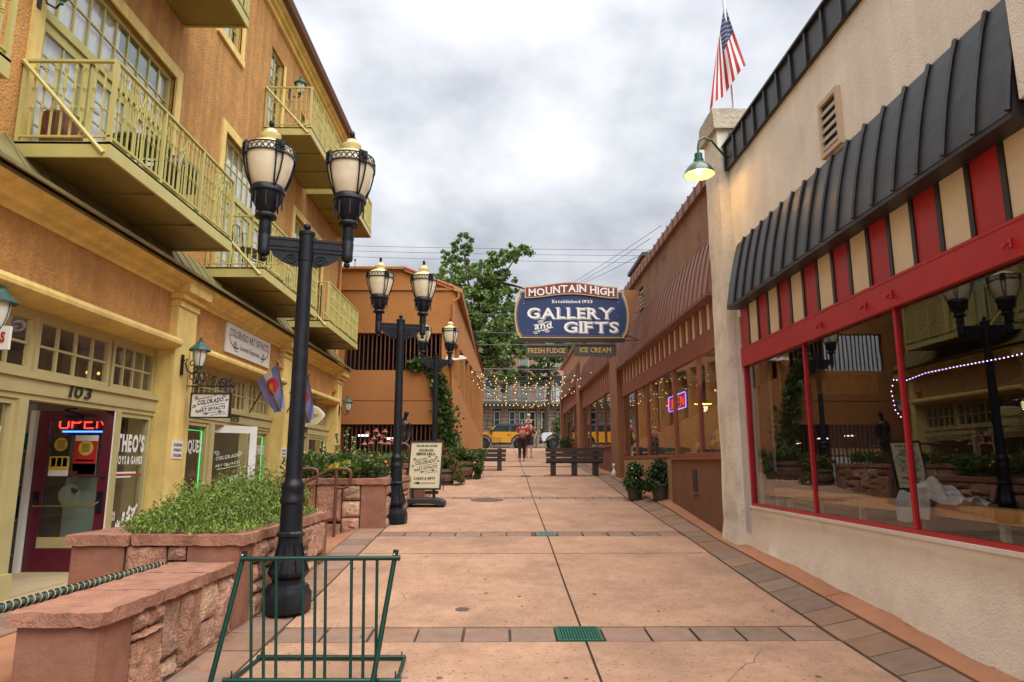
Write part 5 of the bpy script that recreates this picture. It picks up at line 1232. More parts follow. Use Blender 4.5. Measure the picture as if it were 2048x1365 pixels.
# ================================================================== vehicles at the top of the alley (both face left)
def car(name,label,loc,body_m,roof_m,driver=None):
    """boxy two-door off-roader, front towards -x, origin on the ground under its middle"""
    t=thing(name,label,'car',loc); hw=.96
    def arch(cx_,r_,zb=.42): return [(cx_+math.cos(a)*r_,zb+math.sin(a)*r_) for a in [math.pi*(1-k/10.) for k in range(11)]]
    wf,wr=-1.30,1.25; ar=.50
    poly=[(-2.12,.62),(-2.17,.85),(-2.12,1.08),(-2.02,1.16),(-.98,1.20),(-.92,1.22)]
    low=[(2.1,1.2),(2.14,.62),(2.08,.55)]
    body=[(-2.10,.55)]+[(x,z) for x,z in poly]+low+[(wr+ar,.5)]+[(wr+math.cos(a)*ar,.46+math.sin(a)*ar) for a in [math.pi*k/10 for k in range(11)]][0:]+[(wr-ar,.42),(wf+ar,.42)]+[(wf+math.cos(a)*ar,.46+math.sin(a)*ar) for a in [math.pi*k/10 for k in range(11)]]+[(wf-ar,.55)]
    m=MB(); m.prism(body,'y',-hw,hw); b=m.build('body',body_m,t)
    bv=b.modifiers.new('bevel','BEVEL'); bv.width=.05; bv.segments=3; bv.limit_method='ANGLE'; bv.angle_limit=R(40)
    # cabin: pillars and roof
    m=MB(); P_=[(-.92,1.2),(-.52,1.66),(-.45,1.72),(1.95,1.72),(2.02,1.66),(2.1,1.2)]
    m.prism([(-.52,1.64),(-.44,1.72),(-.30,1.78),(1.90,1.80),(2.00,1.76),(2.06,1.64)],'y',-hw+.03,hw-.03); m.build('roof',roof_m,t)
    for y in (-hw+.06,hw-.06):
        m=MB()
        for (a,b_) in (((-.92,1.19),(-.48,1.68)),): m.add([(a[0],y-.03,a[1]),(a[0]+.12,y-.03,a[1]),(b_[0]+.1,y-.03,b_[1]),(b_[0],y-.03,b_[1]),(a[0],y+.03,a[1]),(a[0]+.12,y+.03,a[1]),(b_[0]+.1,y+.03,b_[1]),(b_[0],y+.03,b_[1])],[(0,1,2,3),(4,5,6,7),(0,1,5,4),(1,2,6,5),(2,3,7,6),(3,0,4,7)])
        m.build('pillar',body_m,t)
        m=MB(); m.box(.52,.66,y-.03,y+.03,1.19,1.68); m.box(1.84,2.04,y-.03,y+.03,1.19,1.68); m.build('pillar',roof_m,t)
        m=MB(); m.add([(-.82,y,1.2),(.54,y,1.2),(.54,y,1.68),(-.42,y,1.68)],[(0,1,2,3)]); m.add([(.64,y,1.2),(1.86,y,1.2),(1.86,y,1.68),(.64,y,1.68)],[(0,1,2,3)]); m.build('side_window',mat('car_glass',(.02,.035,.03),.05),t)
    m=MB(); m.add([(-.90,-hw+.1,1.21),(-.90,hw-.1,1.21),(-.49,hw-.12,1.67),(-.49,-hw+.12,1.67)],[(0,1,2,3)]); m.build('windscreen',mat('car_glass',(.02,.035,.03),.05),t)
    blk=mat('car_trim',(.015,.015,.016),.6)
    m=MB(); m.box(-2.24,-2.08,-hw+.02,hw-.02,.42,.68); m.build('bumper',blk,t); m=MB(); m.box(2.08,2.22,-hw+.02,hw-.02,.42,.68); m.build('bumper',blk,t)
    m=MB(); m.box(-2.19,-2.12,-hw+.12,hw-.12,.74,1.02); m.build('grille',blk,t)
    for y in (-.72,.72): m=MB(); m.lathe([(0,-.02),(.115,-.02),(.115,.03),(0,.03)],14,cap=False); o=m.build('headlight',mat('headlamp',(.8,.8,.75),.2),t); o.location=(-2.19,y,.88); o.rotation_euler=(0,R(90),0)
    m=MB(); m.box(-.35,.35,-hw+.0,hw-.0,.36,.46); m.box(-.72,.72,-hw-.03,hw+.03,.36,.44); m.build('sill',blk,t)
    for x in (wf,wr):
        for y in (-hw,hw):
            m=MB(); pts_=[(x+math.cos(a)*(ar+.04),y,.46+math.sin(a)*(ar+.04)) for a in [math.pi*k/12 for k in range(13)]]; m.tube(pts_,.055,6); m.build('wheel_arch',blk,t)
        for y in (-hw+.12,hw-.12):
            w=MB(); w.lathe([(.22,-.11),(.36,-.12),(.405,-.08),(.405,.08),(.36,.12),(.22,.11)],22); w=w.build('wheel',mat('tyre',(.014,.014,.015),.9),t,smooth=40); w.location=(x,y,.405); w.rotation_euler=(R(90),0,0)
            for sg in (-1,1):
                rm=MB(); rm.lathe([(0,0),(.06,.01),(.2,-.01),(.225,.015)],18,(0,0,0),cap=False)
                for k in range(6): a=k*math.pi/3; rm.add([(math.cos(a)*.05-math.sin(a)*.03,math.sin(a)*.05+math.cos(a)*.03,.02),(math.cos(a)*.05+math.sin(a)*.03,math.sin(a)*.05-math.cos(a)*.03,.02),(math.cos(a)*.21+math.sin(a)*.03,math.sin(a)*.21-math.cos(a)*.03,.02),(math.cos(a)*.21-math.sin(a)*.03,math.sin(a)*.21+math.cos(a)*.03,.02)],[(0,1,2,3)])
                rm=rm.build('rim',mat('rim_dark',(.07,.07,.075),.4,.5),w); rm.location=(0,0,.115*sg)
                if sg<0: rm.rotation_euler=(R(180),0,0)
    for y,sg in ((-hw,-1),(hw,1)):
        m=MB(); m.box(.38,.60,y-.02,y+.02,.98,1.02); m.build('door_handle',blk,t)
        m=MB(); m.box(-.86,-.66,y+sg*.02,y+sg*.22,1.18,1.36); m.build('mirror',blk,t)
        m=MB()
        for x in (-.74,.66): m.box(x-.008,x+.008,y-.004,y+.004,.5,1.19)
        m.build('door_gap',blk,t)
    if driver:
        m=MB(); m.sphere((-.05,-.35,1.42),.12,10,8); m.sphere((.02,-.35,1.08),.24,10,8,(.8,.9,1.1)); m.build('driver_silhouette',mat('teal_shirt',(.1,.3,.32),.8),t)
    return t
zs=2.38
car('parked_car','amber yellow boxy off-roader with a dark roof crossing the top of the alley',(-.05,50,zs+.1),mat('amber_car_paint',(.62,.27,.012),.3,coat=.8),mat('dark_hardtop',(.06,.07,.095),.4))
car('parked_car','silver white boxy off-roader with black bumper parked behind the yellow one',(4.95,50.2,zs+.1),mat('white_car_paint',(.62,.65,.70),.3,coat=.8),mat('dark_hardtop',(.06,.07,.095),.4))
t=wthing('bike_rack','little black railing rack on the pavement in front of the yellow vehicle','bike rack',(-.75,45,2.4)); m=MB(); z0=zc(45)
for x in (-1.05,-.15): m.tube([(x,45,z0),(x,45,z0+.72)],.02,6)
m.tube([(-1.05,45,z0+.72),(-.15,45,z0+.72)],.02,6); m.build('frame',blackpaint,t)
for k in range(7): m=MB(); x=-1.05+.1125*(k+1); m.tube([(x,45,z0+.1),(x,45,z0+.72)],.013,5); m.build('bar',blackpaint,t)
# ================================================================== twin globe street lamps
def street_lamp():
    t=thing('street_lamp','x','street lamp',(0,0,0))
    n=16; m=MB()
    m.lathe([(.225,0),(.23,.02),(.23,.17),(.215,.20),(.20,.24),(.155,.27),(.15,.30),(.19,.34),(.20,.37),(.185,.42),(.15,.50),(.125,.62),(.115,.70),(.135,.71),(.135,.74),(.115,.76)],8)
    m.build('base',blackmetal,t,smooth=25)
    for k in range(8):
        a=2*math.pi*(k+.5)/8; r_=MB(); r_.tube([(math.cos(a)*q,math.sin(a)*q,z) for q,z in ((.196,.39),(.175,.45),(.145,.53),(.122,.64))],.008,4); r_.build('flute',blackmetal,t)
    m=MB(); m.lathe([(.112,.75),(.108,1.02),(.125,1.04),(.125,1.07),(.108,1.10),(.11,1.16),(.118,1.18),(.112,1.22),(.088,1.25),(.084,1.28),(.072,3.55),(.08,3.56),(.08,3.84),(.088,3.85),(.088,3.88),(.05,3.90),(.02,3.91)],n); m.build('post',blackmetal,t,smooth=35)
    m=MB(); m.sphere((0,0,3.945),.04,10,8); m.build('ball_finial',blackmetal,t,smooth=60)
    for s in (-1,1):
        m=MB(); m.box(s*.06,s*.40,-.026,.026,3.66,3.79); m.box(s*.06,s*.40,-.036,.036,3.70,3.725); m.box(s*.06,s*.40,-.036,.036,3.775,3.80); m.build('arm',blackmetal,t)
        m=MB(); m.prism([(s*.07,3.655),(s*.36,3.655),(s*.33,3.60),(s*.24,3.54),(s*.13,3.50),(s*.07,3.50)],'y',-.012,.012)
        pts=[]; 
        for k in range(15): a=k*.7; rr_=.065*(1-k/17.); pts.append((s*(.15+math.cos(a)*rr_),-.018,3.57+math.sin(a)*rr_))
        m.tube(pts,.009,5); m.tube([(p[0],.018,p[2]) for p in pts],.009,5); m.build('scroll_bracket',blackmetal,t)
        cx_=s*.43; h=bpy.data.objects.new('lamp_head',None); COL.objects.link(h); h.parent=t; h.location=(cx_,0,0)
        m=MB(); m.sphere((0,0,3.555),.035,10,8); m.lathe([(.02,3.58),(.055,3.60),(.065,3.63),(.06,3.66),(.066,3.80),(.06,3.82),(.066,3.84),(.062,3.98),(.11,4.00),(.115,4.02),(.10,4.05),(.075,4.06),(.11,4.11),(.15,4.19),(.165,4.27),(.185,4.28),(.185,4.31),(.172,4.34),(.165,4.35)],20)
        for k in range(8): a=k*math.pi/4; m.box(math.cos(a)*.155-.008,math.cos(a)*.155+.008,math.sin(a)*.155-.008,math.sin(a)*.155+.008,4.10,4.28)
        m.build('cup',blackmetal,h,smooth=40)
        m=MB(); m.lathe([(.15,4.33),(.185,4.40),(.222,4.52),(.248,4.64),(.256,4.70),(.250,4.76)],28,cap=False); m.build('globe',acrylic,h,smooth=60)
        m=MB(); m.lathe([(.252,4.75),(.235,4.79),(.19,4.83),(.13,4.855),(.095,4.87),(.075,4.89),(.085,4.91),(.105,4.93),(.105,4.955),(.08,4.97),(.062,4.985),(.06,5.01),(.03,5.02)],24); m.build('globe_cap',acrylic_cap,h,smooth=50)
        m=MB(); m.lathe([(.045,5.015),(.035,5.03),(.018,5.04)],10); m.sphere((0,0,5.085),.03,8,7,(1,1,1.5)); m.build('finial',blackmetal,h,smooth=50)
        m=MB()
        for z,r_ in ((4.685,.268),(4.775,.262)): m.lathe([(r_-.008,z-.008),(r_,z-.008),(r_,z+.008),(r_-.008,z+.008)],28,cap=False)
        q=26
        for k in range(q):
            a=2*math.pi*k/q; b=2*math.pi*(k+1)/q
            for (u,v) in ((a,b),(b,a)): m.tube([(math.cos(u)*.264,math.sin(u)*.264,4.69),(math.cos(v)*.26,math.sin(v)*.26,4.77)],.0045,4)
        m.build('lattice_band',blackmetal,h)
        for k in range(4):
            a=math.pi/4+k*math.pi/2-.35; ca,sa=math.cos(a),math.sin(a); m=MB()
            def pp(r_,w,z): return (ca*r_-sa*w,sa*r_+ca*w,z)
            m.add([pp(.262,-.05,4.66),pp(.262,.05,4.66),pp(.262,.05,4.80),pp(.262,-.05,4.80),pp(.285,-.045,4.665),pp(.285,.045,4.665),pp(.285,.045,4.795),pp(.285,-.045,4.795)],[(3,2,1,0),(4,5,6,7),(0,1,5,4),(1,2,6,5),(2,3,7,6),(3,0,4,7)])
            for i in range(4): b=i*math.pi/4; m.tube([pp(.29,-math.cos(b)*.04,4.73-math.sin(b)*.05),pp(.29,math.cos(b)*.04,4.73+math.sin(b)*.05)],.005,4)
            for w in (-.038,.038): m.tube([pp(.27,w,4.67),pp(.262,w*.9,4.6),pp(.236,w*.7,4.48),pp(.205,w*.45,4.39),pp(.178,w*.2,4.32)],.009,5)
            m.build('rib_bracket',blackmetal,h)
    return t
lamp=street_lamp(); lg='twin globe street lamps along the left side'
lamp.location=(-2.12,7.1,zc(7.1)+.02); lamp.rotation_euler=(0,0,R(16)); lamp['group']=lg; lamp['label']='black twin globe street lamp nearest the camera, its base behind the green bike rack'
dup(lamp,(-1.91,12.55,.49),R(14),'black twin globe street lamp beside the sandwich board, second up the slope',lg,.95)
dup(lamp,(-1.92,19.5,.98),R(12),'black twin globe street lamp farthest up the slope, in front of the ivy',lg,.92)
# ================================================================== bike racks
BR=wthing('bike_rack','dark green tube bike rack with upright bars standing on the paving in the foreground','bike rack',(-1.35,5.4,0))
zb=zg(-1.4,5.3)+.02
def tube_part(name,pts,r_,mt,par,n=10,**k): return MB().tube(pts,r_,n).build(name,mt,par,smooth=50,**k)
tube_part('top_rail',[(-1.97,5.40,.83),(-.80,5.40,.835)],.018,green,BR)
tube_part('bottom_rail',[(-1.97,5.24,zb+.01),(-.72,5.22,zb+.01)],.019,green,BR); tube_part('base_rail',[(-1.93,5.76,zb+.03),(-.76,5.74,zb+.03)],.018,green,BR)
tube_part('side_rail',[(-1.95,5.22,zb),(-1.91,5.78,zb+.02)],.016,green,BR); tube_part('side_rail',[(-.75,5.22,zb),(-.77,5.76,zb+.02)],.016,green,BR)
tube_part('leg',[(-1.965,5.43,.865),(-2.07,5.18,-.06)],.019,green,BR); tube_part('leg',[(-.815,5.43,.87),(-.92,5.12,-.08)],.019,green,BR)
for x in (502,527,552,606,630,651,703,728,754):
    xt=px(x,1130,5.40).x; xbm=px(x-(600-x)*-.012-1,1357,5.24).x
    tube_part('bar',[(xt,5.40,.83),(xbm,5.24,zb+.01)],.0115,green,BR,8)
for p,q in (((-1.968,5.437,.84),(-1.962,5.437,.885)),((-.818,5.437,.85),(-.812,5.437,.89)),((-.80,5.40,.835),(-.775,5.40,.835)),((-1.99,5.24,zb+.01),(-1.96,5.24,zb+.01))): tube_part('end_cap',[p,q],.0215,blackpaint,BR)
for p in ((-1.93,5.24),(-.76,5.22),(-1.9,5.76),(-.79,5.74)): tube_part('bolt',[(p[0],p[1],zb+.02),(p[0],p[1],zb+.075)],.005,blackmetal,BR,6)
for p in ((-1.972,5.41,.855),(-.822,5.41,.858)): MB().sphere(p,.009,8,6).build('bolt_head',steel,BR)
m=MB(); m.lathe([(.021,0),(.021,.035)],10); o=m.build('clamp',steel,BR); o.location=(-.758,5.36,zb-.0); o.rotation_euler=(R(-90),0,0)
m=MB(); m.box(-.757,-.69,5.36,5.39,zb-.015,zb-.005); m.build('clamp_plate',steel,BR)
t=wthing('bike_rack','green rail wrapped in a spiral behind the low sandstone wall','bike rack',(-3.1,5.5,.2))
A=Vector((-3.1,4.2,.665)); B=Vector((-3.1,6.5,.635))
MB().tube([A,B],.026,10).build('rail',green,t,smooth=50); pts=[]; pt2=[]
for k in range(34*9+1): a=k/9*2*math.pi; c=A.lerp(B,k/(34*9)); pts.append(c+Vector((math.cos(a),0,math.sin(a)))*.0285)
MB().tube([A.lerp(B,(k+.5)/60)+Vector((0,0,0)) for k in range(60)],.0275,8).build('cover',mat('green_tube_light',(.012,.085,.062),.25,coat=.4),t,smooth=50)
MB().tube(pts,.0065,5).build('spiral_cord',blackpaint,t,smooth=50)
MB().tube([p+Vector((0,.02,0)) for p in pts],.0042,4).build('spiral_rope',mat('tan_rope',(.45,.27,.15),.9),t)
for y in (4.4,6.3): MB().tube([(-3.1,y,.66),(-3.1,y,.15)],.022,8).build('leg',green,t)
# ================================================================== hanging gallery sign
GS=wthing('gallery_sign','large navy hanging sign reading Gallery and Gifts with a maroon arched top','sign',(1.7,16.5,4.5))
SY=16.5
def outline(x0,x1,z0,z1,b,ins):
    x0+=ins; x1-=ins; z0+=ins; z1-=ins; p=[(x0+.02,z1),(x0+.02,z1-.10)]
    for k in range(1,10): t_=k/10; p.append((x0-b*math.sin(math.pi*t_),z1-.10-(z1-z0-.14)*t_))
    p+=[(x0+.04,z0+.04),(x0+.04,z0),(x1-.04,z0),(x1-.04,z0+.04)]
    for k in range(9,0,-1): t_=k/10; p.append((x1+b*math.sin(math.pi*t_),z1-.10-(z1-z0-.14)*t_))
    p+=[(x1-.02,z1-.10),(x1-.02,z1)]
    return p
OX0,OX1,OZ0,OZ1=.38,3.03,4.56,5.76
MB().prism(outline(OX0,OX1,OZ0,OZ1,.09,0),'y',SY,SY+.10).build('edge_board',signcream,GS)
MB().prism(outline(OX0,OX1,OZ0,OZ1,.09,.035),'y',SY-.012,SY).build('inner_line',inkblack,GS)
MB().prism(outline(OX0,OX1,OZ0,OZ1,.09,.046),'y',SY-.016,SY-.004).build('pin_line',signcream,GS)
MB().prism(outline(OX0,OX1,OZ0,OZ1,.09,.056),'y',SY-.022,SY-.008).build('panel',signblue,GS)
ax0,ax1=.54,2.86
def arcz(x): u=(x-(ax0+ax1)/2)/(ax1-ax0)*2; return .125*math.cos(u*math.pi/2)**2
def band(z0,z1,ins,y0,y1):
    n=20; xs=[ax0+ins+(ax1-ax0-2*ins)*k/n for k in range(n+1)]
    return MB().prism([(x,z1-ins+arcz(x)) for x in xs]+[(x,z0+ins+arcz(x)*.85) for x in xs[::-1]],'y',y0,y1)
band(5.55,5.845,0,SY-.06,SY+.08).build('arch_edge',signcream,GS); band(5.55,5.845,.028,SY-.068,SY-.05).build('arch_panel',signmaroon,GS)
yt=SY-.073; m=MB(); text(m,"MOUNTAIN HIGH",((ax0+ax1)/2,yt,5.605),(1,0,0),(0,0,1),.245,'b',.2,fit=2.12,arc=lambda u:arcz((ax0+ax1)/2+u*2.12)*.92); m.build('lettering',signwhite,GS)
yt=SY-.027
def shadowed(word,o,size,fit,ser,w='b'):
    m=MB(); text(m,word,(o[0]+.022,yt,o[2]-.022),(1,0,0),(0,0,1),size,w,ser,fit=fit); m.build('letter_shade',signwhite,GS)
    m=MB(); text(m,word,(o[0]+.013,yt-.003,o[2]-.013),(1,0,0),(0,0,1),size,w,ser,fit=fit); m.build('letter_gap',signblue,GS)
    m=MB(); text(m,word,(o[0],yt-.006,o[2]),(1,0,0),(0,0,1),size,w,ser,fit=fit); m.build('lettering',signwhite,GS)
shadowed("GALLERY",(1.66,0,5.05),.37,2.12,.22); shadowed("GIFTS",(2.17,0,4.70),.37,1.34,.22)
m=MB(); text(m,"Established 1923",(1.72,yt,5.44),(1,0,0),(0,0,1),.105,'b',.18,fit=1.0); text(m,"and",(.99,yt,4.79),(1,0,.14),(0,0,1),.23,'b',fit=.42)
stroke(m,[(.76,yt,4.88),(.9,yt,4.89),(1.1,yt,4.955),(1.2,yt,4.975)],.018,(0,-1,0)); stroke(m,[(.80,yt,4.72),(.95,yt,4.74),(1.14,yt,4.80),(1.24,yt,4.82)],.018,(0,-1,0))
for c,fl in (((.93,yt,4.955),1),((1.08,yt,4.725),-1),((.82,yt,4.69),1)): scroll(m,c,(1,0,0),(0,0,.5),.085,1.6,.014,fl)
m.build('small_lettering',signwhite,GS)
for x,z in ((.52,5.42),(.6,5.1),(2.86,5.45),(2.84,5.1),(2.83,4.85),(.62,4.75)): MB().sphere((x,SY-.024,z),.010,6,4).build('screw',steel,GS)
MB().box(.42,3.0,SY+.0,SY+.12,4.47,4.555).build('bottom_channel',blackpaint,GS)
MB().prism([(2.95,4.62),(3.12,4.62),(3.44,5.84),(2.95,5.84)],'y',SY+.22,SY+.34).build('rear_board',mat('brown_board',(.30,.135,.055),.7,vary=.1),GS)
m=MB()
for a,b in (((2.98,SY+.06,4.52),(3.62,SY+.3,4.56)),((3.0,SY+.28,5.78),(3.62,SY+.5,5.78)),((3.1,SY+.1,4.64),(3.6,SY+.3,4.50)),((3.0,SY+.1,5.2),(3.62,SY+1.2,5.45))): m.tube([a,b],.022 if b[2]!=5.45 else .006,6)
m.build('bracket',redbrown,GS)
def hang_sign(label,x0,x1,z0,z1,word,fit):
    t=wthing('hanging_sign',label,'sign',((x0+x1)/2,SY,z0),'small charcoal signs under the gallery sign')
    MB().box(x0,x1,SY,SY+.05,z0,z1).build('board',charcoal,t)
    f=MB(); f.box(x0,x1,SY-.02,SY,z1-.035,z1); f.box(x0,x1,SY-.02,SY,z0,z0+.035); f.box(x0,x0+.03,SY-.02,SY,z0+.035,z1-.035); f.box(x1-.03,x1,SY-.02,SY,z0+.035,z1-.035); f.build('frame',mat('dark_sign_frame',(.06,.05,.04),.5),t)
    m=MB(); text(m,word,((x0+x1)/2,SY-.012,z0+.095),(1,0,0),(0,0,1),.165,'r',.14,fit=fit); m.build('lettering',gold,t)
    m=MB()
    for x in (x0+.1,x1-.1): m.tube([(x,SY+.025,z1),(x,SY+.03,4.5)],.008,5)
    m.build('hook',blackpaint,t)
hang_sign('small charcoal hanging sign reading Fresh Fudge',.56,1.59,4.09,4.39,"FRESH FUDGE",.92); hang_sign('small charcoal hanging sign reading Ice Cream',1.75,2.79,4.11,4.42,"ICE CREAM",.76)
# ================================================================== signs on the left
m_=MB().box(-4.865,-4.83,11.82,14.06,3.46,3.98).build('wall_sign',signwhite); tag(m_,'white wall sign reading Colorado Art of Facts Souvenir Emporium on the orange frieze','sign')
m=MB(); sx_=-4.826; text(m,"COLORADO ART OF FACTS",(sx_,12.94,3.77),(0,1,0),(0,0,1),.19,'r',.16,fit=2.0); m.build('lettering',mat('maroon_ink',(.035,.008,.010),.7),m_)
m=MB(); text(m,"Souvenir Emporium",(sx_,12.94,3.58),(0,1,0),(0,0,1),.14,'r',fit=.98); m.build('small_lettering',mat('brown_ink',(.10,.04,.025),.7),m_)
m=MB()
for s in (-1,1):
    scroll(m,(sx_,12.94+s*.72,3.62),(0,1,0),(0,0,1),.075,1.4,.02,s); stroke(m,[(sx_,12.94+s*1.02,3.78),(sx_,12.94+s*.95,3.66),(sx_,12.94+s*.80,3.59),(sx_,12.94+s*.62,3.58),(sx_,12.94+s*.55,3.61)],.022,(1,0,0)); stroke(m,[(sx_,12.94+s*.80,3.6),(sx_,12.94+s*.70,3.53),(sx_,12.94+s*.60,3.52)],.014,(1,0,0))
m.build('flourish',inkblack,m_)
def logo(mb,o,right,up,w,n=0.0):
    """the two-line emblem with scrolls used on this shop's signs"""
    r_=Vector(right).normalized(); u=Vector(up).normalized(); o=Vector(o); s=w
    text(mb,"COLORADO",o+u*.10*s,r_+u*.16,u,.17*s,'b',.2,fit=.72*s); text(mb,"ART OF FACTS",o+r_*.06*s-u*.10*s,r_+u*.16,u,.13*s,'b',.2,fit=.72*s)
    for a,b,fl,q in ((-.40,.24,1,.05),(.38,.30,-1,.06),(-.44,.0,1,.05),(-.34,-.14,-1,.05),(.12,.33,1,.04),(-.1,-.20,1,.045),(.28,-.14,-1,.045),(.44,.18,1,.04)): scroll(mb,o+r_*a*s+u*b*s,r_,u,q*s,1.3,.016*s,fl)
    nrm=r_.cross(u)
    for a0,b0,a1,b1 in ((-.42,.18,.05,.27),(-.25,-.02,.42,.10),(-.2,-.20,.42,-.13),(.02,-.24,.45,-.19)): stroke(mb,[o+r_*a0*s+u*b0*s,o+r_*(a0+a1)*.5*s+u*((b0+b1)*.5+.015)*s,o+r_*a1*s+u*b1*s],.011*s,nrm)
    for k in range(9): p=o+r_*(-.36+.05*k)*s+u*(.22+.008*k)*s; mb.quad(p,p+r_*.02*s,p+r_*.02*s+u*.02*s,p+u*.02*s)
HS=wthing('hanging_sign','black framed white sign reading Colorado Art of Facts hung from a scroll bracket','sign',(-4.4,10.3,2.2))
MB().box(-4.66,-4.10,10.3,10.34,2.22,2.56).build('board',signwhite,HS); f=MB()
for a in ((-4.68,-4.08,2.20,2.22),(-4.68,-4.08,2.56,2.58),(-4.68,-4.66,2.22,2.56),(-4.10,-4.08,2.22,2.56)): f.box(a[0],a[1],10.285,10.35,a[2],a[3])
f.build('frame',blackpaint,HS); m=MB(); logo(m,(-4.38,10.294,2.37),(1,0,0),(0,0,1),.54); m.build('lettering',inkblack,HS)
b=MB(); b.tube([(-4.76,10.32,2.68),(-4.05,10.32,2.68)],.010,6); b.tube([(-4.77,10.32,2.6),(-4.77,10.32,3.2)],.012,6)
def wire_scroll(mb,c,r_,t0,turns,fl=1,w=.008): mb.tube([(c[0]+fl*math.cos(t0+turns*6.283*k/22)*r_*(1-.8*k/22),c[1],c[2]+math.sin(t0+turns*6.283*k/22)*r_*(1-.8*k/22)) for k in range(23)],w,5)
for c,r_,fl in (((-4.68,10.32,2.82),.10,1),((-4.54,10.32,2.80),.11,-1),((-4.36,10.32,2.76),.09,1),((-4.20,10.32,2.74),.08,-1),((-4.09,10.32,2.73),.07,1),((-4.70,10.32,3.02),.07,1)): wire_scroll(b,c,r_,-1.5,1.3,fl)
for x in (-4.6,-4.16): b.tube([(x,10.32,2.68),(x,10.32,2.57)],.006,5)
b.build('scroll_bracket',blackmetal,HS)
def lantern(label,p,s=1.0,arm=True):
    t=thing('wall_lantern',label,'lantern',p,group='green lanterns on the left hand shopfronts')
    m=MB(); m.lathe([(.0,-.27),(.02,-.25),(.015,-.22),(.04,-.20),(.055,-.17)],10); m.lathe([(.055,-.17),(.03,-.19)],10); m.build('base',verdigris,t,smooth=40)
    m=MB(); m.lathe([(.055,-.165),(.085,-.08),(.10,.02),(.098,.07)],12); m.build('globe',frosted,t,smooth=50)
    m=MB(); m.lathe([(.15,.055),(.155,.07),(.12,.11),(.075,.15),(.05,.19),(.03,.20),(.035,.215),(.015,.23),(.022,.25),(.0,.275)],10,cap=False); m.lathe([(.15,.055),(.10,.065),(.0,.06)],10,cap=False); m.build('roof',verdigris,t)
    m=MB()
    for k in range(6): a=k*math.pi/3; m.tube([(math.cos(a)*q,math.sin(a)*q,z) for q,z in ((.058,-.165),(.089,-.08),(.104,.02),(.103,.07))],.006,4)
    m.build('cage',verdigris,t)
    m=MB(); m.tube([(0,0,-.22),(-.06,0,-.30),(-.16,0,-.24),(-.20,0,-.12)],.012,6); m.box(-.255,-.235,-.03,.03,-.3,.0); m.tube([(-.24,0,-.1),(-.17,0,-.06),(-.2,0,-.14)],.010,5); m.build('bracket',blackmetal,t)
lantern('verdigris wall lantern on the yellow pilaster above the hanging sign',(-4.5,10.08,3.12)); lantern('verdigris wall lantern on the last yellow pilaster at the corner',(-4.5,19.95,3.2))
lantern('small lantern behind the railing of the upper far balcony',(-4.75,14.75,10.2)); lantern('black lantern hanging beside the first balcony window',(-4.72,6.62,6.62))
# little no-smoking notices
for k,(y,lab) in enumerate(((10.17,'small white no smoking notice on the pilaster nearest the hanging sign'),(15.1,'small white no smoking notice on the pilaster behind the nearest lamp post'))):
    o=tag(MB().box(-4.76,-4.75,y-.16,y+.16,1.60,1.86).build('notice',signwhite),lab,'notice',None); m=MB()
    for i,w in enumerate(("NO SMOKING","WITHIN 15 FT","OF BUILDING")): text(m,w,(-4.747,y,1.78-i*.075),(0,1,0),(0,0,1),.06,'b',fit=.26)
    m.build('lettering',inkblack,o)
# oval gallery sign
OS=wthing('hanging_sign','cream oval sign lettered Studio Gallery hanging behind the lamp post and flags','sign',(-4.5,15.6,2.35))
ov=[(-4.47+.42*math.cos(a)*(1+.03*math.cos(6*a)),2.60+.235*math.sin(a)*(1+.03*math.cos(6*a))) for a in [k*math.pi/24 for k in range(48)]]
MB().prism(ov,'y',15.60,15.64).build('board',signwhite,OS); MB().prism([(-4.47+(x+4.47)*.9,2.60+(z-2.60)*.87) for x,z in ov],'y',15.592,15.60).build('panel',mat('pale_yellow_sign',(.62,.53,.24),.6),OS)
m=MB(); text(m,"STUDIO GALLERY",(-4.47,15.588,2.555),(1,0,0),(0,0,1),.105,'b',fit=.62); m.build('lettering',inkblack,OS)
m=MB(); m.tube([(-4.78,15.62,2.95),(-4.1,15.62,2.95)],.012,6); m.tube([(-4.66,15.62,2.95),(-4.66,15.62,2.8)],.008,5); m.tube([(-4.28,15.62,2.95),(-4.28,15.62,2.8)],.008,5); wire_scroll(m,(-4.3,15.62,3.02),.07,0,1.3); wire_scroll(m,(-4.55,15.62,3.02),.07,0,1.3,-1); m.build('bracket',blackmetal,OS)
# Colorado flags
cb=mat('flag_state_blue',(.17,.20,.42),.8); cr=mat('flag_state_red',(.50,.02,.05),.8); cg=mat('flag_state_gold',(.68,.42,.03),.8)
def colo(u,v):
    dx=(u-.40)*1.5; dy=v-.5; d=math.hypot(dx,dy)
    if d<.16: return 3
    if d<.33 and not (abs(dy)<.12 and dx>0): return 2
    return 0 if (v<1/3 or v>2/3) else 1
FM=[cb,fwhite,cr,cg]
P3=lambda x,y,Y: tuple(px(x,y,Y))
flag('state_flag','Colorado flag on an angled pole over the white shop door, left of the lamp post','flag',[(-4.93,13.4,2.50),P3(558,724,12.05)],P3(556,727,12.08),P3(513,763,12.5),P3(570,817,12.1),P3(552,827,12.45),colo,FM,44,34,.05,blackpaint,.014,loc=(-4.93,13.4,2.5))
flag('state_flag','Colorado flag hanging half hidden just right of the nearest lamp post','flag',[(-4.85,15.3,2.55),P3(619,749,14.45)],P3(617,752,14.48),P3(578,785,14.9),P3(629,838,14.5),P3(609,850,14.85),colo,FM,44,34,.055,blackpaint,.014,loc=(-4.85,15.3,2.55))
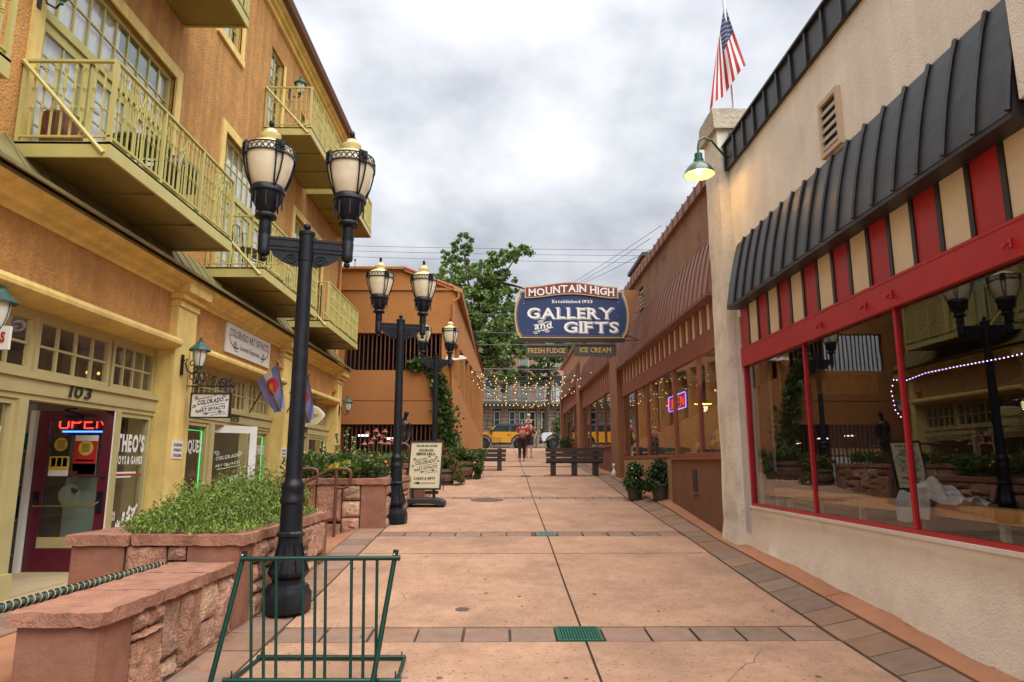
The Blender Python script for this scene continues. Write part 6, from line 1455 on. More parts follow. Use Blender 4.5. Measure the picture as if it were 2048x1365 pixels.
# ================================================================== sandwich board
AF=wthing('sandwich_board','black framed cream sandwich board reading Colorado Memorabilia on a black wheeled base','sign board',(-1.65,15.0,zc(15)))
zt,zb_=2.02,.97; tl_=(-2.03,15.02); f=MB()
def ap(u,v,d=0.0): # board leans back and turns slightly
    x=-2.06+.74*u+.04*v; return (x,15.0-.06*u+.16*v-d,zb_+(zt-zb_)*v)
def apquad(mb,u0,u1,v0,v1,d0,d1):
    q=[ap(u0,v0,d1),ap(u1,v0,d1),ap(u1,v1,d1),ap(u0,v1,d1),ap(u0,v0,d0),ap(u1,v0,d0),ap(u1,v1,d0),ap(u0,v1,d0)]
    mb.add(q,[(0,1,2,3),(7,6,5,4),(0,4,5,1),(1,5,6,2),(2,6,7,3),(3,7,4,0)])
apquad(f,0,1,0,.035,-.04,.02); apquad(f,0,1,.965,1,-.04,.02); apquad(f,0,.045,.035,.965,-.04,.02); apquad(f,.955,1,.035,.965,-.04,.02); f.build('frame',blackpaint,AF)
f=MB(); apquad(f,.04,.96,.03,.97,-.03,.004); f.build('panel',mat('board_cream',(.58,.52,.35),.6),AF)
rt=(Vector(ap(1,0))-Vector(ap(0,0))).normalized(); upv=(Vector(ap(0,1))-Vector(ap(0,0))).normalized(); m=MB()
for s_,v,sz,ft in (("VINTAGE AND ANTIQUE",.87,.055,.46),("COLORADO",.775,.075,.32),("MEMORABILIA",.70,.075,.42),("CARDS & GIFTS",.205,.07,.46)): text(m,s_,Vector(ap(.5,v,.008)),rt,upv,sz,'x',.2,fit=ft)
logo(m,Vector(ap(.5,.47,.008)),rt,upv,.62)
p=Vector(ap(.18,.135,.008)); m.add([p,p+rt*.13+upv*.03,p+rt*.13-upv*.03],[(0,1,2)]); stroke(m,[p+rt*.1,p+rt*.48],.012,rt.cross(upv)); m.build('lettering',inkblack,AF)
m=MB(); prof_=[(-.46,.02),(-.45,.10),(-.36,.15),(-.2,.17),(.2,.17),(.36,.15),(.45,.10),(.46,.02),(.3,.0),(.26,.05),(.1,.06),(-.1,.06),(-.26,.05),(-.3,.0)]
g0=zg(-1.7,15)
m.prism([(-1.67+x,g0+z) for x,z in prof_],'y',14.72,15.22); b_=m.build('base',mat('black_rubber',(.018,.018,.019),.55),AF); bv=b_.modifiers.new('bevel','BEVEL'); bv.width=.02; bv.segments=2; bv.limit_method='ANGLE'
m=MB(); m.box(-1.95,-1.90,15.0,15.05,g0+.15,zb_); m.box(-1.5,-1.44,15.0,15.05,g0+.15,zb_); m.box(-1.66,-1.38,14.98,15.1,zb_-.09,zb_-.03); m.build('stand',blackpaint,AF)
for x in (-1.28,): MB().tube([(x,15.05,zb_+.25),(x,15.08,zb_-.02)],.012,6).build('side_bracket',blackpaint,AF)
# ================================================================== hand rails by the steps
def rail(label,y,xs,zs_,loc):
    t=wthing('handrail',label,'handrail',loc,'rust brown tube handrails along the left side'); return t
r1=rail('rust brown tube handrail bent down beside the thyme planter, left of the lamp post',11.0,0,0,(-3.2,11,.4)); y=11.0
MB().tube([(-3.95,y,1.02),(-3.66,y,1.20),(-3.30,y,1.43),(-3.24,y,1.45),(-2.98,y,1.45),(-2.93,y,1.43),(-2.91,y,1.38),(-2.92,y,1.25),(-2.97,y,1.19),(-3.06,y,1.12),(-3.12,y,1.04)],.026,8).build('tube',rustrail,r1,smooth=60); MB().tube([(-3.3,y,1.43),(-3.3,y,.3)],.024,8).build('post',rustrail,r1)
r2=rail('rust brown tube handrail with a post in front of the coneflower planter',11.85,0,0,(-2.9,11.85,.4)); y=11.85
MB().tube([(-3.58,y,1.06),(-3.3,y,1.23),(-2.95,y,1.42),(-2.88,y,1.44),(-2.66,y,1.44),(-2.60,y,1.42),(-2.57,y,1.36),(-2.59,y,1.20),(-2.63,y,1.14),(-2.70,y,1.12),(-2.82,y,1.12)],.026,8).build('tube',rustrail,r2,smooth=60); MB().tube([(-2.82,y,1.44),(-2.82,y,.25)],.026,8).build('post',rustrail,r2)
r3=rail('rust brown tube handrail bending over the marigolds by the second lamp post',16,0,0,(-2.2,15.6,.6)); y=15.55
MB().tube([(-2.75,y,1.95),(-2.3,y,1.97),(-2.18,y,1.96),(-2.10,y,1.9),(-2.08,y,1.72),(-2.12,y,1.6),(-2.2,y,1.56)],.028,8).build('tube',rustrail,r3,smooth=60); MB().tube([(-1.85,y+.6,1.55),(-1.75,y+.6,1.85),(-1.65,y+.6,1.9),(-1.4,y+.6,1.9)],.028,8).build('tube',rustrail,r3,smooth=60)
# ================================================================== benches
def bench(label,x0,x1,y,z,facing,hs=.43,hb=.85,legs=3):
    t=wthing('bench',label,'bench',((x0+x1)/2,y,z),'dark slatted benches up the alley'); s=facing
    for k in range(3): MB().box(x0,x1,y-s*(.10+k*.15),y-s*(.235+k*.15),z+hs-.05,z+hs).build('seat_slat',wood,t)
    for k in range(3): q=z+hb-.12-k*.155; o=MB().box(x0-.03+.01*k,x1+.03-.01*k,y-.012,y+.04,q,q+.125).build('back_slat',wood,t)
    for k in range(legs):
        x=x0+.13+(x1-x0-.42)*k/(legs-1); MB().box(x,x+.16,y+.042,y+.17,z-.06,z+hb+.03).build('leg',wood,t); MB().box(x+.02,x+.14,y-s*.52,y-s*.40,z-.06,z+hs-.052).build('leg',wood,t); MB().box(x+.04,x+.12,y-s*.40,y-s*.06,z+hs-.13,z+hs-.052).build('seat_bearer',wood,t)
    return t
bench('dark slatted bench on the right, its back to the camera, below the gallery sign',1.37,3.12,21.5,zg(2.2,21.6)-.0,-1)
bench('dark slatted bench on the left in front of the garage, beside the barrel plants',-1.75,.10,25.0,zg(-.5,25)-.0,1,.40,.74,3)
# ================================================================== pots and plants
def pot(label,c,r_,h,fol,n,seed=1,flowers=None):
    t=wthing('potted_plant',label,'potted plant',c,'potted plants along the alley'); MB().lathe([(r_*.72,0),(r_*.95,h*.85),(r_*1.06,h*.86),(r_*1.06,h),(r_*.94,h),(r_*.9,h*.9)],18,c).build('pot',terracotta,t,smooth=40)
    P0=[]
    for k in range(14):
        a=random.uniform(0,6.28); q=random.uniform(0,r_*1.0); zz=c[2]+h+random.uniform(.03,.42); P0.append(ball_pts((c[0]+math.cos(a)*q,c[1]+math.sin(a)*q,zz),(.16,.16,.15),n//14,.1))
    for k in range(5):
        a=random.uniform(0,6.28); P0.append(ball_pts((c[0]+math.cos(a)*r_*1.15,c[1]+math.sin(a)*r_*1.15,c[2]+h*.9),(.11,.11,.16),n//16,.1))
    o=leaves(np.concatenate(P0),.06,.7).build('foliage',fol,t); o['kind']='stuff'
    if flowers:
        pts_=np.concatenate(P0)[RNG.integers(0,n//2,70)]+np.array([0,-.03,.02]); o=leaves(pts_,.035,1.0).build('blossom',flowers,t); o['kind']='stuff'
    for k in range(6): a=random.uniform(0,6.28); MB().tube([(c[0],c[1],c[2]+h*.9),(c[0]+math.cos(a)*.12,c[1]+math.sin(a)*.12,c[2]+h+.3)],.008,4).build('stem',leafB,t)
palewhite=mat('petal_white',(.7,.66,.55),.7,island=.2); orange_f=mat('petal_orange',(.62,.16,.02),.7,island=.3); red_f=mat('petal_red',(.45,.03,.02),.7,island=.3); pink_f=mat('petal_pink',(.50,.13,.15),.7,island=.3); yellow_f=mat('petal_yellow',(.65,.5,.03),.7,island=.2); seed_m=mat('seed_head',(.28,.09,.02),.9)
pot('dark pot of bushy greenery by the brown kick wall, nearer of the pair',(3.42,15.1,zg(3.4,15.1)),.21,.36,leafB,2600,flowers=palewhite)
pot('dark pot of bushy greenery by the brown shop window, farther of the pair',(3.02,15.9,zg(3.0,15.9)),.20,.34,leafB,2200,flowers=palewhite)
def spot(lo,hi): return random.uniform(lo,hi)
# thyme filling planter 2
t=wthing('thyme','dense fresh green thyme spilling over the long planter behind the nearest lamp post','plant',(-3.2,8.2,.85)); S_=[];
for k in range(4200):
    y=spot(6.78,9.5); x=spot(-3.86,-2.56); e=min((y-6.7)/.5,(9.6-y)/.4,(x+3.98)/.35,(-2.42-x)/.3,1.0); top=.88+(.12+.26*max(e,0)**.6*max(.15,min(1,(x+.525*y)/.7)))*(0.75+.25*math.sin(x*5+1)*math.cos(y*3.3))*(.8+.75*min(1,max(0,(y-7.2)/1.5)))*random.choice((.55,.8,.9,1.0,1.05,1.15,1.3))*random.uniform(.85,1.1)
    
    if x<-.525*y+random.gauss(0,.06): continue
    lx,ly=random.gauss(0,.05),random.gauss(-.02,.05); nn=11
    for i in range(nn): q=(i+.5)/nn; S_.append((x+lx*q+random.gauss(0,.008),y+ly*q+random.gauss(0,.008),.84+(top-.84)*q))
for k in range(260):
    x=spot(-3.5,-2.5); q=abs(random.gauss(0,.09)); S_+= [(x+random.gauss(0,.02),6.80-q*1.2+random.gauss(0,.02),.91+abs(random.gauss(0,.025))) for _ in range(7)]
for k in range(200):
    y=spot(6.8,9.3); S_+= [(-2.5+abs(random.gauss(0,.05)),y+random.gauss(0,.02),.91+abs(random.gauss(0,.03))) for _ in range(6)]
thy=mat('thyme_leaf',(.135,.205,.026),.6,island=.55,vary=.35,vscale=2.2)
o=leaves(S_,.032,.36,jitter=.7,up=.6).build('foliage',thy,t); o['kind']='stuff'
S2=[S_[i] for i in RNG.integers(0,len(S_),2600)]; o=leaves(np.array(S2)+RNG.normal(size=(len(S2),3))*.01,.042,.3,up=.4).build('dry_leaves',mat('thyme_dry',(.20,.17,.06),.7,island=.5),t); o['kind']='stuff'
S3=[p for p in S_ if random.random()<.02 and p[1]>7.4]; o=leaves(np.array(S3)+np.array([0,-.01,.03]),.016,1.0).build('tiny_flowers',mat('thyme_flower',(.45,.45,.32),.7),t); o['kind']='stuff'
S4=[]
for k in range(170):
    y=spot(7.0,9.4); x=max(spot(-3.8,-2.6),-.45*y); h=spot(.25,.55); lx,ly=random.gauss(0,.07),random.gauss(0,.07)
    for i in range(26): q=i/26; S4.append((x+lx*q+random.gauss(0,.012),y+ly*q+random.gauss(0,.012),.86+h*q))
o=leaves(S4,.045,.28,up=.3).build('sprigs',thy,t); o['kind']='stuff'
# coneflower planter
t=wthing('perennials','mixed leafy perennials with lime leaves filling the coneflower planter','plant',(-3,13.5,1.27),'plants in the middle planter'); 
C_=np.concatenate([ball_pts((spot(-3.9,-2.3),spot(12.4,14.8),1.40+spot(0,.2)),(.26,.26,.2),150,.1) for _ in range(46)]); o=leaves(C_,.075,.6,up=.1).build('foliage',leafA,t); o['kind']='stuff'
C_=np.concatenate([ball_pts((spot(-3.05,-2.6),spot(12.35,12.8),1.38+spot(0,.12)),(.14,.12,.10),60,.1) for _ in range(10)]); o=leaves(C_,.10,.95).build('lime_leaves',leafC,t); o['kind']='stuff'
o=leaves(np.array([(spot(-3.1,-2.7),12.3+spot(0,.2),1.42+spot(0,.12)) for _ in range(16)]),.11,.9).build('yellow_bloom',yellow_f,t); o['kind']='stuff'
o=leaves(np.array([(spot(-2.6,-2.1),12.6+spot(0,1),1.45+spot(0,.25)) for _ in range(26)]),.06,.9).build('orange_bloom',orange_f,t); o['kind']='stuff'
t=wthing('flower_spikes','tall pale flower spikes at the left of the coneflower planter','plant',(-3.3,13,1.27),'plants in the middle planter')
S_=[];Fl=[]; st_=MB()
for x,y,h in ((-3.55,12.9,.55),(-3.42,13.1,.7),(-3.25,12.8,.6),(-3.12,13.2,.85),(-2.98,13.0,.95),(-2.78,12.9,.78),(-3.7,13.2,.5),(-2.88,13.3,.65),(-2.66,13.4,.55)):
    ly=random.gauss(0,.05); lx=random.gauss(0,.05); st_.tube([(x,y,1.25),(x+lx,y+ly,1.25+h)],.007,4)
    for k in range(90):
        q=random.random()
        if q>.55: Fl.append((x+lx*q+random.gauss(0,.022),y+ly*q+random.gauss(0,.022),1.25+h*q))
        S_.append((x+lx*q+random.gauss(0,.05*(1.2-q)),y+ly*q+random.gauss(0,.05*(1.2-q)),1.25+h*q))
st_.build('stem',leafA,t); o=leaves(S_,.06,.5).build('foliage',leafA,t); o['kind']='stuff'; o=leaves(Fl,.035,.9).build('blossom',mat('petal_pale_green',(.50,.50,.22),.7,island=.3),t); o['kind']='stuff'
t=wthing('coneflowers','tall pink coneflowers standing against the dark garage bars','flower',(-2.6,14.2,1.27),'plants in the middle planter'); st_=MB()
for x,y,z in ((735,866,14),(742,885,13.8),(752,861,14.2),(758,870,14),(762,884,13.7),(770,862,14.1),(776,886,13.9),(784,880,14.2),(748,876,14),(729,887,13.9),(767,874,14.2)):
    p=px(x,y,z); st_.tube([(p.x-.12+random.gauss(0,.05),p.y,1.25),(p.x-.02,p.y,p.z-.12),(p.x,p.y,p.z-.01)],.006,4)
    m=MB()
    for k in range(11): a=k*.571; ca,sa=math.cos(a),math.sin(a); m.add([p+Vector((ca*.012,sa*.012,.01)),p+Vector((ca*.04-sa*.013,sa*.04+ca*.013,-.008)),p+Vector((ca*.075,sa*.075,-.04)),p+Vector((ca*.04+sa*.013,sa*.04-ca*.013,-.008))],[(0,1,2,3)])
    m.build('petals',pink_f,t); MB().sphere(p+Vector((0,0,.015)),.026,8,6,(1,1,.9)).build('seed_head',seed_m,t)
st_.build('stem',leafA,t); o=leaves(np.array([(spot(-3.0,-2.2),14+spot(-.3,.3),1.3+spot(0,.4)) for _ in range(420)]),.11,.3,up=.4).build('foliage',leafA,t); o['kind']='stuff'
t=wthing('marigolds','low bed of orange marigolds in the planter beneath the bronze figure','flower',(-2.6,17,1.5)); C_=np.concatenate([ball_pts((spot(-3.9,-1.9),spot(16.1,18.4),1.58+spot(0,.14)),(.22,.22,.14),120,.1) for _ in range(50)]); o=leaves(C_,.06,.6).build('foliage',leafA,t); o['kind']='stuff'
o=leaves(C_[RNG.integers(0,len(C_),420)]+np.array([0,-.05,.06]),.045,1.0).build('blossom',orange_f,t); o['kind']='stuff'
# barrel planters
def barrel(label,c,r_,h,fol,n,spiky=False,fl=None):
    t=wthing('barrel_planter',label,'planter',c,'half barrel planters before the garage')
    for k in range(18): a=k*math.pi/9; m=MB(); m.add([(c[0]+math.cos(b)*q,c[1]+math.sin(b)*q,c[2]+z) for b in (a+.01,a+.339) for q,z in ((r_*.86,0),(r_*1.02,h*.5),(r_,h))],[(0,1,4,3),(1,2,5,4)]); m.build('stave',barrelw,t)
    for z in (.18,.75): MB().lathe([(r_*(.90+.16*z)+.012,h*z-.02),(r_*(.90+.16*z)+.012,h*z+.02)],24,c,cap=False).build('hoop',blackmetal,t)
    MB().lathe([(0,h*.9),(r_*.97,h*.9)],18,c,cap=False).build('soil',soil,t)
    C_=np.concatenate([ball_pts((c[0]+random.gauss(0,r_*.55),c[1]+random.gauss(0,r_*.4),c[2]+h+spot(0,.28)),(.2,.2,.17),n//16,.1) for _ in range(16)]+[ball_pts((c[0]+r_*1.05+spot(0,.2),c[1]+spot(-.3,.1),c[2]+spot(.05,h)),(.13,.13,.12),n//18,.1) for _ in range(6)])
    o=leaves(C_,.075,.7).build('foliage',fol,t); o['kind']='stuff'
    if fl: o=leaves(C_[RNG.integers(0,len(C_),160)]+np.array([0,-.04,.04]),.05,1).build('blossom',fl,t); o['kind']='stuff'
    if spiky:
        for k in range(46):
            a=random.uniform(0,6.28); e=random.uniform(.25,1.45); L_=random.uniform(.5,.85); d=Vector((math.cos(a)*math.cos(e),math.sin(a)*math.cos(e),math.sin(e))); s=d.cross(Vector((0,0,1))).normalized()*.016; b0=Vector((c[0],c[1],c[2]+h+.05)); mid=b0+d*L_*.6; tip=b0+d*L_+Vector((0,0,-.16*math.cos(e)))
            MB().add([b0-s,b0+s,mid+s*.8,tip,mid-s*.8],[(0,1,2,4),(4,2,3)]).build('spike_leaf',leafA,t)
barrel('weathered half barrel with a spiky yucca and trailing greenery',(-1.28,20.6,zg(-1.3,20.6)),.42,.52,leafA,2600,True,red_f); barrel('small dark half barrel of red flowers behind the sandwich board',(-1.62,19.2,zg(-1.6,19.2)),.30,.42,leafA,1200,False,red_f)
# ================================================================== bronze figure
def skin_body(name,verts,edges,radii,mt,par,root=0,sub=2):
    me=bpy.data.meshes.new(name); me.from_pydata(verts,edges,[]); o=bpy.data.objects.new(name,me); COL.objects.link(o); o.parent=par
    s=o.modifiers.new('skin','SKIN'); s.use_smooth_shade=True; s.branch_smoothing=.6
    if not me.skin_vertices: 
        pass
    for v,r_ in zip(me.skin_vertices[0].data,radii): v.radius=(r_,r_) if not isinstance(r_,tuple) else r_
    for v in me.skin_vertices[0].data: v.use_root=False
    me.skin_vertices[0].data[root].use_root=True
    q=o.modifiers.new('sub','SUBSURF'); q.levels=sub; q.render_levels=sub; me.materials.append(mt); return o
def chain(V,Rr,Ed,pts,start=None):
    prev=start
    for p,r_ in pts:
        V.append(p); Rr.append(r_); i=len(V)-1
        if prev is not None: Ed.append((prev,i))
        prev=i
    return prev
t=thing('statue','slender dark bronze figure of a woman standing behind the coneflowers','statue',(-2.50,17.4,1.42)); V=[];Rr=[];Ed=[]
k=chain(V,Rr,Ed,[((0,0,.70),.12),((0,0,.85),.095),((0,.0,1.02),.12),((.0,0,1.13),.10),((.02,-.01,1.21),.04),((.05,-.03,1.27),.045),((.07,-.04,1.34),.07),((.07,-.03,1.41),.06)])
chain(V,Rr,Ed,[((-.03,0,.50),.115),((-.02,0,.25),.085),((0,0,.05),.07),((0,-.03,0),.08)],0)
for s in (-1,1): chain(V,Rr,Ed,[((s*.13,0,1.10),.05),((s*.165,.01,.90),.038),((s*.15,-.04,.72),.034),((s*.09,-.10,.62),.03),((s*.04,-.12,.60),.03)],3)
skin_body('figure',V,Ed,Rr,bronze,t); MB().lathe([(.16,-.25),(.16,0)],14).build('plinth',bronze,t)
# ================================================================== people
def human(t,pose,sk=skin,scale=1.0):
    """continuous body grown from a skeleton; pose gives joint places, facing -y, origin on the ground"""
    V=[];Rr=[];Ed=[]
    j=pose
    pel=chain(V,Rr,Ed,[((0,0,.95),(.145,.11)),((0,0,1.08),(.125,.095)),((0,.0,1.24),(.145,.105)),((0,.01,1.38),(.13,.09)),((0,.0,1.46),.05),((j['head'][0]*.5,-.01,1.51),.047),((j['head'][0],-.02,1.575),(.07,.08)),((j['head'][0],-.015,1.65),(.075,.088)),((j['head'][0],-.0,1.70),.055)])
    for s,k in ((-1,'L'),(1,'R')):
        hx=s*.09; kn,an=j['knee'+k],j['ankle'+k]
        chain(V,Rr,Ed,[((hx,0,.88),.095),(((hx+kn[0])/2,(kn[1])/2,(.88+kn[2])/2),.082),(kn,.058),(((kn[0]*.6+an[0]*.4),kn[1]*.6+an[1]*.4+.015,kn[2]*.6+an[2]*.4),.056),(an,.036),((an[0],an[1]-.01,an[2]-.05),.038),((an[0]+s*.01,an[1]-.13,an[2]-.06),.030)],0)
        el,wr=j['elbow'+k],j['wrist'+k]
        d=Vector(wr)-Vector(el); d.normalize()
        w=chain(V,Rr,Ed,[((s*.17,.01,1.39),.055),(((s*.185+el[0])/2,el[1]/2,(1.36+el[2])/2),.045),(el,.038),(tuple((Vector(el)+Vector(wr))/2),.034),(wr,.025),(tuple(Vector(wr)+d*.05),(.034,.022))],3)
    o=skin_body('body',V,Ed,Rr,sk,t)
    hx=j['head'][0]
    m=MB()
    for s in (-1,1):
        m.sphere((hx+s*.030,-.098,1.635),.012,6,5); 
    m.build('eye',mat('eye_dark',(.02,.015,.012),.3),t)
    m=MB(); m.sphere((hx,-.108,1.605),.016,6,5,(.8,1,1.3)); m.build('nose',sk,t); m=MB(); m.sphere((hx,-.098,1.566),.02,8,5,(1.2,.5,.4)); m.build('mouth',mat('lips',(.32,.10,.09),.5),t)
    for s in (-1,1):
        w=Vector(j['wrist'+('L' if s<0 else 'R')]); el=Vector(j['elbow'+('L' if s<0 else 'R')]); d=(w-el).normalized(); side=d.cross(Vector((0,1,.2))).normalized()
        for f in range(4): b0=w+d*.085+side*(.018*(f-1.5)); L_=(.055,.066,.070,.062)[f]; MB().tube([b0-d*.02,b0+d*L_*.5+Vector((0,-.006,0)),b0+d*L_+Vector((0,-.02,-.004))],[.009,.0085,.006],6).build('finger',sk,t)
        MB().tube([w+d*.03+side*.02,w+d*.06+side*.05,w+d*.085+side*.055],[.010,.009,.007],6).build('thumb',sk,t)
    return o
def ell(mb,secs,n=18):
    """stacked ellipses (cx,cy,z,rx,ry)"""
    vs=[]; 
    for cx_,cy_,z,rx,ry in secs:
        for k in range(n): a=2*math.pi*k/n; vs.append((cx_+math.cos(a)*rx,cy_+math.sin(a)*ry,z))
    fs=[(i*n+k,i*n+(k+1)%n,(i+1)*n+(k+1)%n,(i+1)*n+k) for i in range(len(secs)-1) for k in range(n)]
    fs+=[tuple(range(n))[::-1],tuple((len(secs)-1)*n+k for k in range(n))]
    return mb.add(vs,fs)
W1=thing('person','person in a red top and black leggings walking with a baby carrier on the chest','person',(.82,29.0,zc(29)+.0)); W1.scale=(.98,)*3
p1=dict(head=(-.01,),kneeL=(-.10,-.07,.50),ankleL=(-.10,-.12,.075),kneeR=(.09,.05,.49),ankleR=(.09,.10,.085),elbowL=(-.25,-.06,1.12),wristL=(-.10,-.27,1.14),elbowR=(.25,-.06,1.12),wristR=(.10,-.27,1.20))
human(W1,p1); tred=mat('top_red',(.36,.015,.02),.85,vary=.1); blkc=mat('leggings_black',(.012,.012,.014),.85)
m=MB(); ell(m,[(0,0,.90,.165,.125),(0,0,1.02,.155,.12),(0,0,1.15,.15,.118),(0,0,1.28,.165,.125),(0,.01,1.38,.15,.11),(0,.01,1.45,.09,.075)]); 
for s in (-1,1): m.tube([(s*.14,.01,1.40),(s*.20,.0,1.31),(s*.225,-.02,1.22)],[.075,.068,.062],10)
m.build('top',tred,W1,smooth=60)
m=MB()
for s,k,a in ((-1,p1['kneeL'],p1['ankleL']),(1,p1['kneeR'],p1['ankleR'])): m.tube([(s*.085,0,.92),(s*.09,k[1]*.5,.7),k,((k[0]+a[0])/2,(k[1]+a[1])/2+.01,(k[2]+a[2])/2),(a[0],a[1],a[2]+.05)],[.115,.098,.07,.066,.048],12)
ell(m,[(0,0,.84,.15,.12),(0,0,.93,.165,.125),(0,0,.98,.155,.12)]); m.build('leggings',blkc,W1,smooth=60)
hairm=mat('dark_hair',(.03,.016,.01),.6); m=MB(); m.sphere((-.01,.012,1.655),.098,14,10,(.92,1.0,1.0)); m.sphere((-.01,.10,1.62),.05,8,6); m.build('hair',hairm,W1,smooth=60)
m=MB(); m.sphere((0,-.20,1.16),.15,14,10,(.95,.75,1.25)); m.build('baby_carrier',mat('carrier_taupe',(.30,.22,.18),.9,vary=.15),W1,smooth=60); MB().lathe([(.17,.93),(.175,.96),(.17,1.0)],18,cap=False).build('carrier_belt',tred,W1)
m=MB(); m.sphere((.01,-.25,1.385),.075,12,9); m.build('baby_head',skin,W1,smooth=60); m=MB(); m.sphere((.01,-.235,1.405),.076,12,9); m.build('baby_hair',mat('light_brown_hair',(.20,.11,.05),.7),W1,smooth=60)
for s,a in ((-1,p1['ankleL']),(1,p1['ankleR'])):
    m=MB(); ell(m,[(a[0],a[1]-.05,.0,.045,.12),(a[0],a[1]-.05,.022,.045,.12)]); m.tube([(a[0]-.04,a[1]-.08,.03),(a[0],a[1]-.09,.065),(a[0]+.04,a[1]-.08,.03)],.012,6); m.build('sandal',mat('sandal_brown',(.14,.06,.03),.8),W1)
W2=thing('person','person in navy shorts carrying a child on the shoulders and a maroon front carrier','person',(1.24,32.5,zc(32.5)+.0)); W2.scale=(1.02,)*3
p2=dict(head=(0.0,),kneeL=(-.10,.05,.49),ankleL=(-.11,.10,.085),kneeR=(.10,-.07,.50),ankleR=(.11,-.10,.075),elbowL=(-.30,-.05,1.16),wristL=(-.13,-.20,1.30),elbowR=(.36,.0,1.14),wristR=(.30,-.12,.98))
human(W2,p2); tee=mat('tee_muted_red',(.26,.07,.07),.9,vary=.15); m=MB(); ell(m,[(0,0,.90,.17,.13),(0,0,1.02,.165,.125),(0,0,1.15,.165,.122),(0,0,1.28,.18,.128),(0,.01,1.38,.165,.115),(0,.01,1.45,.10,.08)])
for s in (-1,1): m.tube([(s*.15,.01,1.40),(s*.215,.0,1.31),(s*.25,-.01,1.22)],[.08,.072,.066],10)
m.build('shirt',tee,W2,smooth=60)
m=MB(); m.sphere((-.01,-.19,1.17),.15,14,10,(.9,.7,1.35)); m.build('front_carrier',mat('carrier_maroon',(.15,.035,.04),.9),W2,smooth=60)
m=MB()
for s in (-1,1): m.tube([(s*.085,0,.94),(s*.10,p2['knee'+('L' if s<0 else 'R')][1]*.4,.72),(s*.105,p2['knee'+('L' if s<0 else 'R')][1]*.8,.58)],[.125,.115,.108],12)
ell(m,[(0,0,.84,.16,.125),(0,0,.98,.168,.13)]); m.build('shorts',mat('navy_shorts',(.018,.024,.045),.9),W2,smooth=60)
m=MB(); m.sphere((0,.015,1.66),.098,14,10,(.95,1,1)); m.build('hair',mat('auburn_hair',(.10,.03,.015),.6),W2,smooth=60)
for a in (p2['ankleL'],p2['ankleR']):
    m=MB(); ell(m,[(a[0],a[1]-.05,.0,.048,.13),(a[0],a[1]-.05,.024,.048,.13)]); m.tube([(a[0]-.04,a[1]-.08,.03),(a[0],a[1]-.09,.07),(a[0]+.04,a[1]-.08,.03)],.012,6); m.build('sandal',mat('sandal_brown',(.14,.06,.03),.8),W2)
K=thing('person','small blond child in a mint top riding on the adult\'s shoulders','person',(1.24,32.54,zc(32.5)+1.50)); V=[];Rr=[];Ed=[]
chain(V,Rr,Ed,[((0,.03,0),.09),((0,.02,.13),.085),((0,.01,.25),.085),((0,0,.33),.04),((0,-.01,.38),.05),((0,-.01,.45),.082),((0,-.01,.52),.06)])
for s in (-1,1): chain(V,Rr,Ed,[((s*.11,-.05,-.02),.055),((s*.12,-.14,-.10),.045),((s*.10,-.16,-.27),.034),((s*.10,-.20,-.31),.028)],0); chain(V,Rr,Ed,[((s*.10,.0,.26),.035),((s*.13,-.06,.17),.03),((s*.06,-.12,.12),.026)],2)
skin_body('body',V,Ed,Rr,skin,K); m=MB(); ell(m,[(0,.03,-.04,.10,.10),(0,.02,.10,.098,.095),(0,.01,.24,.10,.09),(0,.0,.30,.06,.06)])
for s in (-1,1): m.tube([(s*.08,.0,.26),(s*.125,-.03,.21)],[.045,.042],8)
m.build('top',mat('mint_top',(.36,.52,.40),.9),K,smooth=60); m=MB(); m.sphere((0,.008,.47),.092,12,9); m.sphere((-.05,.01,.57),.03,8,6); m.build('hair',mat('blond_hair',(.52,.36,.16),.7),K,smooth=60)
m=MB(); 
for s in (-1,1): m.sphere((s*.025,-.088,.455),.010,6,5)
m.build('eye',mat('eye_dark',(.02,.015,.012),.3),K)
# ================================================================== string lights over the upper alley
bulb_me=MB().sphere((0,0,-.065),.018,8,6,(1,1,1.5)).mesh('bulb',bulbm); sock_me=MB().lathe([(.014,0),(.016,-.035)],6).mesh('socket',blackpaint)
fes=[(26.5,5.15,5.0,.30),(27.6,5.0,4.85,.55),(28.8,5.45,5.1,.4),(30,5.2,4.9,.75),(31.2,5.6,5.3,.4),(32.4,5.3,5.0,.8),(33.6,5.8,5.5,.45),(35,5.5,5.2,.9),(36.4,6.0,5.8,.5),(38,5.8,5.4,.95),(39.6,6.3,6.0,.6)]
ORD=['nearest the camera','second','third','fourth','fifth','sixth','seventh','eighth','ninth','tenth','farthest']
for i,(y,za,zb_,sg) in enumerate(fes):
    x0,x1=sx(y),3.5; n=11; y1=y+(.8 if i%2 else -.8)
    t=wthing('string_light','string of warm bulbs sagging between the garage and the brown shops, %s%s'%(ORD[i],'' if i in (0,10) else ' from the camera'),'string light',(x0,y,za),'strings of warm bulbs across the upper alley')
    f_=lambda q:(x0+(x1-x0)*q,y+(y1-y)*q,za+(zb_-za)*q-sg*4*q*(1-q)); MB().tube([f_(k/20) for k in range(21)],.012,4).build('cable',blackpaint,t)
    for k in range(n): p=f_((k+.5+random.uniform(-.2,.2))/n); link('socket',sock_me,t,loc=p); link('bulb',bulb_me,t,loc=p)
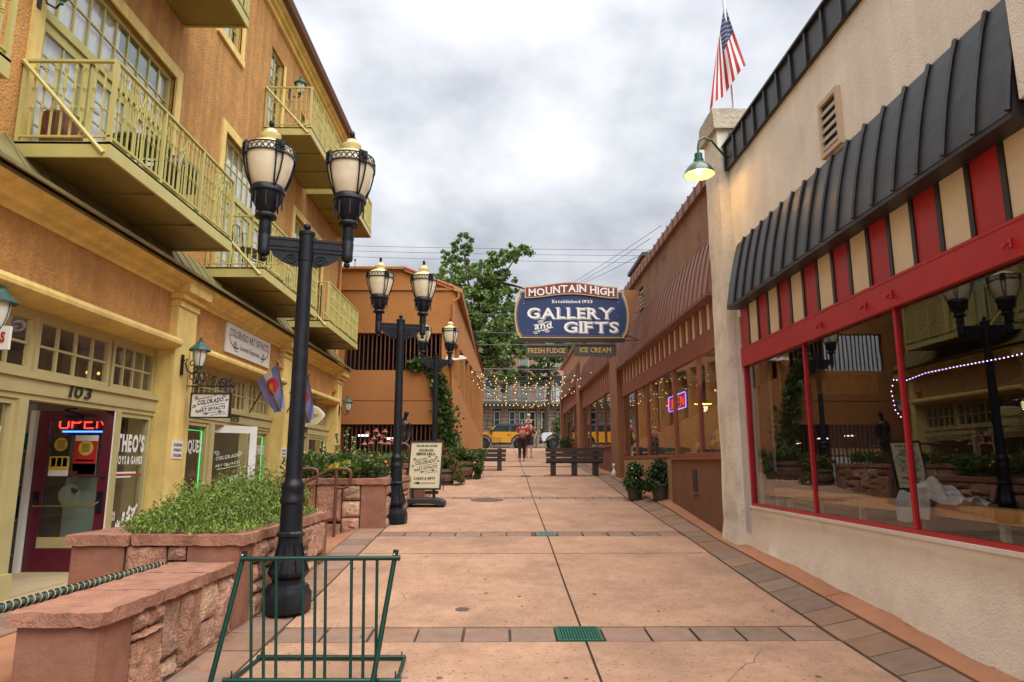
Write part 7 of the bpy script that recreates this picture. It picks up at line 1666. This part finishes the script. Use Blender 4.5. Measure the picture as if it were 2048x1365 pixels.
# power lines
def wire(label,pts,r_=.012,sag=.3):
    a,b=Vector(pts[0]),Vector(pts[1]); o=MB().tube([a.lerp(b,k/16)-Vector((0,0,sag*4*(k/16)*(1-k/16))) for k in range(17)],r_,4).build('power_line',mat('wire_grey',(.10,.10,.11),.6)); tag(o,label,'power line','power lines behind the buildings')
for i,(ya,yb) in enumerate(((488,500),(498,512),(509,527))): wire('thin power line crossing the sky above the alley, %s of three'%('highest','middle','lowest')[i],(tuple(px(560,ya,60+i)),tuple(px(1500,yb,60+i))),.02,.2)
for i,(xa,ya,xb,yb) in enumerate(((930,628,1300,630),(945,664,1300,672),(955,690,1400,684),(962,738,1200,738))): wire('thin power line crossing in front of the tall tree, %s of four'%('highest','second highest','second lowest','lowest')[i],(tuple(px(xa,ya,48)),tuple(px(xb,yb,48))),.022 if i<3 else .035,.05)
for i,(xa,ya,xb,yb) in enumerate(((1145,566,1322,452),(1160,565,1300,478),(1170,565,1300,500))): wire('service wire slanting up behind the gallery sign, %s of three'%('highest','middle','lowest')[i],(tuple(px(xa,ya,45)),tuple(px(xb,yb,24))),.012,.05)
# ================================================================== neon in the left hand shops
t=wthing('neon_open_sign','red and blue neon OPEN sign seen through the glass of the maroon door','neon sign',(-5.5,9.3,2.0))
neon_word(t,"OPEN",(-5.96,9.3,2.0),(1,0,0),(0,0,1),.165,.16,.011,neon_red); MB().tube([(-5.90,9.31,1.955),(-5.31,9.31,1.955),(-5.285,9.31,1.975),(-5.285,9.31,2.16)],.012,6).build('blue_tube',neon_blue,t)
MB().box(-5.84,-5.1,9.33,9.345,1.9,2.22).build('backing',blackpaint,t)
for y0,y1,lab in ((10.62,11.68,'green neon tube framing the Antiques window'),(13.58,14.64,'green neon tube framing the Souvenirs window')):
    t=wthing('neon_border',lab,'neon light',(-5.08,y0,.4)); MB().tube([(-5.08,y0,2.07),(-5.08,y1,2.07),(-5.08,y1,.4)],.008,6).build('green_tube',neon_green,t)
# fairy lights inside the transoms
for y,z in ((9.05,2.72),(9.3,2.74),(9.55,2.72),(6.7,2.86),(11.1,2.75),(11.5,2.9),(11.35,2.62),(11.7,2.8)): tag(MB().sphere((-5.5,y,z),.022,6,5).build('fairy_bulb',bulbm),'tiny warm fairy bulb glowing behind a transom window','light','fairy bulbs behind the transoms')
# ================================================================== toys on the shelves inside 103
t=wthing('toy_shelf','grey shelving unit stacked with boxed games just inside the toy shop door','shelf',(-6.7,8,.2))
for z in (.42,.85,1.28,1.70): MB().box(-7.0,-6.1,7.3,9.0,z-.03,z).build('shelf_board',mat('shelf_grey',(.32,.32,.31),.6),t)
for y in (7.28,9.0): MB().box(-7.0,-6.08,y,y+.03,.2,2.3).build('side_panel',mat('shelf_grey',(.32,.32,.31),.6),t)
cols=[(.35,.03,.02),(.03,.10,.35),(.45,.30,.02),(.03,.20,.08),(.30,.30,.30),(.02,.02,.02),(.35,.12,.02),(.10,.03,.20)]; rr=random.Random(3); nms=['red','blue','yellow','green','silver','black','orange','purple']
for zi,z in enumerate((.42,.85,1.28,1.70)):
    y=7.34; k_=0
    while y<8.9:
        w=rr.uniform(.10,.20); h=rr.uniform(.22,.36); c=rr.randrange(8); o=MB().box(-6.45,-6.12-rr.uniform(0,.06),y,y+w-.012,z,z+h).build('game_box',mat('box_'+nms[c],cols[c],.5,vary=.35,vscale=16)); k_=k_+1; tag(o,'%s boxed game on the %s toy shop shelf, %s from the left'%(nms[c],('lowest','second','third','top')[zi],['first','second','third','fourth','fifth','sixth','seventh','eighth','ninth','tenth','eleventh','twelfth','thirteenth','fourteenth','fifteenth','sixteenth'][k_-1]),'game box','boxed games on the toy shop shelves'); y+=w
# ================================================================== things kept on the balconies
def round_table(label,c,rx,h):
    t=thing('bistro_table',label,'table',c); MB().lathe([(rx,h-.02),(rx,h),(rx*.96,h+.004)],20).build('tabletop',mat('mosaic_top',(.10,.14,.08),.5,vary=.5,vscale=14),t); m=MB(); m.tube([(math.cos(a)*rx,math.sin(a)*rx,h-.06) for a in [k*.3927 for k in range(16)]],.012,5,closed=True); m.build('rim',blackmetal,t)
    for k in range(3): a=k*2.094; MB().tube([(math.cos(a)*rx*.4,math.sin(a)*rx*.4,h-.02),(math.cos(a)*rx*.2,math.sin(a)*rx*.2,h*.5),(math.cos(a)*rx*.8,math.sin(a)*rx*.8,0)],.012,5).build('leg',blackmetal,t)
dk=4.77
round_table('round mosaic bistro table behind the railing of the nearest full balcony',(-4.38,7.75,dk),.34,.55)
t=thing('barrel','brown wooden half barrel at the left end of the nearest full balcony','barrel',(-4.75,6.9,dk)); 
for k in range(14): a=k*math.pi/7; m=MB(); m.add([(math.cos(b)*q,math.sin(b)*q,z) for b in (a+.01,a+.44) for q,z in ((.17,0),(.20,.22),(.185,.44))],[(0,1,4,3),(1,2,5,4)]); m.build('stave',mat('barrel_brown',(.14,.045,.02),.7,vary=.3,vscale=12),t)
MB().lathe([(0,.42),(.18,.42)],14,cap=False).build('lid',mat('barrel_brown',(.14,.045,.02),.7),t)
t=thing('barbecue','covered black barbecue behind the railing of the nearest full balcony','barbecue',(-4.4,8.7,dk)); m=MB(); m.sphere((0,0,.62),.26,14,9,(1,1.3,.75)); m.build('lid',blackpaint,t,smooth=60); MB().box(-.2,.2,-.42,.42,.47,.52).build('shelf',blackpaint,t)
for a in ((-.16,-.3),(.16,-.3),(-.16,.3),(.16,.3)): MB().tube([(a[0],a[1],0),(a[0],a[1],.48)],.02,5).build('leg',blackpaint,t)
def iron_chair(label,c,rz):
    t=thing('bistro_chair',label,'chair',c,rz,'iron chairs on the balconies'); MB().lathe([(.19,.42),(.19,.44)],14).build('seat',blackmetal,t); m=MB(); m.tube([(-.17,.15,.42),(-.17,.19,.8),(-.08,.2,.9),(.08,.2,.9),(.17,.19,.8),(.17,.15,.42)],.011,5); 
    for x in (-.07,0,.07): m.tube([(x,.17,.44),(x,.2,.88)],.007,4)
    m.build('backrest',blackmetal,t)
    for a in ((-.15,-.13),(.15,-.13),(-.15,.14),(.15,.14)): MB().tube([(a[0],a[1],.42),(a[0]*1.2,a[1]*1.2,0)],.01,5).build('leg',blackmetal,t)
iron_chair('black iron chair at the left end of the second balcony',(-4.5,11.55,dk),R(80)); iron_chair('black iron chair farther along the second balcony',(-4.45,13.5,dk),R(-90)); round_table('small round table on the second balcony',(-4.45,12.5,dk),.28,.6)
t=thing('wire_crate','rust brown wire rack on the near end of the third balcony','rack',(-4.55,15.62,dk)); m=MB()
for z in (0.02,.86): m.box(-.3,.3,-.03,.03,z-.02,z+.02)
m.box(-.3,-.27,-.03,.03,0,.86); m.box(.27,.3,-.03,.03,0,.86); m.build('frame',mat('rust_frame',(.06,.02,.015),.7),t)
for k in range(9): MB().tube([(-.26+k*.065,0,.02),(-.26+k*.065,0,.86)],.006,4).build('wire',mat('rust_frame',(.06,.02,.015),.7),t)
# edge of a sign and lantern cut by the left border
lantern('verdigris wall lantern cut by the left edge above a white sign',(-4.72,6.3,2.96))
o=tag(MB().box(-5.0,-4.585,6.3,6.33,2.58,2.80).build('hanging_sign',signwhite),'white hanging sign mostly cut off by the left edge of the view','sign'); m=MB(); text(m,"THEO'S",(-4.79,6.294,2.65),(1,0,0),(0,0,1),.13,'x',fit=.34); m.build('lettering',pred,o)
# shirts and souvenirs in the brown shop windows
shirt=[(-.17,0),(.17,0),(.17,.36),(.28,.26),(.36,.35),(.20,.56),(.07,.58),(0,.54),(-.07,.58),(-.20,.56),(-.36,.35),(-.28,.26),(-.17,.36)]
for y,z,c,lab in ((11.35,2.35,(.48,.44,.36),'cream T-shirt hanging next to the pier in the brown shop window'),(12.0,2.45,(.30,.38,.42),'pale blue T-shirt hanging in the brown shop window'),(16.4,2.45,(.25,.03,.04),'dark red T-shirt hanging above the blue gift bag'),(17.6,2.4,(.03,.05,.12),'navy T-shirt hanging deep in the brown shop window'),(18.8,2.5,(.32,.26,.08),'mustard T-shirt hanging near the far end of the brown shop window'),(24.0,2.75,(.45,.35,.15),'yellow T-shirt hanging in the second brown shop window'),(27.5,2.8,(.12,.22,.14),'green T-shirt hanging in the second brown shop window')):
    o=tag(MB().prism([(y+a,z+b) for a,b in shirt],'x',4.05,4.11).build('shirt',mat('cloth_%d'%int(y*10),c,.9,vary=.25,vscale=5)),lab,'shirt'); MB().tube([(4.08,y,z+.56),(4.08,y,z+.72)],.006,5).build('hanger',blackmetal,o)
rr=random.Random(21)
for y0,y1,z0,dz in ((11.2,14.0,1.72,0),(16.9,20.0,1.72,0),(22.2,30,2.14,0)):
    sh=wthing('display_shelf',{11.2:'low stepped display shelf behind the near brown shop window',16.9:'low stepped display shelf toward the far end of the first brown shop',22.2:'low stepped display shelf behind the second brown shop window'}[y0],'shelf',(4.0,(y0+y1)/2,z0),'shelves in the brown shop windows')
    for k in range(2): MB().box(3.8+k*.3,4.1+k*.3,y0,y1,z0+.22*k-.02,z0+.22*k).build('shelf_board',barrelw,sh)
    g_=MB()
    y=y0+.05
    while y<y1-.1:
        w=rr.uniform(.08,.22)
        for k in range(2):
            h=rr.uniform(.08,.26); x=3.85+k*.3+rr.uniform(0,.08); g_.cur=rr.randrange(5)
            if rr.random()<.35: g_.sphere((x+.06,y+w/2,z0+.22*k+h*.5),h*.5,8,6)
            else: g_.box(x,x+.1,y,y+w*.85,z0+.22*k,z0+.22*k+h)
        y+=w+.02
    q=g_.build('souvenirs',[mat('souvenir_%s'%n,c,.5,vary=.4,vscale=14) for n,c in (('red',(.35,.04,.03)),('blue',(.04,.12,.32)),('white',(.5,.48,.42)),('gold',(.45,.28,.06)),('dark',(.03,.03,.03)))],sh); q['kind']='stuff'
# goods in the brown shop window
def card(name,label,cat,y0,y1,z0,z1,x,mt,th=.03): return tag(MB().box(x,x+th,y0,y1,z0,z1).build(name,mt),label,cat)
o=card('gift_bag','bright blue gift bag standing in the brown shop window','bag',16.0,16.75,1.75,2.12,3.85,mat('bag_blue',(.02,.20,.38),.5,vary=.3,vscale=9),.2); MB().box(3.844,3.85,16.15,16.6,1.85,1.98).build('label',mat('bag_orange',(.5,.22,.05),.6),o)
o=card('gift_bag','yellow flowered gift bag beside the blue one','bag',15.2,15.8,1.75,2.02,3.85,mat('bag_yellow',(.32,.26,.10),.5,vary=.5,vscale=9),.18)
for y0,y1,z0,z1,c,nm,lab,ct in ((12.5,13.9,2.2,2.75,(.34,.22,.11),'display_case','wide tan cardboard display in the near brown shop window','display'),(13.0,13.6,2.8,3.2,(.42,.34,.2),'poster','cream poster hung high in the near brown shop window','poster')): card(nm,lab,ct,y0,y1,z0,z1,4.5,mat('goods_'+nm,c,.8,vary=.5,vscale=6))
# round ice cream decal in the window
t=wthing('ice_cream_decal','round green and red ice cream decal stuck inside the brown shop window','decal',(3.66,15.2,2.2)); ov=[(15.12+.62*math.cos(a),2.19+.36*math.sin(a)) for a in [k*math.pi/16 for k in range(32)]]
MB().prism(ov,'x',3.655,3.66).build('disc',mat('decal_green',(.10,.20,.09),.6),t); m=MB(); text(m,"COLD",(3.65,15.2,2.36),(0,-1,0),(0,0,1),.20,'x',fit=1.1); text(m,"CREAM",(3.65,15.2,1.97),(0,-1,0),(0,0,1),.17,'x',fit=1.0); m.build('lettering',mat('decal_red',(.30,.04,.06),.6),t)
m=MB(); m.prism([(15.4,2.32),(14.85,2.32),(14.9,2.12),(15.35,2.12)],'x',3.648,3.654); m.build('tub',mat('decal_pink',(.42,.12,.10),.6),t)
for y,z in ((13.4,3.05),(12.9,3.0),(12.6,3.08),(13.7,2.98),(11.9,2.95),(11.6,3.02),(18.9,3.0),(18.4,2.96),(19.4,3.04),(17.8,3.0)): tag(MB().sphere((4.3,y,z),.024,6,5).build('fairy_bulb',bulbm),'tiny warm bulb glowing inside the brown shop window','light','fairy bulbs inside the brown shop')
# small urn by the brown pier
t=wthing('lamp_jug','small white jug standing at the foot of the brown pier','jug',(3.40,20.9,zg(3.4,20.9))); MB().lathe([(.05,0),(.07,.06),(.065,.15),(.03,.2),(.028,.28),(.05,.31),(.05,.36),(.02,.38)],14,(3.36,20.9,zg(3.4,20.9))).build('body',white,t,smooth=50)
